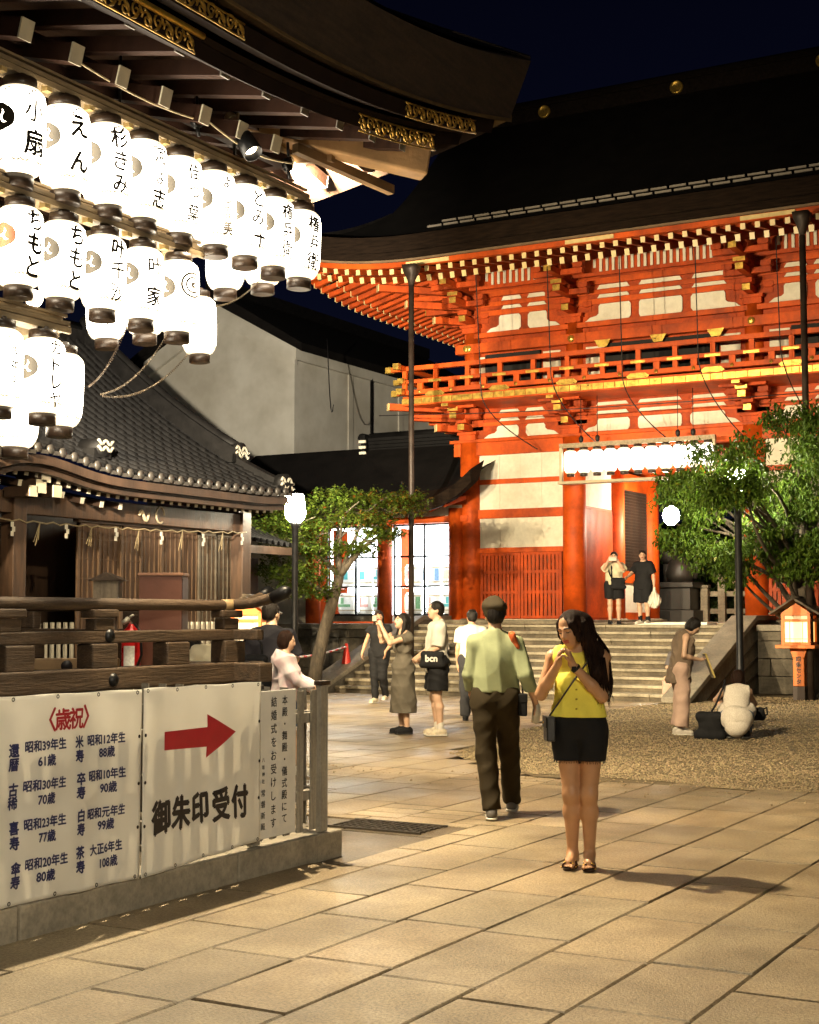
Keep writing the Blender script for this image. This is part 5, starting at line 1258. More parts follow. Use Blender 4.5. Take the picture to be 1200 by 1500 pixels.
# ------------------------------------------------------------------ lantern row in the gate and wires on its face
gr = thing('lantern_gantry', 'brown beam and pale board gantry holding the lantern row in the gate', 'frame', (-11.5, 30.75, 4.6)); O = Vector(gr.location)
m = MB(); m.b2((-13.28, 30.7, 5.44), (-9.6, 30.82, 5.54)); o = m.build('beam', RACK, gr); o.location = -O
m = MB(); m.b2((-13.28, 30.6, 4.60), (-9.6, 30.86, 4.66)); m.b2((-13.28, 30.7, 4.66), (-13.22, 30.8, 5.44)); m.b2((-9.66, 30.7, 4.66), (-9.6, 30.8, 5.44)); o = m.build('board', mat('frame_board', (.5, .42, .27), .6, .2, 6), gr); o.location = -O
PAPERG = emat('lit_gate_lantern_paper', (1, .93, .80), P_LANTERN_GATE); PG = PAPM.copy(); PG.materials[0] = PAPERG
for i in range(11):
    t = thing('paper_lantern', ('%s of eleven small lanterns from the left in the glowing row across the gate opening' % (ORD+('tenth', 'eleventh'))[i]).capitalize(), 'lantern', (-13.02+i*.325, 30.76, 5.43), 0, 'lantern row in the gate'); t.scale = (.92, .92, .92)
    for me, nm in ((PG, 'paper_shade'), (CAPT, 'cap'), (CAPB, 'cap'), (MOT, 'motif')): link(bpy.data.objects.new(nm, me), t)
WIRE = mat('black_cable', (.010, .008, .008), .6, .2, 20)
m_ = [((-14.81, 9.5), (-14.68, 6.7), (-14.01, 5.5)), ((-13.02, 9.4), (-12.95, 7.04), (-12.53, 5.57)), ((-11.31, 9.5), (-11.26, 6.8), (-10.79, 5.53)), ((-9.60, 9.5), (-9.56, 7.1), (-9.08, 5.5)), ((-7.87, 9.4), (-7.82, 7.2), (-7.65, 5.84))]
for i, (a, b_, c) in enumerate(m_):
    pts = []
    for k in range(25):
        t = k/24
        if t < .6: u = t/.6; pts.append((a[0]+(b_[0]-a[0])*u, 29.5, a[1]+(b_[1]-a[1])*u))
        else: u = (t-.6)/.4; pts.append((b_[0]+(c[0]-b_[0])*u**1.8, 29.5+1.6*u*u, b_[1]+(c[1]-b_[1])*(1-(1-u)**1.6*(1-u)) if 0 else b_[1]+(c[1]-b_[1])*u))
    tag(MB().tube(pts, .013, 6).build('hanging_cable', WIRE), 'black cable hanging down the gate face, %s from the left' % ('first', 'second', 'third', 'fourth', 'fifth')[i], 'cable', 'cables hanging from the gate eave')
tag(MB().tube([(-17.2, 29.2, 6.28), (-14.8, 29.2, 6.17), (-12.9, 29.2, 6.10), (-10, 29.2, 6.07), (-6, 29.2, 6.07)], .010, 6).build('level_cable', WIRE), 'thin black cable stretched level across the gate below the balcony', 'cable')
for i, x in enumerate((-12.75, -12.35, -10.45, -10.1)):
    t = thing('hanger', 'black hook and weight holding the gate lantern frame, %s of four from the left' % ORD[i], 'hook', (x, 30.74, 5.54), 0, 'hangers of the lantern frame')
    MB().tube([(0, 0, .1), (0, 0, 1.1)], .009, 6).build('rod', WIRE, t); MB().lathe([(.02, .0), (.05, .04), (.055, .12), (.02, .16)], 10).build('weight', WIRE, t)
for x, lb in ((-15.415, 'dark drain pole with funnel top under the left part of the gate eave'), (-6.84, 'dark drain pole rising from the broadleaf tree to the gate eave')):
    t = thing('drain_pole', lb, 'pole', (x, 27.55, .56 if x < -10 else 0)); h = 9.2-t.location.z
    MB().tube([(0, 0, 0), (0, 0, h-.35)], .062, 12).build('pole', mat('drain_copper', (.040, .026, .018), .5, .4, 6, metal=.3), t)
    MB().lathe([(.063, h-.35), (.10, h-.22), (.20, h-.02), (.22, h+.10)], 4).build('funnel', mat('drain_copper', (.040, .026, .018), .5), t)
tag(MB().tube([(-23.0+i*.25, 36-.35*i, 9.8-2.2*math.sin(i*.25)-.06*i) for i in range(9)], .015, 5).build('slack_cable', WIRE), 'slack dark cable hanging in front of the storehouse side wall', 'cable')

# ------------------------------------------------------------------ small things round the stage and steps
CONE = mat('cone_red', (.62, .035, .02), .4, .15, 9)
t = thing('traffic_cone', 'red traffic cone on the left stair coping holding a striped tape', 'cone', (-16.57, 26.75, .40))
MB().lathe([(.135, .03), (.105, .16), (.045, .52), (.03, .60)], 20).build('cone', CONE, t); MB().b2((-.18, -.18, 0), (.18, .18, .03)).build('base', CONE, t, bevel=.008)
TAPE = mat('barrier_tape_white', (.75, .70, .62), .5, .1, 9)
m = MB(); p0, p1 = Vector((-16.57, 26.75, .93)), Vector((-15.9, 22.6, .82)); n = 26
for i in range(n):
    a, c = p0.lerp(p1, i/n), p0.lerp(p1, (i+1)/n); a.z -= .10*math.sin(PI*i/n); c.z -= .10*math.sin(PI*(i+1)/n); m.cur = i % 2; m.tube([a, c], .022, 6, cap=False)
tag(m.build('barrier_tape', [TAPE, CONE]), 'red and white striped tape sagging from the traffic cone', 'tape')
t = thing('fire_extinguisher', 'red fire extinguisher with white label and black hose behind the railing', 'extinguisher', (-7.52, 8.93, 1.16))
MB().lathe([(.07, .0), (.075, .02), (.075, .27), (.06, .31), (.03, .34), (.025, .36)], 20).build('cylinder', mat('extinguisher_red', (.55, .012, .012), .3, .1, 9), t)
m = MB(); m.grid(lambda u, v: (.0765*math.cos(-1.7+u*1.2), .0765*math.sin(-1.7+u*1.2), .03+.16*v), 8, 1); m.build('label', mat('label_white', (.7, .68, .6), .5, .2, 60), t)
m = MB(); m.tube([(0, 0, .36), (-.02, -.02, .40), (.05, -.04, .43)], .012, 6); m.tube([(.01, -.06, .40+0), (.03, -.09, .39), (.0, -.1, .37)], .02, 8); m.build('handle', mat('handle_grey', (.5, .47, .38), .4, .1, 9), t)
MB().tube([(.05, -.02, .36), (.12, -.03, .3), (.13, -.03, .12), (.10, -.04, .03)], .011, 6).build('hose', IRON, t)
BX = mat('box_brown', (.14, .055, .034), .5, .2, 4, .1, 20)
t = thing('cabinet', 'tall reddish brown wooden cabinet standing behind the stage railing', 'cabinet', (-7.42, 9.2, 1.16), .48)
MB().b2((-.17, -.13, 0), (.17, .13, .74)).build('body', BX, t, bevel=.006); MB().b2((-.18, -.14, .742), (.18, .14, .765)).build('lid', mat('box_lid', (.33, .17, .10), .5, .2, 4), t, bevel=.004)
m = MB(); m.b2((.171, -.12, .03), (.176, .12, .72)); m.build('door', mat('box_side', (.040, .018, .016), .45, .2, 4), t)
t = thing('notice_post', 'small roofed wooden notice standing on the stage rail line', 'notice', (-7.68, 8.83, 1.16))
MB().b2((-.07, -.05, 0), (.07, .05, .48)).build('post', WOOD_G, t)
m = MB(); m.b2((-.10, -.06, .48), (.10, .06, .70)); m.build('board', WOOD_G, t); m = MB(); m.prism([(-.15, .70), (.15, .70), (.0, .765)], (0, .09, 0), (1, 0, 0), (0, 0, 1), .18); m.build('roof', WOOD_R, t)
for rz_, l in ((.45, t),): t.rotation_euler = (0, 0, rz_)
t = thing('offering_box', 'low tan wooden box with a black round crest behind the railing', 'box', (-8.12, 8.8, 1.16), .75)
MB().b2((-.45, -.12, 0), (.45, .12, .085)).build('body', mat('tan_wood', (.34, .22, .11), .6, .25, 5), t, bevel=.004)
MB().tube([(.04, -.123, .03), (.04, -.13, .03)], .045, 18).build('crest', INKB, t)
WP = mat('white_picket', (.30, .28, .23), .7, .15, 9)
for x0, y0, n, lb in ((-13.6, 12.9, 17, 'low white picket barrier before the timber hall, left stretch'), (-13.4, 16.9, 11, 'low white picket barrier before the timber hall, right of the brown cabinet')):
    t = thing('picket_barrier', lb, 'fence', (x0, y0, 0), 0, 'white picket barriers')
    for i in range(n):
        m = MB(); m.b2((-.015, i*.125, .3), (.015, i*.125+.05, 1.5)); m.build('picket', WP, t)
    m = MB(); m.b2((-.04, -.05, .55), (-.018, n*.125, .62)); m.b2((-.04, -.05, 1.25), (-.018, n*.125, 1.32)); m.build('rail', WP, t)
t = thing('ramp_plate', 'pale wedge shaped ramp plate lying on the top stair edge', 'ramp', (-10.4, 30.0, 1.405))
MB().prism([(-.75, 0), (.9, 0), (.9, .05), (-.2, .05)], (0, .35, 0), (1, 0, 0), (0, 0, 1), .7).build('plate', mat('ramp_white', (.75, .70, .58), .5, .1, 9), t)
# beyond the gate: shrine stonework, shrubs and darkness
PED = mat('dark_bronze', (.022, .018, .014), .5, .4, 4)
t = thing('guardian_pedestal', 'black guardian statue on a stepped stone pedestal seen through the gate', 'statue', (-13.0, 38.0, 1.4))
m = MB(); m.b2((-.62, -.5, 0), (.62, .5, .35)); m.b2((-.5, -.4, .352), (.5, .4, .95)); m.b2((-.6, -.48, .952), (.6, .48, 1.1)); m.build('pedestal', PED, t, bevel=.02)
m = MB(); m.lathe([(.34, 1.1), (.42, 1.3), (.36, 1.55), (.25, 1.75), (.1, 1.8)], 18, c=(.1, 0, 0)); m.lathe([(.1, 1.6), (.25, 1.7), (.28, 1.85), (.22, 2.05), (.08, 2.12)], 16, c=(-.2, 0, 0)); m.tube([(-.25, -.12, 1.1), (-.22, -.12, 1.6)], [.09, .12], 10); m.tube([(.5, 0, 1.2), (.6, 0, 1.6), (.48, 0, 1.95)], [.06, .09, .05], 8); m.build('statue', PED, t)
for i, (x, y, h) in enumerate(((-11.9, 38.5, 1.25), (-11.45, 38.5, 1.05), (-12.35, 38.4, .95), (-11.0, 39, 1.1))):
    t = thing('stone_post', '%s stone fence post beyond the gate opening' % ('tallest', 'plain mid height', 'short left', 'far right')[i], 'stone post', (x, y, 1.4), 0, 'stone posts beyond the gate')
    m = MB(); m.b2((-.1, -.1, 0), (.1, .1, h)); m.build('shaft', STONE, t, bevel=.02); MB().b2((-.13, -.13, h), (.13, .13, h+.08)).build('cap', STONE, t, bevel=.015)
t = thing('stone_rail', 'low stone rail between the posts beyond the gate', 'stone rail', (-11.7, 38.6, 1.4))
for z in (.25, .72): m = MB(); m.b2((-1.0, -.05, z), (.9, .05, z+.14)); m.build('bar', STONE, t, bevel=.01)
SHRUB = leafmat('shrub_leaf', (.035, .055, .014), .2)
for x, y, z, r, n, lb in ((-13.5, 46, 3.6, 2.6, 5000, 'dark tree mass filling the view beyond the gate, left side'), (-9.5, 47, 3.6, 2.8, 5000, 'dark tree mass filling the view beyond the gate, right side'), (-12.3, 39.2, 1.9, .6, 1600, 'small clipped shrub behind the stone rail beyond the gate'), (-13.3, 41, 2.9, 1.2, 2600, 'dark bush towering behind the guardian statue'), (-10.2, 42, 2.4, 1.3, 2200, 'dark bush far right beyond the gate opening')):
    t = thing('shrub', lb, 'shrub', (x, y, 1.4)); O = Vector(t.location)
    me = leaves('foliage', [(0, 0, z-1.4, r, r*.8, r*.75)], n, .13, .6, SHRUB, lambda p, i: np.array([1, 1, 1]), .3, 1); link(bpy.data.objects.new('foliage', me), t)
    MB().tube([(0, 0, 0), (0, 0, z-1.4)], .05, 6).build('stem', BARKT, t)
# ------------------------------------------------------------------ people: one skin per figure grown from a smooth distance field
def V3(*a): return np.array(a, float)
def cone(a, b, ra, rb, sq=None, k=None, m=0, clip=None): return dict(t='c', a=V3(*a), b=V3(*b), ra=ra, rb=rb, sq=sq, k=k, m=m, clip=clip)
def ell(c, r, R=None, k=None, m=0, neg=False, clip=None): return dict(t='e', c=V3(*c), r=V3(*r), R=R, k=k, m=m, neg=neg, clip=clip)
def pbox(p):
    if p['t'] == 'c':
        r = max(p['ra'], p['rb']); return np.minimum(p['a'], p['b'])-r, np.maximum(p['a'], p['b'])+r
    r = p['r'].max(); return p['c']-r, p['c']+r
def pd(p, X):
    if p['t'] == 'c':
        a, b = p['a'], p['b']; s = 1.0; Y = X
        if p['sq']:                                        # squashed along a direction through a
            n, s = np.array(p['sq'][0], float), p['sq'][1]; n /= np.linalg.norm(n)
            Y = X+((X-a)@n*(1/s-1))[..., None]*n; b = b+((b-a)@n*(1/s-1))*n
        ab = b-a; L2 = ab@ab+1e-12; t = np.clip(((Y-a)@ab)/L2, 0, 1)
        d = (np.linalg.norm(Y-a-t[..., None]*ab, axis=-1)-(p['ra']+(p['rb']-p['ra'])*t))*(s if p['sq'] else 1)
    else:
        Y = X-p['c']
        if p['R'] is not None: Y = Y@p['R']                # columns of R are the ellipsoid's axes
        k0 = np.linalg.norm(Y/p['r'], axis=-1); k1 = np.linalg.norm(Y/p['r']**2, axis=-1)+1e-9; d = k0*(k0-1)/k1
    if p['clip'] is not None:
        for pt, n in p['clip']: n = np.array(n, float); n /= np.linalg.norm(n); d = np.maximum(d, (X-np.array(pt))@n)
    return d
def field(prims, vox, K, noise=None, pad=.03, clip=None):
    lo = np.min([pbox(p)[0] for p in prims if not p.get('neg')], 0)-pad; hi = np.max([pbox(p)[1] for p in prims if not p.get('neg')], 0)+pad
    n = np.ceil((hi-lo)/vox).astype(int)+1
    f = np.full(n, .25, np.float32)
    for p in prims:
        k = p['k'] or K; a, b = pbox(p); i0 = np.clip(((a-lo-k-vox*2)/vox).astype(int), 0, n-1); i1 = np.clip(((b-lo+k+vox*2)/vox).astype(int)+1, 1, n)
        if (i1 <= i0).any(): continue
        g = np.stack(np.meshgrid(*[lo[q]+vox*np.arange(i0[q], i1[q]) for q in range(3)], indexing='ij'), -1)
        d = pd(p, g); sl = tuple(slice(i0[q], i1[q]) for q in range(3)); c = f[sl]
        if p.get('neg'):
            h = np.clip(.5-.5*(c+d)/k, 0, 1); f[sl] = c*(1-h)-d*h+k*h*(1-h)
        else:
            h = np.clip(.5+.5*(c-d)/k, 0, 1); f[sl] = c*(1-h)+d*h-k*h*(1-h)
    if noise or clip:
        g = np.stack(np.meshgrid(*[lo[q]+vox*np.arange(n[q]) for q in range(3)], indexing='ij'), -1)
        if noise: f += noise(g)
        for pt, nn in clip or (): nn = np.array(nn, float); nn /= np.linalg.norm(nn); f = np.maximum(f, (g-np.array(pt))@nn)
    f[0], f[-1], f[:, 0], f[:, -1], f[:, :, 0], f[:, :, -1] = [.05]*6
    return f, lo
def nets(f, lo, vox):
    """naive surface nets"""
    s = f < 0; nx, ny, nz_ = f.shape
    cs = [(i, j, k) for i in (0, 1) for j in (0, 1) for k in (0, 1)]
    cnt = sum(s[i:nx-1+i, j:ny-1+j, k:nz_-1+k].astype(np.int8) for i, j, k in cs); act = (cnt > 0) & (cnt < 8)
    idx = -np.ones(act.shape, int); I = np.argwhere(act); idx[act] = np.arange(len(I))
    acc = np.zeros((len(I), 3)); num = np.zeros(len(I))
    for ax in range(3):
        for o1 in (0, 1):
            for o2 in (0, 1):
                o = [0, 0, 0]; q = [a for a in range(3) if a != ax]; o[q[0]] = o1; o[q[1]] = o2; A = I+o; B = A.copy(); B[:, ax] += 1
                fa, fb = f[tuple(A.T)], f[tuple(B.T)]; m = (fa < 0) != (fb < 0); t = np.where(m, fa/(fa-fb+1e-12), 0)
                P = A.astype(float); P[:, ax] += t; acc[m] += P[m]; num[m] += 1
    Vt = lo+vox*acc/num[:, None]; F = []
    for ax in range(3):
        q = [(ax+1) % 3, (ax+2) % 3]; sa = [slice(0, d) for d in f.shape]; sb = list(sa); sa[ax] = slice(0, -1); sb[ax] = slice(1, None)
        E = np.argwhere(s[tuple(sa)] != s[tuple(sb)]); E = E[(E[:, q[0]] > 0) & (E[:, q[1]] > 0)]
        up = s[tuple(E.T)]
        c = []
        for d0, d1 in ((-1, -1), (0, -1), (0, 0), (-1, 0)): z = E.copy(); z[:, q[0]] += d0; z[:, q[1]] += d1; c.append(idx[tuple(z.T)])
        Q = np.stack(c, 1); Q[~up] = Q[~up][:, ::-1]; F.append(Q[(Q >= 0).all(1)])
    return Vt, np.concatenate(F)
def sdf_mesh(name, prims, vox, mats, K=.02, noise=None, clip=None, classify=None, relax=1):
    f, lo = field(prims, vox, K, noise, clip=clip); Vt, F = nets(f, lo, vox)
    for _ in range(relax):
        acc = np.zeros_like(Vt); n = np.zeros(len(Vt))
        for a in range(4): np.add.at(acc, F[:, a], Vt[F[:, (a+1) % 4]]); np.add.at(n, F[:, a], 1)
        Vt = Vt*.5+.5*acc/np.maximum(n, 1)[:, None]
    mi = None
    if classify is not None: mi = classify(Vt[F].mean(1))
    return npmesh(name, Vt, F, mats, mi)
def folds(amp, fr=(26, 22, 16), seed=0):
    r = np.random.default_rng(seed); D = r.normal(size=(5, 3))*np.array(fr); ph = r.random(5)*6
    return lambda g: (amp*(sum(np.abs(np.sin(.6*(g@D[i])+ph[i]+1.2*np.sin(g@D[(i+1) % 5]*.35)))**.8 for i in range(5))-3.9)).astype(np.float32)
def rotm(yaw=0, pitch=0, roll=0):
    """columns: right, forward, up of a head turned left by yaw, nodding down by pitch, tipping to its right by roll"""
    return np.array((Matrix.Rotation(yaw, 3, 'Z') @ Matrix.Rotation(-pitch, 3, 'X') @ Matrix.Rotation(roll, 3, 'Y')))
def lerp(a, b, t): return tuple(np.array(a)*(1-t)+np.array(b)*t)
SKIN_L = mat('skin_light', (.56, .355, .235), .5, .10, 9, .05, 60); SKIN_T = mat('skin_tan', (.48, .255, .13), .48, .12, 9, .05, 60); SKIN_M = mat('skin_medium', (.50, .29, .175), .5, .1, 9)
LIPS = mat('lips', (.36, .085, .065), .4, .1, 20); BROW = mat('brow_lash', (.018, .011, .008), .6, .1, 20); NAIL = mat('eye_white', (.55, .5, .45), .3, .1, 20)
HAIR_B = mat('hair_black', (.010, .007, .005), .5, .5, 14, .5, 60, stretch=(5, 5, .35), spec=.25); HAIR_D = mat('hair_dark_brown', (.022, .010, .006), .6, .5, 14, .5, 60, stretch=(5, 5, .35), spec=.12)
def cloth(name, c, rough=.8, **k): return mat('cloth_'+name, c, rough, k.pop('var', .15), k.pop('scale', 5), .15, 120, spec=.25, **k)
def head_prims(c, R, s=1.0, face=True):
    """head about its centre c; local x right, y forward, z up"""
    c = np.array(c); L = lambda x, y, z: tuple(c+R@(np.array((x, y, z))*s)); e = lambda x, y, z, r, **k: ell(L(x, y, z), tuple(np.array(r)*s), R, **k)
    P = [e(0, -.012, .03, (.074, .092, .084)), e(0, .022, -.035, (.058, .068, .078)), e(0, .045, -.082, (.030, .032, .026), k=.03), e(0, .03, -.02, (.064, .05, .05), k=.03)]
    if face:
        P += [e(-.031, .088, .004, (.017, .014, .010), neg=True, k=.012), e(.031, .088, .004, (.017, .014, .010), neg=True, k=.012)]
        P += [e(-.030, .0715, .001, (.014, .012, .010), k=.008), e(.030, .0715, .001, (.014, .012, .010), k=.008)]
        P += [cone(L(0, .083, .012), L(0, .104, -.026), .008*s, .0115*s, k=.012), e(-.010, .095, -.030, (.008, .008, .007), k=.01), e(.010, .095, -.030, (.008, .008, .007), k=.01)]
        P += [cone(L(-.018, .083, -.055), L(.018, .083, -.055), .0065*s, .0065*s, k=.01), cone(L(-.012, .082, -.066), L(.012, .082, -.066), .0075*s, .0075*s, k=.01)]
        P += [cone(L(-.045, .078, .022), L(-.015, .087, .024), .005*s, .005*s, k=.018), cone(L(.045, .076, .022), L(.015, .085, .024), .005*s, .005*s, k=.018)]
        for sd in (-1, 1): P += [e(sd*.076, -.005, -.008, (.010, .020, .032), k=.008)]
    return P
def face_class(c, R, s=1.0):
    c = np.array(c)
    def f(X):
        q = (X-c)@R/s; x, y, z = q[:, 0], q[:, 1], q[:, 2]; ax = np.abs(x); m = np.zeros(len(X), int); fr = y > .06
        m[fr & (ax < .025-.25*np.abs(z+.060)) & (np.abs(z+.0605) < .0125)] = 1
        m[fr & (ax > .012) & (ax < .05) & (np.abs(z-(.026-.10*np.abs(ax-.03))) < .0045)] = 2
        m[fr & (ax > .016) & (ax < .046) & (np.abs(z-(-.004+.16*np.abs(ax-.031))) < .0035)] = 2
        return m
    return f
def hand_prims(w, d, pn, s=1.0, curl=.5, spread=.12, thumb=1, curls=None):
    """palm from wrist w along d, palm facing pn; thumb=+-1 picks the side; five separate fingers"""
    w = np.array(w, float); d = np.array(d, float); d /= np.linalg.norm(d); pn = np.array(pn, float); pn -= d*(pn@d); pn /= np.linalg.norm(pn); sd = np.cross(d, pn)*thumb
    P = [cone(w, w+d*.03*s, .021*s, .024*s, k=.015)]
    pc = w+d*.052*s; R = np.stack([sd, d, pn], 1); P.append(ell(pc, (.038*s, .046*s, .016*s), R, k=.012))
    for i, (off, L) in enumerate(((.028, .070), (.0095, .079), (-.0095, .073), (-.027, .058))):
        b = w+d*(.088-.004*abs(i-1))*s+sd*off*s; a = (curls[i] if curls else curl)
        dir0 = d+sd*spread*(1.2-i)*.6; dir0 /= np.linalg.norm(dir0); p = b-dir0*.012*s
        ang = 0; r = .0088*s
        for seg, ln in enumerate((.44, .32, .26)):
            ang += a*(.75 if seg == 0 else 1.0); v = dir0*math.cos(ang)+pn*math.sin(ang); q = p+v*L*ln*s+(dir0*.012*s if seg == 0 else 0); P.append(cone(p, q, r, r*.93, k=.004)); p = q; r *= .92
    b = w+d*.028*s+sd*.028*s; v = (d*.62+sd*.62+pn*.35); v /= np.linalg.norm(v); q = b+v*.038*s; v2 = d*.9+sd*.12+pn*.35*curl*1.5; v2 /= np.linalg.norm(v2); q2 = q+v2*.030*s
    P += [cone(b, q, .0125*s, .0105*s, k=.010), cone(q, q2, .0102*s, .0085*s, k=.004)]
    return P
def limb_arm(sh, el_, wr, s=1.0, r=(.048, .038, .040, .026)): return [cone(sh, el_, r[0]*s, r[1]*s, k=.02), cone(el_, lerp(el_, wr, .35), r[1]*s, r[2]*s, k=.02), cone(lerp(el_, wr, .35), wr, r[2]*s, r[3]*s, k=.02)]
def limb_leg(hp_, kn, an, s=1.0, r=(.088, .056, .058, .036)):
    kn_, an_ = np.array(kn), np.array(an); cf = lerp(kn, an, .3); bk = (0, -.012*s, 0)
    return [cone(hp_, kn, r[0]*s, r[1]*s, k=.03), ell(tuple(kn_+np.array((0, .014*s, 0))), (.044*s, .034*s, .05*s), k=.03), cone(kn, tuple(np.array(cf)+np.array(bk)), r[1]*.95*s, r[2]*s, k=.03), cone(tuple(np.array(cf)+np.array(bk)), an, r[2]*s, r[3]*s, k=.03)]
def foot_prims(an, yaw, s=1.0, drop=.075, r=.034):
    a = np.array(an); f = V3(-math.sin(yaw), math.cos(yaw), 0); z = V3(0, 0, 1)
    return [cone(a, a-z*(drop-.04)*s-f*.035*s, .036*s, .034*s, k=.02), cone(a-z*(drop-.036)*s-f*.03*s, a-z*(drop-.028)*s+f*.115*s, r*s, .028*s, k=.02), cone(a, a-z*(drop-.04)*s+f*.09*s, .033*s, .03*s, k=.025)]
def toes(an, yaw, s=1.0, drop=.075, side=1):
    a = np.array(an); f = V3(-math.sin(yaw), math.cos(yaw), 0); z = V3(0, 0, 1); r = np.cross(f, z)*side; P = []
    for i, (o, L, q) in enumerate(((-.030, .172, .013), (-.012, .170, .0095), (.003, .162, .009), (.017, .152, .0085), (.030, .140, .008))): P.append(cone(a-z*(drop-.02)*s+f*.10*s+r*o*s, a-z*(drop-.013)*s+f*L*s+r*o*s*1.15, q*s, q*.85*s, k=.005))
    return P
def shoe(an, yaw, s=1.0, drop=.075, ht=.05):
    a = np.array(an)-V3(0, 0, drop*s); f = V3(-math.sin(yaw), math.cos(yaw), 0); z = V3(0, 0, 1)
    return [cone(a-f*.045*s+z*.045*s, a+f*.14*s+z*.036*s, .044*s, .040*s, k=.02, clip=[(tuple(a+z*.002), (0, 0, -1))]), cone(a-f*.03*s+z*.06*s, a+f*.06*s+z*.055*s, .042*s, .036*s, k=.02), cone(a+z*.08*s, a+z*(.08+ht)*s, .044*s, .045*s, k=.02, clip=[(tuple(a+z*(.05+ht)*s), (0, 0, 1))])]
def sole(an, yaw, s=1.0, drop=.075): 
    a = np.array(an)-V3(0, 0, drop*s); f = V3(-math.sin(yaw), math.cos(yaw), 0)
    return [cone(a-f*.045*s+V3(0, 0, .012), a+f*.145*s+V3(0, 0, .012), .052*s, .047*s, sq=((0, 0, 1), .3), clip=[(tuple(a+V3(0, 0, .001)), (0, 0, -1)), (tuple(a+V3(0, 0, .026*s)), (0, 0, 1))])]
def torso(pel, ch, nk, hd, shl, shr, fw, s=1.0, fem=False, g=0):
    """pelvis, chest, neck base; fw = forward dir; g grows it into a garment"""
    sq = (tuple(fw), .62); w = .118 if fem else .122; P = []
    P += [cone(tuple(np.array(pel)+np.array((-.055*s, 0, 0))), tuple(np.array(pel)+np.array((.055*s, 0, 0))), .105*s+g, .105*s+g, sq=(tuple(fw), .86), k=.04)]
    mid_ = lerp(pel, ch, .45); P += [cone(pel, mid_, w*s+g, (.108 if fem else .128)*s+g, sq=sq, k=.05), cone(mid_, ch, (.108 if fem else .128)*s+g, .128*s+g, sq=(tuple(fw), .68), k=.05)]
    P += [cone(lerp(shl, ch, .12), lerp(shr, ch, .12), .050*s+g, .050*s+g, k=.05), cone(shl, nk, .046*s+g, .05*s+g*.6, k=.05), cone(shr, nk, .046*s+g, .05*s+g*.6, k=.05), cone(ch, lerp(ch, nk, .8), .125*s+g, .06*s+g*.5, sq=(tuple(fw), .7), k=.05)]
    if fem:
        r = np.cross(fw, (0, 0, 1))
        for q in (-1, 1): P.append(ell(tuple(np.array(ch)+np.array(fw)*.068*s+r*q*.062*s-V3(0, 0, .035*s)), (.06*s+g, .052*s+g, .062*s+g), k=.03))
    return P
def person(label, loc, rz): return tag(bpy.data.objects.new('person', None), label, 'person'), loc, rz
def finish(body, label, loc, rz, kids, group=None):
    o = link(bpy.data.objects.new('person', body)); o.location = loc; o.rotation_euler = (0, 0, rz); tag(o, label, 'person', group)
    for nm, me in kids: link(bpy.data.objects.new(nm, me), o)
    return o
BODY_M = lambda sk: [sk, LIPS, BROW]
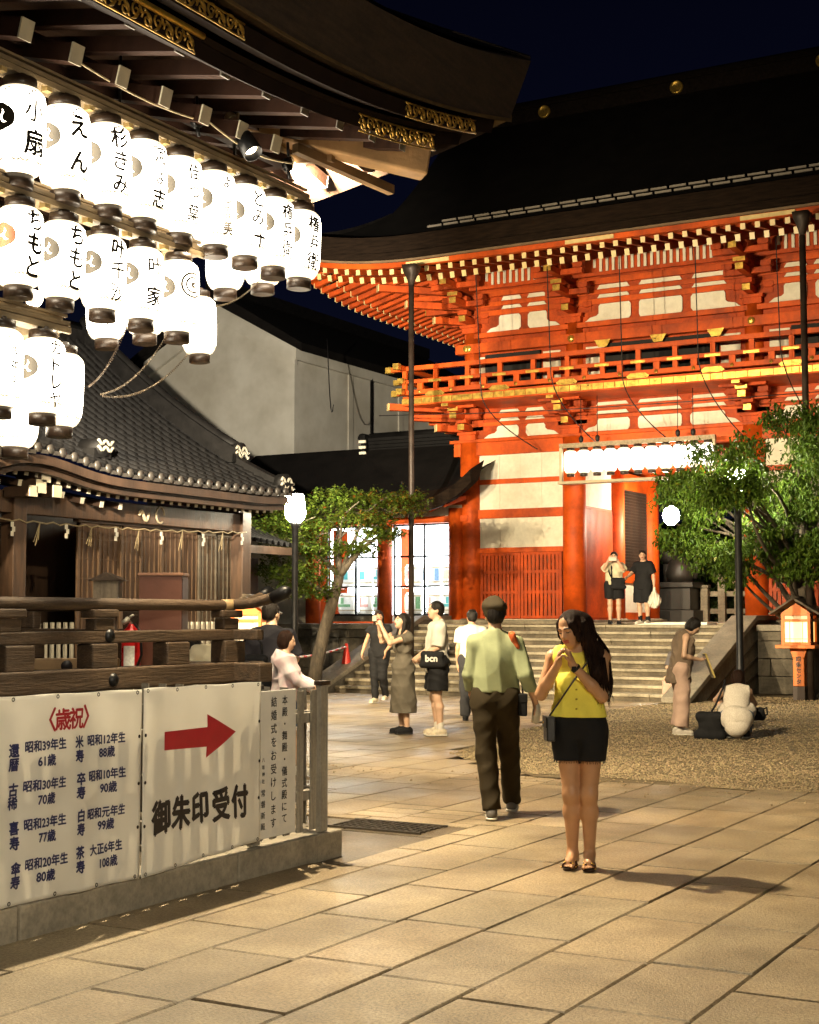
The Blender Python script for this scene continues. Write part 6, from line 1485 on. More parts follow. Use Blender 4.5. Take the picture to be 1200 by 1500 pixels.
# ---- the praying woman in yellow
def hero():
    loc, rz = (-3.60, 8.60, .004), math.radians(-166)
    hc, hR = (.035, .045, 1.498), rotm(-.48, .30, .10)
    shr, shl = (.158, -.005, 1.318), (-.158, .0, 1.318); er, el_ = (.232, .045, 1.082), (-.162, .085, 1.075); wr, wl = (.100, .180, 1.280), (.010, .190, 1.280)
    hr, hl = (.078, 0, .86), (-.088, 0, .86); kr, kl = (.050, .015, .462), (-.066, .02, .462); ar, al = (.050, -.035, .085), (-.060, -.015, .085)
    pel, ch, nk = (-.005, 0, .90), (0, -.005, 1.19), (.005, -.01, 1.345)
    fw = (0, 1, 0)
    B = torso(pel, ch, nk, hc, shl, shr, fw, .93, True)+[cone((.0, -.012, 1.33), (.022, .012, 1.44), .048, .046, k=.025)]
    B += head_prims(hc, hR, .98)
    for s, e, w in ((shr, er, wr), (shl, el_, wl)): B += limb_arm(s, e, w, .92, (.050, .039, .041, .026))
    B += hand_prims(wr, (-.20, .16, .96), (-1, .05, .1), .92, 1.0, .05, -1, (1.0, 1.05, 1.0, .9))+hand_prims(wl, (.20, .16, .96), (1, .05, .1), .92, 1.0, .05, 1, (.9, .95, 1.0, 1.0))
    for h, k_, a, y in ((hr, kr, ar, -.08), (hl, kl, al, .10)):
        B += limb_leg(h, k_, a, .94, (.086, .053, .055, .034)); B += foot_prims(a, y, .9, .078, .032)+toes(a, y, .9, .078, 1 if h is hr else -1)
    body = sdf_mesh('person', B, .0052, BODY_M(SKIN_T), .018, classify=face_class(hc, hR, .98), relax=1)
    kids = []
    # sleeveless yellow top with a gathered hem and deep armholes
    g = .014
    t = torso(pel, ch, nk, hc, (-.118, 0, 1.322), (.118, 0, 1.322), fw, .93, True, g)+[cone((-.003, .004, 1.06), (-.005, .004, .93), .142, .158, sq=(fw, .72), k=.05)]
    wr_ = folds(.0046, (40, 24, 12), 4)
    def ny_(gd): x, z = gd[..., 0], gd[..., 2]; return wr_(gd)+(.006*np.sin(x*62+np.sin(z*9)*1.5)*np.clip((1.08-z)/.14, 0, 1)+.003*np.sin(x*40+gd[..., 1]*30)*np.clip((z-1.0)/.1, 0, 1)).astype(np.float32)
    arm = [cone((sx*.205, 0, 1.36), (sx*.215, .01, 1.20), .062, .055) for sx in (-1, 1)]
    for p in arm: p['neg'] = True; p['k'] = .008
    me = sdf_mesh('top', t+[dict(p, t='c') for p in ()], .0062, cloth('yellow', (.86, .77, .11), .75, var=.10), .03, ny_, clip=[((0, 0, .945), (0, .0, -1)), ((0, .06, 1.345), (0, .75, .65)), ((.172, 0, 1.2), (1, 0, .12)), ((-.172, 0, 1.2), (-1, 0, .12))])
    kids.append(('top', me))
    m = MB()
    for z in (1.0, 1.06, 1.12, 1.18): m.box((-.006, .128-(z-1.0)*.08, z), (.009, .02, .009))
    kids.append(('button', m.mesh('button', cloth('button', (.35, .27, .03)))))
    s = [cone((-.055, 0, .90), (.045, 0, .90), .115, .115, sq=(fw, .86), k=.04), cone((0, 0, .985), (0, 0, .90), .128, .135, sq=(fw, .74), k=.03), cone((.078, 0, .86), (.068, .004, .655), .098, .090, k=.02), cone((-.088, 0, .86), (-.080, .006, .655), .098, .090, k=.02)]
    me = sdf_mesh('shorts', s, .0065, cloth('black_denim', (.010, .010, .011), .85), .02, folds(.003, (30, 24, 30), 8), clip=[((0, 0, .672), (0, 0, -1)), ((0, 0, .985), (0, 0, 1))]); kids.append(('shorts', me))
    fr = MB(); r = random.Random(4)
    for cx, cy in ((.068, .004), (-.080, .006)):
        for i in range(60):
            a = i/60*2*PI; x, y = cx+.088*math.cos(a), cy+.088*math.sin(a); fr.tube([(x, y, .676), (x+r.uniform(-.006, .006), y, .662-r.random()*.008)], .0016, 4)
    kids.append(('fringe', fr.mesh('fringe', cloth('black_denim', (.010, .010, .011)))))
    # hair: crown, long fall over her left shoulder, less behind the right
    c = np.array(hc); L = lambda x, y, z: tuple(c+hR@np.array((x, y, z)))
    h = [ell(L(0, -.020, .030), (.082, .096, .088), hR, k=.03)]
    h += [cone(L(-.078, -.02, .01), (-.095, .045, 1.38), .034, .042, k=.03), cone((-.095, .045, 1.38), (-.135, .10, 1.22), .040, .041, k=.04), cone((-.135, .10, 1.22), (-.158, .08, 1.12), .036, .014, k=.04), cone((-.13, .02, 1.36), (-.175, .03, 1.16), .040, .028, k=.04), cone((-.175, .03, 1.16), (-.18, .025, 1.08), .028, .008, k=.03)]
    h += [cone(L(-.03, -.09, .0), (-.05, -.085, 1.30), .070, .075, k=.05), cone((-.05, -.085, 1.30), (-.09, -.10, 1.12), .072, .036, k=.05), cone(L(.045, -.07, -.0), (.065, -.075, 1.31), .050, .052, k=.04), cone((.065, -.075, 1.31), (.06, -.09, 1.12), .05, .03, k=.04)]
    h += [cone(L(.072, .022, .048), L(.079, .025, -.045), .016, .013, k=.03), cone(L(-.062, .060, .05), L(-.082, .045, -.06), .018, .022, k=.03)]
    h += [ell(L(.012, .118, -.002), (.060, .090, .108), hR, neg=True, k=.012)]
    def hn(gd): x, y, z = gd[..., 0], gd[..., 1], gd[..., 2]; a = np.arctan2(y+.02, x-.02); w = np.clip((1.60-z)/.14, .12, 1); return (w*(.0030*np.sin(a*30+np.sin(z*11)*1.6)+.0022*np.sin(a*67+z*17)+.0026*np.sin(x*90+y*70+z*7))).astype(np.float32)
    kids.append(('hair', sdf_mesh('hair', h, .0052, HAIR_D, .025, hn)))
    st_ = MB()
    for i in range(26):
        a = r.random(); p = Vector((-.10-.09*a, .06+.05*r.random(), 1.32)); st_.tube([p, p+Vector((-.02, .015, -.14)), p+Vector((-.035+.03*(r.random()-.5), .0, -.19-.05*r.random())), p+Vector((-.04+.06*(r.random()-.5), -.02, -.25-.07*r.random()))], [.004, .0045, .003, .0008], 5)
    for side_, path, n_, w_ in ((0, ((-.07, .03, 1.50), (-.095, .05, 1.38), (-.135, .10, 1.22), (-.160, .08, 1.10)), 70, .05), (1, ((-.05, -.06, 1.52), (-.15, .0, 1.36), (-.175, .03, 1.16), (-.185, .025, 1.06)), 50, .045), (2, ((.075, -.03, 1.52), (.085, -.05, 1.40), (.085, -.06, 1.25), (.07, -.07, 1.12)), 30, .03)):
        for i in range(n_):
            a_, rr_ = r.random()*6.28, w_*(.75+.4*r.random()); t_ = r.uniform(.7, 1.0); pts_ = []
            for q_, pp in enumerate(path): k_ = rr_*(.6, 1, 1, .55)[q_]; pts_.append(Vector(pp)+Vector((math.cos(a_)*k_+r.uniform(-.004, .004), math.sin(a_)*k_+r.uniform(-.004, .004), 0)))
            pts_[-1] = pts_[-2].lerp(pts_[-1], t_); st_.tube(pts_, [.0016, .0028, .0026, .0006], 4, cap=False)
    kids.append(('hair_strand', st_.mesh('hair_strand', HAIR_D)))
    # sandals
    for a, y, sd in ((ar, -.08, 1), (al, .10, -1)):
        f = Vector((-math.sin(y), math.cos(y), 0)); q = Vector((f.y, -f.x, 0))*sd; b = Vector((a[0], a[1], 0)); m = MB()
        pts = []
        for i in range(24):
            t = i/24*2*PI; u = math.cos(t); v = math.sin(t); wd = .040+.006*u; pts.append((b.x+f.x*(.05+.115*u)+q.x*v*wd, b.y+f.y*(.05+.115*u)+q.y*v*wd))
        m.prism(pts if sd else pts, (0, 0, .001), (1, 0, 0), (0, 1, 0), .013); m.cur = 1
        def strap(z0, d0, d1, hh, w=.0065):
            P_ = []
            for i in range(9):
                v = -1+2*i/8; d = d0+(d1-d0)*i/8; P_.append(b+f*d+q*v*.041+Vector((0, 0, .012+hh*math.sqrt(max(0, 1-v*v)))))
            m.tube(P_, w, 6); return P_
        gem = []
        for d0, d1, hh in ((.13, .10, .036), (.10, .13, .036), (.07, .045, .05), (.04, .07, .05)): gem += strap(0, d0, d1, hh)
        m.tube([b+f*.055+q*v*.036+Vector((0, 0, .075+.010*abs(v)))-f*.08*abs(math.cos(v*1.5)) if 0 else b-f*.035*math.cos(v*1.57)+q*v*.034+f*.0+Vector((0, 0, .078)) for v in [-1+i/5 for i in range(11)]], .006, 6)
        m.cur = 2
        for g_ in gem[1::2]: m.lathe([(.0, .006), (.006, .004), (.007, 0)], 8, c=g_+Vector((0, 0, .005)), cap=False)
        kids.append(('sandal', m.mesh('sandal', [cloth('sandal_sole', (.035, .018, .010)), cloth('sandal_strap', (.075, .028, .014), .4), GOLD])))
    m = MB(); w = Vector(wl); d = (Vector(wl)-Vector(el_)).normalized(); c0 = w-d*.035; m.tube([c0-d*.009, c0+d*.009], .0315, 16, cap=False); u = d.orthogonal().normalized()
    m.box(c0+Vector((.005, .028, -.002)), (.028, .012, .028)); kids.append(('wristwatch', m.mesh('wristwatch', IRON)))
    o = finish(body, 'woman in yellow sleeveless top and black shorts praying with clasped hands', loc, rz, kids)
    # shoulder bag hanging at her right hip
    LEA = mat('black_leather', (.012, .011, .011), .42, .2, 20, .15, 80)
    M = Matrix.Translation(loc) @ Matrix.Rotation(rz, 4, 'Z')
    bg_ = thing('shoulder_bag', 'small black box shoulder bag hanging at the hip of the woman in yellow', 'bag', M @ Vector((.172, .085, .795)), rz+.35)
    MB().b2((-.028, -.065, 0), (.028, .065, .155)).build('body', LEA, bg_, bevel=.008); MB().b2((.0285, -.066, .085), (.034, .066, .158)).build('flap', LEA, bg_, bevel=.004); MB().box((.036, -.02, .115), (.006, .012, .012)).build('clasp', GOLD, bg_)
    iM = Matrix.Rotation(-.35, 4, 'Z'); q = lambda p: iM @ (Vector(p)-Vector((.172, .085, .795)))
    MB().tube([q(p) for p in ((.165, .12, .955), (.13, .135, 1.0), (.06, .143, 1.10), (-.01, .142, 1.20), (-.075, .112, 1.29), (-.105, .05, 1.365), (-.10, -.03, 1.37), (-.03, -.10, 1.25), (.10, -.11, 1.08), (.165, -.02, .97), (.172, .03, .95))], .0055, 6).build('strap', LEA, bg_)
hero()

# ---- everyone else
def std(s=1.0, **kw):
    J = dict(pel=(0, 0, .93), ch=(0, 0, 1.25), nk=(0, -.01, 1.435), hd=(0, .025, 1.588), hR=(0, 0, 0), sr=(.172, 0, 1.36), sl=(-.172, 0, 1.36), er=(.215, -.02, 1.11), el=(-.215, -.02, 1.11), wr=(.225, .06, .87), wl=(-.225, .06, .87),
             hr=(.092, 0, .90), hl=(-.092, 0, .90), kr=(.10, .02, .49), kl=(-.10, .02, .49), ar=(.10, -.02, .08), al=(-.10, -.02, .08), fr=-.12, fl=.12, dr=(0, .1, -1), dl=(0, .1, -1), pr=(-1, 0, 0), pl=(1, 0, 0), curl=.45, fw=(0, 1, 0))
    J.update(kw)
    return {k: (tuple(np.array(v)*s) if k in ('pel', 'ch', 'nk', 'hd', 'sr', 'sl', 'er', 'el', 'wr', 'wl', 'hr', 'hl', 'kr', 'kl', 'ar', 'al') else v) for k, v in J.items()}
def fig(label, loc, rz, J, skin, outfit, hair, s=1.0, fem=False, vox=.011, hairm=HAIR_B, shoes=None, group=None):
    hR = rotm(*J['hR']); fw = J['fw']
    B = torso(J['pel'], J['ch'], J['nk'], J['hd'], J['sl'], J['sr'], fw, s*.97, fem)+[cone(J['nk'], lerp(J['nk'], J['hd'], .75), .056*s, .052*s, k=.025)]+head_prims(J['hd'], hR, s*.98)
    for q, t in (('r', -1), ('l', 1)):
        B += limb_arm(J['s'+q], J['e'+q], J['w'+q], s*(.9 if fem else 1)); B += hand_prims(J['w'+q], J['d'+q], J['p'+q], s*(.92 if fem else 1.02), J['curl'], .1, t)
        B += limb_leg(J['h'+q], J['k'+q], J['a'+q], s*(.95 if fem else 1)); B += foot_prims(J['a'+q], J['f'+q], s)
    body = sdf_mesh('person', B, vox, BODY_M(skin), .02, classify=face_class(J['hd'], hR, s*.98))
    kids = []
    for i, o in enumerate(outfit):
        nm, col = o[0], o[1]; k = o[2] if len(o) > 2 else {}; ns = folds(k.get('fold', .005)*1.5, k.get('fr', (20, 18, 14)), i+len(label)); P = []; cl = list(k.get('clip', ()))
        if nm in ('shirt', 'blouse', 'tunic', 'jacket'):
            g = k.get('g', .016); P = torso(J['pel'], J['ch'], J['nk'], J['hd'], J['sl'], J['sr'], fw, s*.97, fem, g)
            hz = k.get('hem'); P += [cone(J['ch'], lerp(J['ch'], J['pel'], k.get('fall', 1.15)), (.14*s+g), (k.get('w', .15)*s+g), sq=(fw, .72), k=.05)]
            for q in 'rl':
                t = k.get('sleeve', .55); a, b_, w = np.array(J['s'+q]), np.array(J['e'+q]), np.array(J['w'+q])
                if t <= 0: continue
                if t < 1: e_ = a+(b_-a)*t; P.append(cone(a, e_+(e_-a)*.2, .062*s+g*.6, .064*s+g*.7, k=.03, clip=[(tuple(e_), tuple(b_-a))]))
                else:
                    P.append(cone(a, b_, .062*s+g*.5, .052*s+g*.5, k=.03)); P[-1]['k'] = .016; e_ = b_+(w-b_)*min(1, t-1); P.append(cone(b_, e_+(e_-b_)*.05, .050*s+g*.4, .036*s+g*.4, k=.012, clip=[(tuple(e_), tuple(w-b_))]))
            if hz is not None: cl.append(((0, 0, hz*s), (0, 0, -1)))
            cl.append((tuple(np.array(J['nk'])+np.array((0, 0, .03*s))), tuple(np.array(J['hd'])-np.array(J['nk'])+np.array((0, .02, 0)))))
            if t <= 0:
                r_ = np.array(J['sr'])-np.array(J['sl']); cl += [(tuple(np.array(J['sr'])+r_*.03), tuple(r_)), (tuple(np.array(J['sl'])-r_*.03), tuple(-r_))]
        elif nm in ('shorts', 'trousers'):
            g = k.get('g', .02); P = [cone(tuple(np.array(J['hr'])+(0, 0, .04*s)), tuple(np.array(J['hl'])+(0, 0, .04*s)), .112*s+g, .112*s+g, sq=(fw, .86), k=.04), cone(tuple(np.array(J['pel'])+(0, 0, .10*s)), J['pel'], .125*s+g, .135*s+g, sq=(fw, .74), k=.04)]
            for q in 'rl':
                h_, k_, a = J['h'+q], J['k'+q], J['a'+q]
                if nm == 'shorts': e_ = lerp(h_, k_, k.get('len', .8)); P.append(cone(h_, e_, .10*s+g, k.get('flare', .088)*s+g, k=.03, clip=[(lerp(h_, k_, k.get('len', .8)), tuple(np.array(k_)-np.array(h_)))]))
                else: P += [cone(h_, k_, .098*s+g, .068*s+g, k=.03), cone(k_, lerp(k_, a, k.get('len', 1.0)), .068*s+g, k.get('cuff', .056)*s+g, k=.03, clip=[(lerp(k_, a, k.get('len', 1.0)), tuple(np.array(a)-np.array(k_)))])]
            cl.append((tuple(np.array(J['pel'])+(0, 0, .10*s)), tuple(np.array(J['ch'])-np.array(J['pel']))))
        elif nm == 'dress':
            g = .016; P = torso(J['pel'], J['ch'], J['nk'], J['hd'], J['sl'], J['sr'], fw, s*.97, fem, g)+[cone(J['pel'], (0, 0, .3*s), .178*s, .225*s, sq=(fw, .82), k=.06)]
            for q in 'rl': a, b_ = np.array(J['s'+q]), np.array(J['e'+q]); e_ = a+(b_-a)*.3; P.append(cone(a, e_, .06*s+g*.6, .062*s+g*.6, k=.03, clip=[(tuple(e_), tuple(b_-a))]))
            cl += [((0, 0, .30*s), (0, 0, -1)), (tuple(np.array(J['nk'])+np.array((0, 0, .005))), tuple(np.array(J['hd'])-np.array(J['nk'])+np.array((0, .05, 0))))]
        elif nm == 'raw': P = k['prims']; nm = k['name']
        kids.append((nm, sdf_mesh(nm, P, k.get('vox', vox), col, k.get('K', .025), ns, clip=cl)))
    c = np.array(J['hd']); L = lambda x, y, z: tuple(c+hR@(np.array((x, y, z))*s)); e = lambda x, y, z, r, **k: ell(L(x, y, z), tuple(np.array(r)*s), hR, **k)
    H = [e(0, -.022, .036, (.083, .095, .088), k=.03)]
    if hair == 'short': H += [e(0, -.055, -.02, (.070, .055, .06), k=.03), e(0, .12, -.03, (.085, .075, .095), neg=True, k=.015), e(0, .0, -.135, (.1, .2, .07), neg=True, k=.015)]
    elif hair == 'bob': H += [e(0, -.03, -.03, (.090, .085, .085), k=.03), e(0, .13, -.045, (.06, .095, .105), neg=True, k=.015)]
    elif hair == 'long': H += [cone(L(0, -.07, 0), L(0, -.095, -.28), .075*s, .07*s, k=.04), cone(L(.07, -.02, 0), L(.075, -.02, -.2), .028*s, .025*s, k=.03), cone(L(-.07, -.02, 0), L(-.075, -.02, -.2), .028*s, .025*s, k=.03), e(0, .13, -.045, (.058, .095, .105), neg=True, k=.015)]
    elif hair == 'tail': H += [e(0, -.055, -.02, (.068, .055, .06), k=.03), cone(L(0, -.12, .06), L(0, -.13, -.2), .035*s, .02*s, k=.02), e(0, -.115, .075, (.03, .03, .03), k=.01), e(0, .125, -.04, (.075, .085, .10), neg=True, k=.015)]
    if hair: kids.append(('hair', sdf_mesh('hair', H, vox*.8, hairm, .025, folds(.003, (60, 50, 12), 3))))
    for i, q in enumerate('rl'):
        if shoes:
            kids.append(('shoe', sdf_mesh('shoe', shoe(J['a'+q], J['f'+q], s*1.02), vox*.8, shoes[0], .02)))
            if len(shoes) > 1: kids.append(('sole', sdf_mesh('sole', sole(J['a'+q], J['f'+q], s*1.02), vox*.8, shoes[1], .01)))
    return finish(body, label, loc, rz, kids, group)
def strap_bag(label, loc, rz, size, col, strap=None, name='shoulder_bag', R=None, rnd=.02):
    t = thing(name, label, 'bag', loc, rz); sx, sy, sz = size
    p = [cone((-sx/2+rnd, 0, rnd), (sx/2-rnd, 0, rnd), sy/2, sy/2, k=.04), cone((-sx/2+rnd*1.6, 0, sz-rnd), (sx/2-rnd*1.6, 0, sz-rnd), sy/2.4, sy/2.4, k=.04), ell((0, 0, sz/2), (sx/2, sy/2, sz/2), k=.04)]
    link(bpy.data.objects.new('body', sdf_mesh('body', p, .009, col, .05, folds(.003))), t)
    if strap: MB().tube(strap, .014, 6).build('strap', col, t)
    return t
BLK = cloth('black', (.010, .010, .011)); WHT = cloth('white', (.62, .58, .50)); SOLE = mat('rubber_white', (.55, .52, .45), .6, .15, 20); SOLEB = mat('rubber_black', (.012, .012, .012), .6, .15, 20)
AW = lambda a: math.radians(a)
# guard in green walking away
OLV = cloth('olive', (.034, .024, .010)); SAGE = cloth('sage', (.29, .325, .185)); GLV = cloth('glove_white', (.7, .66, .55))
J = std(1.0, hR=(.1, .08, 0), sr=(.168, -.01, 1.36), sl=(-.168, .01, 1.36), er=(.26, -.06, 1.13), wr=(.34, .05, .90), el=(-.215, .03, 1.12), wl=(-.19, .16, .90), dr=(.1, .25, -1), hr=(.09, 0, .90), hl=(-.09, 0, .90), kl=(-.075, -.02, .49), al=(-.035, -.10, .08), kr=(.12, .16, .50), ar=(.14, .28, .10), fl=.05, fr=-.12)
guard = fig('man in sage green shirt, olive cap and dark trousers walking away on the paving', (-5.06, 10.40, 0), AW(26), J, SKIN_M, [('shirt', SAGE, dict(sleeve=1.92, hem=.985, fall=.85, g=.020, fold=.005)), ('trousers', OLV, dict(g=.014, cuff=.064, fold=.004)),
    ('raw', OLV, dict(name='cap', vox=.008, prims=[ell((0, .02, 1.66), (.105, .118, .052), k=.02), cone((0, .02, 1.625), (0, .02, 1.645), .096, .098, k=.02), ell((0, .13, 1.63), (.075, .065, .012), k=.02)])),
    ('raw', cloth('orange_tab', (.6, .13, .04)), dict(name='epaulette', vox=.008, prims=[cone((.14, -.075, 1.435), (.185, -.07, 1.34), .022, .02)])),
    ('raw', GLV, dict(name='glove', vox=.007, fold=.001, prims=[ell((.35, .065, .845), (.034, .05, .062), k=.02), cone((.355, .08, .80), (.36, .09, .75), .022, .014), cone((.34, .06, .80), (.34, .07, .745), .02, .013), cone((.33, .04, .80), (.325, .05, .755), .02, .013)]))], 'short', 1.0, vox=.0085, shoes=(mat('trainer_grey', (.16, .15, .14), .6, .3, 20), SOLE))
guard.scale = (.93, .95, 1.0)
t = thing('belt_pouch', 'black equipment pouch on the belt of the man in green', 'pouch', Matrix.Translation((-5.06, 10.40, 0)) @ Matrix.Rotation(AW(26), 4, 'Z') @ Vector((.215, -.02, .80)), AW(26))
MB().b2((-.035, -.05, 0), (.035, .05, .17)).build('body', BLK, t, bevel=.012); MB().b2((-.038, -.053, .10), (.038, .053, .175)).build('flap', BLK, t, bevel=.01); MB().tube([(0, .02, .16), (0, .02, .27)], .008, 6).build('aerial', BLK, t)
# woman in the grey dress taking a picture
J = std(.955, hR=(.1, -.22, 0), er=(.17, .26, 1.30), wr=(.09, .34, 1.54), el=(-.17, .26, 1.28), wl=(-.07, .36, 1.53), dr=(-.3, .25, .9), dl=(.3, .25, .9), pr=(-.6, -.2, 0), pl=(.6, -.2, 0), curl=.8)
fig('woman in long grey dress raising a phone with both hands', (-9.75, 17.2, 0), AW(140), J, SKIN_L, [('dress', cloth('grey', (.115, .10, .075)), dict(fold=.006))], 'long', .955, True, .0095, shoes=(BLK, SOLEB))
t = thing('phone', 'pale phone held up by the woman in the grey dress', 'phone', Matrix.Translation((-9.75, 17.2, 0)) @ Matrix.Rotation(AW(140), 4, 'Z') @ Vector((0.01, .41, 1.555)), AW(140)); MB().box((0, 0, 0), (.15, .010, .075)).build('case', cloth('phone_case', (.55, .50, .40), .4), t, bevel=.004); MB().box((0, -.0065, 0), (.14, .002, .068)).build('screen', IRON, t)
# man in the cream t-shirt
J = std(1.045, hR=(.12, -.10, 0), er=(.20, .02, 1.12), wr=(.07, .24, 1.0), el=(-.20, .03, 1.12), wl=(-.05, .25, .99), dr=(-.6, .5, -.5), dl=(.6, .5, -.5), curl=.7)
o = fig('man in cream t-shirt and black shorts with glasses, hands joined, looking up', (-9.2, 17.15, 0), AW(128), J, SKIN_L, [('shirt', cloth('cream', (.56, .54, .47)), dict(sleeve=.95, hem=.80, fall=1.35, w=.175, g=.034, fold=.0035)), ('shorts', BLK, dict(len=.78, flare=.1, g=.03)),
    ('raw', BLK, dict(name='waist_band', vox=.01, prims=[cone((0, 0, .985), (0, 0, 1.02), .20, .20, sq=((0, 1, 0), .80))])), ('raw', WHT, dict(name='sock', vox=.009, prims=[cone(J['ar'], tuple(np.array(J['ar'])+(0, 0, .09)), .046, .048), cone(J['al'], tuple(np.array(J['al'])+(0, 0, .09)), .046, .048)]))], 'short', 1.045, vox=.0095, shoes=(mat('trainer_cream', (.58, .50, .36), .6, .3, 20), SOLE))
m = MB(); hd = Vector(J['hd']); R_ = Matrix(rotm(.12, -.10, 0).tolist()); g_ = lambda x, y, z: hd+R_ @ (Vector((x, y, z))*1.045)
for sd in (-1, 1): m.tube([g_(sd*.034+.022*math.cos(a*.6), .108, .006+.018*math.sin(a*.6)) for a in range(12)], .0025, 5); m.tube([g_(sd*.056, .105, .01), g_(sd*.082, .0, .01)], .0025, 5)
link(bpy.data.objects.new('glasses', m.mesh('glasses', IRON)), o)
t = strap_bag('black waist bag with white letters on the man in the cream t-shirt', Matrix.Translation((-9.2, 17.15, 0)) @ Matrix.Rotation(AW(128), 4, 'Z') @ Vector((-.20, .10, .93)), AW(128)+1.15, (.30, .10, .17), BLK, name='waist_bag')
sheet('lettering', [('bcn', .12, .08, 0, .10)], lambda a, b_: (-a, .056, b_), cloth('print_white', (.7, .68, .62)), t, dirn=(0, 1)); sheet('lettering', [('bcn', .12, .08, 0, .10)], lambda a, b_: (a, -.056, b_), cloth('print_white', (.7, .68, .62)), t, dirn=(0, -1))
# woman in black striding down from the wall
J = std(.99, hR=(.5, .05, 0), er=(.27, -.02, 1.13), wr=(.30, .10, .92), el=(-.25, -.05, 1.12), wl=(-.17, .12, .95), kr=(.06, .08, .49), ar=(.04, .10, .08), kl=(-.08, .02, .49), al=(-.04, -.22, .12))
fig('woman in black top and trousers with long brown hair walking past the stairs', (-13.6, 23.1, 0), AW(188), J, SKIN_M, [('blouse', BLK, dict(sleeve=.2, hem=.84, g=.014)), ('trousers', BLK, dict(g=.012, cuff=.045))], 'long', .99, True, .011, HAIR_D, shoes=(mat('trainer_cream', (.58, .50, .36)), SOLE))
# seated on the stairs
J = std(.95, pel=(0, -.02, .12), ch=(0, .04, .46), nk=(0, .06, .64), hd=(0, .10, .79), hR=(-.3, .25, 0), sr=(.165, .05, .59), sl=(-.165, .05, .59), er=(.21, .16, .36), el=(-.21, .16, .36), wr=(.07, .33, .36), wl=(-.07, .33, .36), dr=(-.3, 1, .1), dl=(.3, 1, .1), hr=(.09, .02, .10), hl=(-.09, .02, .10), kr=(.10, .42, .14), kl=(-.10, .42, .14), ar=(.09, .46, -.22), al=(-.09, .46, -.22))
fig('woman in white blouse with ponytail sitting on the stairs', (-14.7, 27.35, .56), AW(-145), J, SKIN_L, [('blouse', WHT, dict(sleeve=1.6, g=.022, fall=.95)), ('trousers', cloth('pale_grey', (.34, .32, .29)), dict(g=.018, len=.95))], 'tail', .95, True, .012, shoes=(BLK, SOLEB))
# white shirt behind the guard
J = std(.985, hR=(.2, .1, 0))
fig('man in plain white t-shirt half hidden behind the man in green', (-10.05, 19.85, 0), AW(20), J, SKIN_M, [('shirt', WHT, dict(sleeve=.7, hem=.84, fall=1.2, g=.026)), ('trousers', cloth('charcoal', (.03, .03, .033)), {})], 'short', .985, vox=.012, shoes=(BLK, SOLEB))
# group by the stage corner
J = std(1.01, hR=(-.6, .1, 0), er=(.25, .03, 1.13), wr=(.16, .2, .98), el=(-.25, .03, 1.13), wl=(-.15, .2, .98))
fig('man in black t-shirt with his back turned beyond the railing corner', (-8.66, 12.5, 0), AW(28), J, SKIN_L, [('shirt', cloth('navy_black', (.006, .0055, .009)), dict(sleeve=.8, hem=.84, fall=1.2, g=.026, fold=.008)), ('trousers', cloth('charcoal', (.03, .03, .033)), {})], 'short', 1.01, vox=.0095, shoes=(BLK, SOLEB))
J = std(.95, ch=(-.05, .20, 1.20), nk=(-.06, .36, 1.30), hd=(-.07, .46, 1.34), hR=(.2, .9, 0), sr=(.11, .29, 1.29), sl=(-.21, .29, 1.29), er=(.17, .40, 1.05), el=(-.25, .40, 1.05), wr=(.08, .55, .95), wl=(-.12, .55, .95), dr=(0, .6, -.8), dl=(0, .6, -.8), fw=(0, .75, -.66))
CRM = cloth('cream_apron', (.62, .55, .38))
fig('woman in cream top bending forward behind the railing corner', (-8.42, 11.5, 0), AW(95), J, SKIN_L, [('blouse', CRM, dict(sleeve=.4, g=.02)), ('trousers', cloth('charcoal', (.03, .03, .033)), {})], 'bob', .95, True, .0105, shoes=(BLK, SOLEB))
strap_bag('black tote bag on the back of the bending woman in cream', (-8.15, 11.42, .92), AW(20), (.30, .14, .26), BLK, [(-.12, 0, .22), (-.10, .03, .40), (.0, .06, .50), (.10, .03, .40), (.12, 0, .22)], 'tote_bag')
PNK = mat('cloth_pink_print', (.70, .66, .66), .8, .15, 11, col2=(.70, .50, .53), bump=.1)
J = std(.84, hR=(.0, .15, 0), er=(.22, .16, 1.14), wr=(.15, .40, 1.02), el=(-.22, .14, 1.12), wl=(-.16, .38, 1.0), dr=(0, 1, -.3), dl=(0, 1, -.3), kr=(.09, .10, .50), ar=(.09, .20, .09), kl=(-.09, .0, .49), al=(-.09, -.2, .1))
fig('child in pink and white blouse hurrying past the fence end', (-8.25, 12.15, 0), AW(-62), J, SKIN_L, [('blouse', PNK, dict(sleeve=1.7, hem=.86, fall=1.25, w=.18, g=.035, fold=.01)), ('shorts', cloth('denim', (.08, .11, .2)), {})], 'bob', .84, True, .010, HAIR_D, shoes=(WHT, SOLE))
# on the landing
J = std(.94, hR=(.0, -.05, 0), er=(.22, .16, 1.30), wr=(.12, .30, 1.50), el=(-.22, .18, 1.28), wl=(-.08, .30, 1.50), dr=(-.3, .2, .9), dl=(.3, .2, .9), pr=(-.6, -.2, 0), pl=(.6, -.2, 0), curl=.8)
fig('person in pale short sleeved shirt and black shorts photographing from the landing', (-11.75, 30.15, 1.4), AW(-160), J, SKIN_L, [('shirt', cloth('ivory', (.58, .53, .36)), dict(sleeve=.9, hem=.82, fall=1.25, w=.165, g=.03)), ('shorts', BLK, dict(len=.72, g=.03, flare=.1)), ('raw', BLK, dict(name='camera_strap', prims=[cone((.06, .145, 1.30), (.05, .165, 1.05), .014, .014)]))], 'short', .94, vox=.012, shoes=(BLK, SOLEB))
M_ = Matrix.Translation((-11.75, 30.15, 1.4)) @ Matrix.Rotation(AW(-160), 4, 'Z')
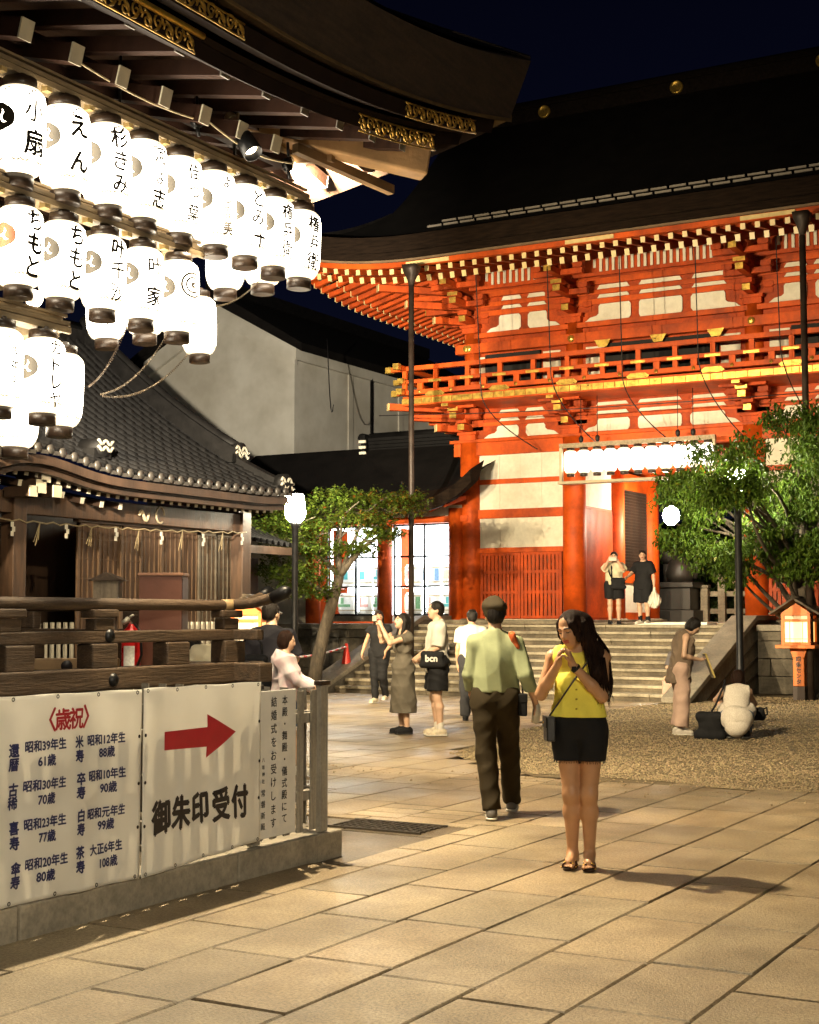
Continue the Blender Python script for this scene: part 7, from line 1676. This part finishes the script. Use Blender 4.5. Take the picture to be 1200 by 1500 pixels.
t = thing('phone', 'white phone raised by the person on the landing', 'phone', M_ @ Vector((.02, .36, 1.43)), AW(-160)); MB().box((0, 0, 0), (.16, .010, .08)).build('case', WHT, t); MB().box((0, -.0065, 0), (.15, .002, .07)).build('screen', emat('phone_screen', (1, .95, .9), 1.2), t)
strap_bag('black sling bag on the hip of the person photographing from the landing', M_ @ Vector((-.09, .20, .80)), AW(-160), (.30, .10, .2), BLK, [(.12, 0, .17), (.2, -.04, .35), (.22, -.14, .55)], 'sling_bag')
J = std(.955, hR=(.45, .0, 0), er=(.22, .16, 1.17), wr=(.20, .38, 1.08), el=(-.25, -.03, 1.12), wl=(-.29, .02, .86), dr=(0, 1, -.2))
fig('man in black t-shirt and shorts on the landing carrying a white plastic bag', (-11.13, 30.3, 1.4), AW(-190), J, SKIN_L, [('shirt', BLK, dict(sleeve=.8, hem=.80, fall=1.25, w=.17, g=.03)), ('shorts', BLK, dict(len=.95, g=.035, flare=.1)), ('raw', BLK, dict(name='sock', prims=[cone(J['ar'], tuple(np.array(J['ar'])+(0, 0, .11)), .045, .046), cone(J['al'], tuple(np.array(J['al'])+(0, 0, .11)), .045, .046)]))], 'short', .955, vox=.012, shoes=(WHT, SOLE))
M_ = Matrix.Translation((-11.13, 30.3, 1.4)) @ Matrix.Rotation(AW(-190), 4, 'Z')
t = thing('plastic_bag', 'white plastic carrier bag held by the man in black on the landing', 'bag', M_ @ Vector((-.30, .04, .36)))
link(bpy.data.objects.new('bag_body', sdf_mesh('bag_body', [ell((0, 0, .16), (.13, .09, .16), k=.05), cone((0, 0, .25), (0, 0, .42), .08, .02, k=.05), ell((-.07, 0, .08), (.07, .06, .07), k=.03)], .01, cloth('plastic_white', (.68, .65, .55), .4), .05, folds(.012, (40, 40, 18)))), t)
# reading visitor and the crouching woman on the gravel
TAU = cloth('taupe', (.165, .12, .082))
J = std(.945, ch=(0, .05, 1.24), nk=(0, .10, 1.42), hd=(.0, .20, 1.53), hR=(0, .75, 0), sr=(.165, .07, 1.385), sl=(-.165, .07, 1.385), er=(.20, .03, 1.12), el=(-.20, .03, 1.12), wr=(.07, .27, 1.06), wl=(-.07, .27, 1.06), dr=(-.3, .9, .1), dl=(.3, .9, .1), pr=(0, 0, 1), pl=(0, 0, 1), curl=.8)
fig('short haired person in sleeveless taupe tunic and pink trousers looking down at a folder', (-6.42, 18.85, 0), AW(-64), J, SKIN_L, [('tunic', TAU, dict(sleeve=0, hem=.73, fall=1.6, w=.19, g=.04, fold=.009)), ('trousers', cloth('pale_pink', (.52, .36, .28)), dict(g=.026, len=.88, cuff=.085))], 'bob', .945, True, .0095, shoes=(mat('trainer_pale', (.55, .5, .42), .6, .2, 20), SOLE))
M_ = Matrix.Translation((-6.42, 18.85, 0)) @ Matrix.Rotation(AW(-64), 4, 'Z')
t = thing('folder', 'yellow edged folder held by the person in the taupe tunic', 'folder', M_ @ Vector((0, .36, .99)), AW(-64)); t.rotation_euler = (.35, 0, AW(-64)); MB().b2((-.12, -.012, -.24), (.12, .012, .10)).build('cover', cloth('folder_ochre', (.42, .32, .10)), t); MB().b2((-.115, -.0145, -.235), (.115, -.0125, .095)).build('page', IRON, t)
LACE = mat('cloth_knit_white', (.80, .74, .64), .8, .12, 70, .5, 160, col2=(.60, .53, .43))
J = std(.95, pel=(0, -.12, .27), ch=(0, .10, .52), nk=(.02, .20, .68), hd=(.03, .28, .80), hR=(-.35, .35, 0), sr=(.17, .17, .63), sl=(-.17, .15, .63), er=(.25, .33, .45), wr=(.16, .50, .36), el=(-.28, .30, .50), wl=(-.12, .48, .40), dr=(-.2, .9, -.3), dl=(.2, .9, -.3), hr=(.10, -.10, .26), hl=(-.10, -.10, .26), kr=(.20, .30, .42), kl=(-.20, .30, .42), ar=(.13, .02, .08), al=(-.13, .02, .08), fw=(0, .8, -.3))
fig('woman in white knitted top crouching on the gravel with her back turned', (-5.62, 18.72, 0), AW(17), J, SKIN_L, [('blouse', LACE, dict(sleeve=0, g=.02, fall=1.25, w=.15, fold=.004)), ('raw', LACE, dict(name='skirt', fold=.003, prims=[ell((0, -.12, .26), (.185, .155, .17), k=.05), cone((.09, -.1, .26), (.15, .1, .36), .125, .1, k=.05), cone((-.09, -.1, .26), (-.15, .1, .36), .125, .1, k=.05)])), ('trousers', cloth('denim_pale', (.16, .19, .24)), dict(g=.014, len=.95))], 'bob', .95, True, .0095, HAIR_D, shoes=(SOLEB, SOLE))
M_ = Matrix.Translation((-5.62, 18.72, 0)) @ Matrix.Rotation(AW(17), 4, 'Z')
strap_bag('black shoulder bag hanging beside the crouching woman', M_ @ Vector((-.34, -.10, .02)), AW(17), (.30, .16, .28), BLK, [(-.02, .02, .25), (.08, .05, .42), (.17, .12, .62), (.20, .22, .72)], 'shoulder_bag')
strap_bag('small black camera bag in the hands of the crouching woman', M_ @ Vector((.27, .33, .24)), AW(17), (.16, .1, .12), BLK, [(.04, 0, .1), (.12, .0, .14), (.13, .0, .05), (.05, 0, .03)], 'camera_bag')
J = std(.95, pel=(0, -.02, .12), ch=(0, .06, .46), nk=(0, .10, .64), hd=(0, .16, .78), hR=(.3, .45, 0), sr=(.165, .08, .59), sl=(-.165, .08, .59), er=(.21, .18, .36), el=(-.21, .18, .36), wr=(.07, .35, .36), wl=(-.07, .35, .36), dr=(-.3, 1, .1), dl=(.3, 1, .1), hr=(.09, .02, .10), hl=(-.09, .02, .10), kr=(.10, .42, .14), kl=(-.10, .42, .14), ar=(.09, .46, -.22), al=(-.09, .46, -.22))
fig('person with pale pink trousers seated low on the stairs, almost hidden behind the reader', (-9.0, 26.5, .28), AW(-190), J, SKIN_L, [('blouse', cloth('dusk_grey', (.10, .09, .09)), dict(sleeve=.9, g=.022, fall=.95)), ('trousers', cloth('pale_pink', (.52, .36, .28)), dict(g=.02, len=.9))], 'short', .95, vox=.012, shoes=(BLK, SOLEB))
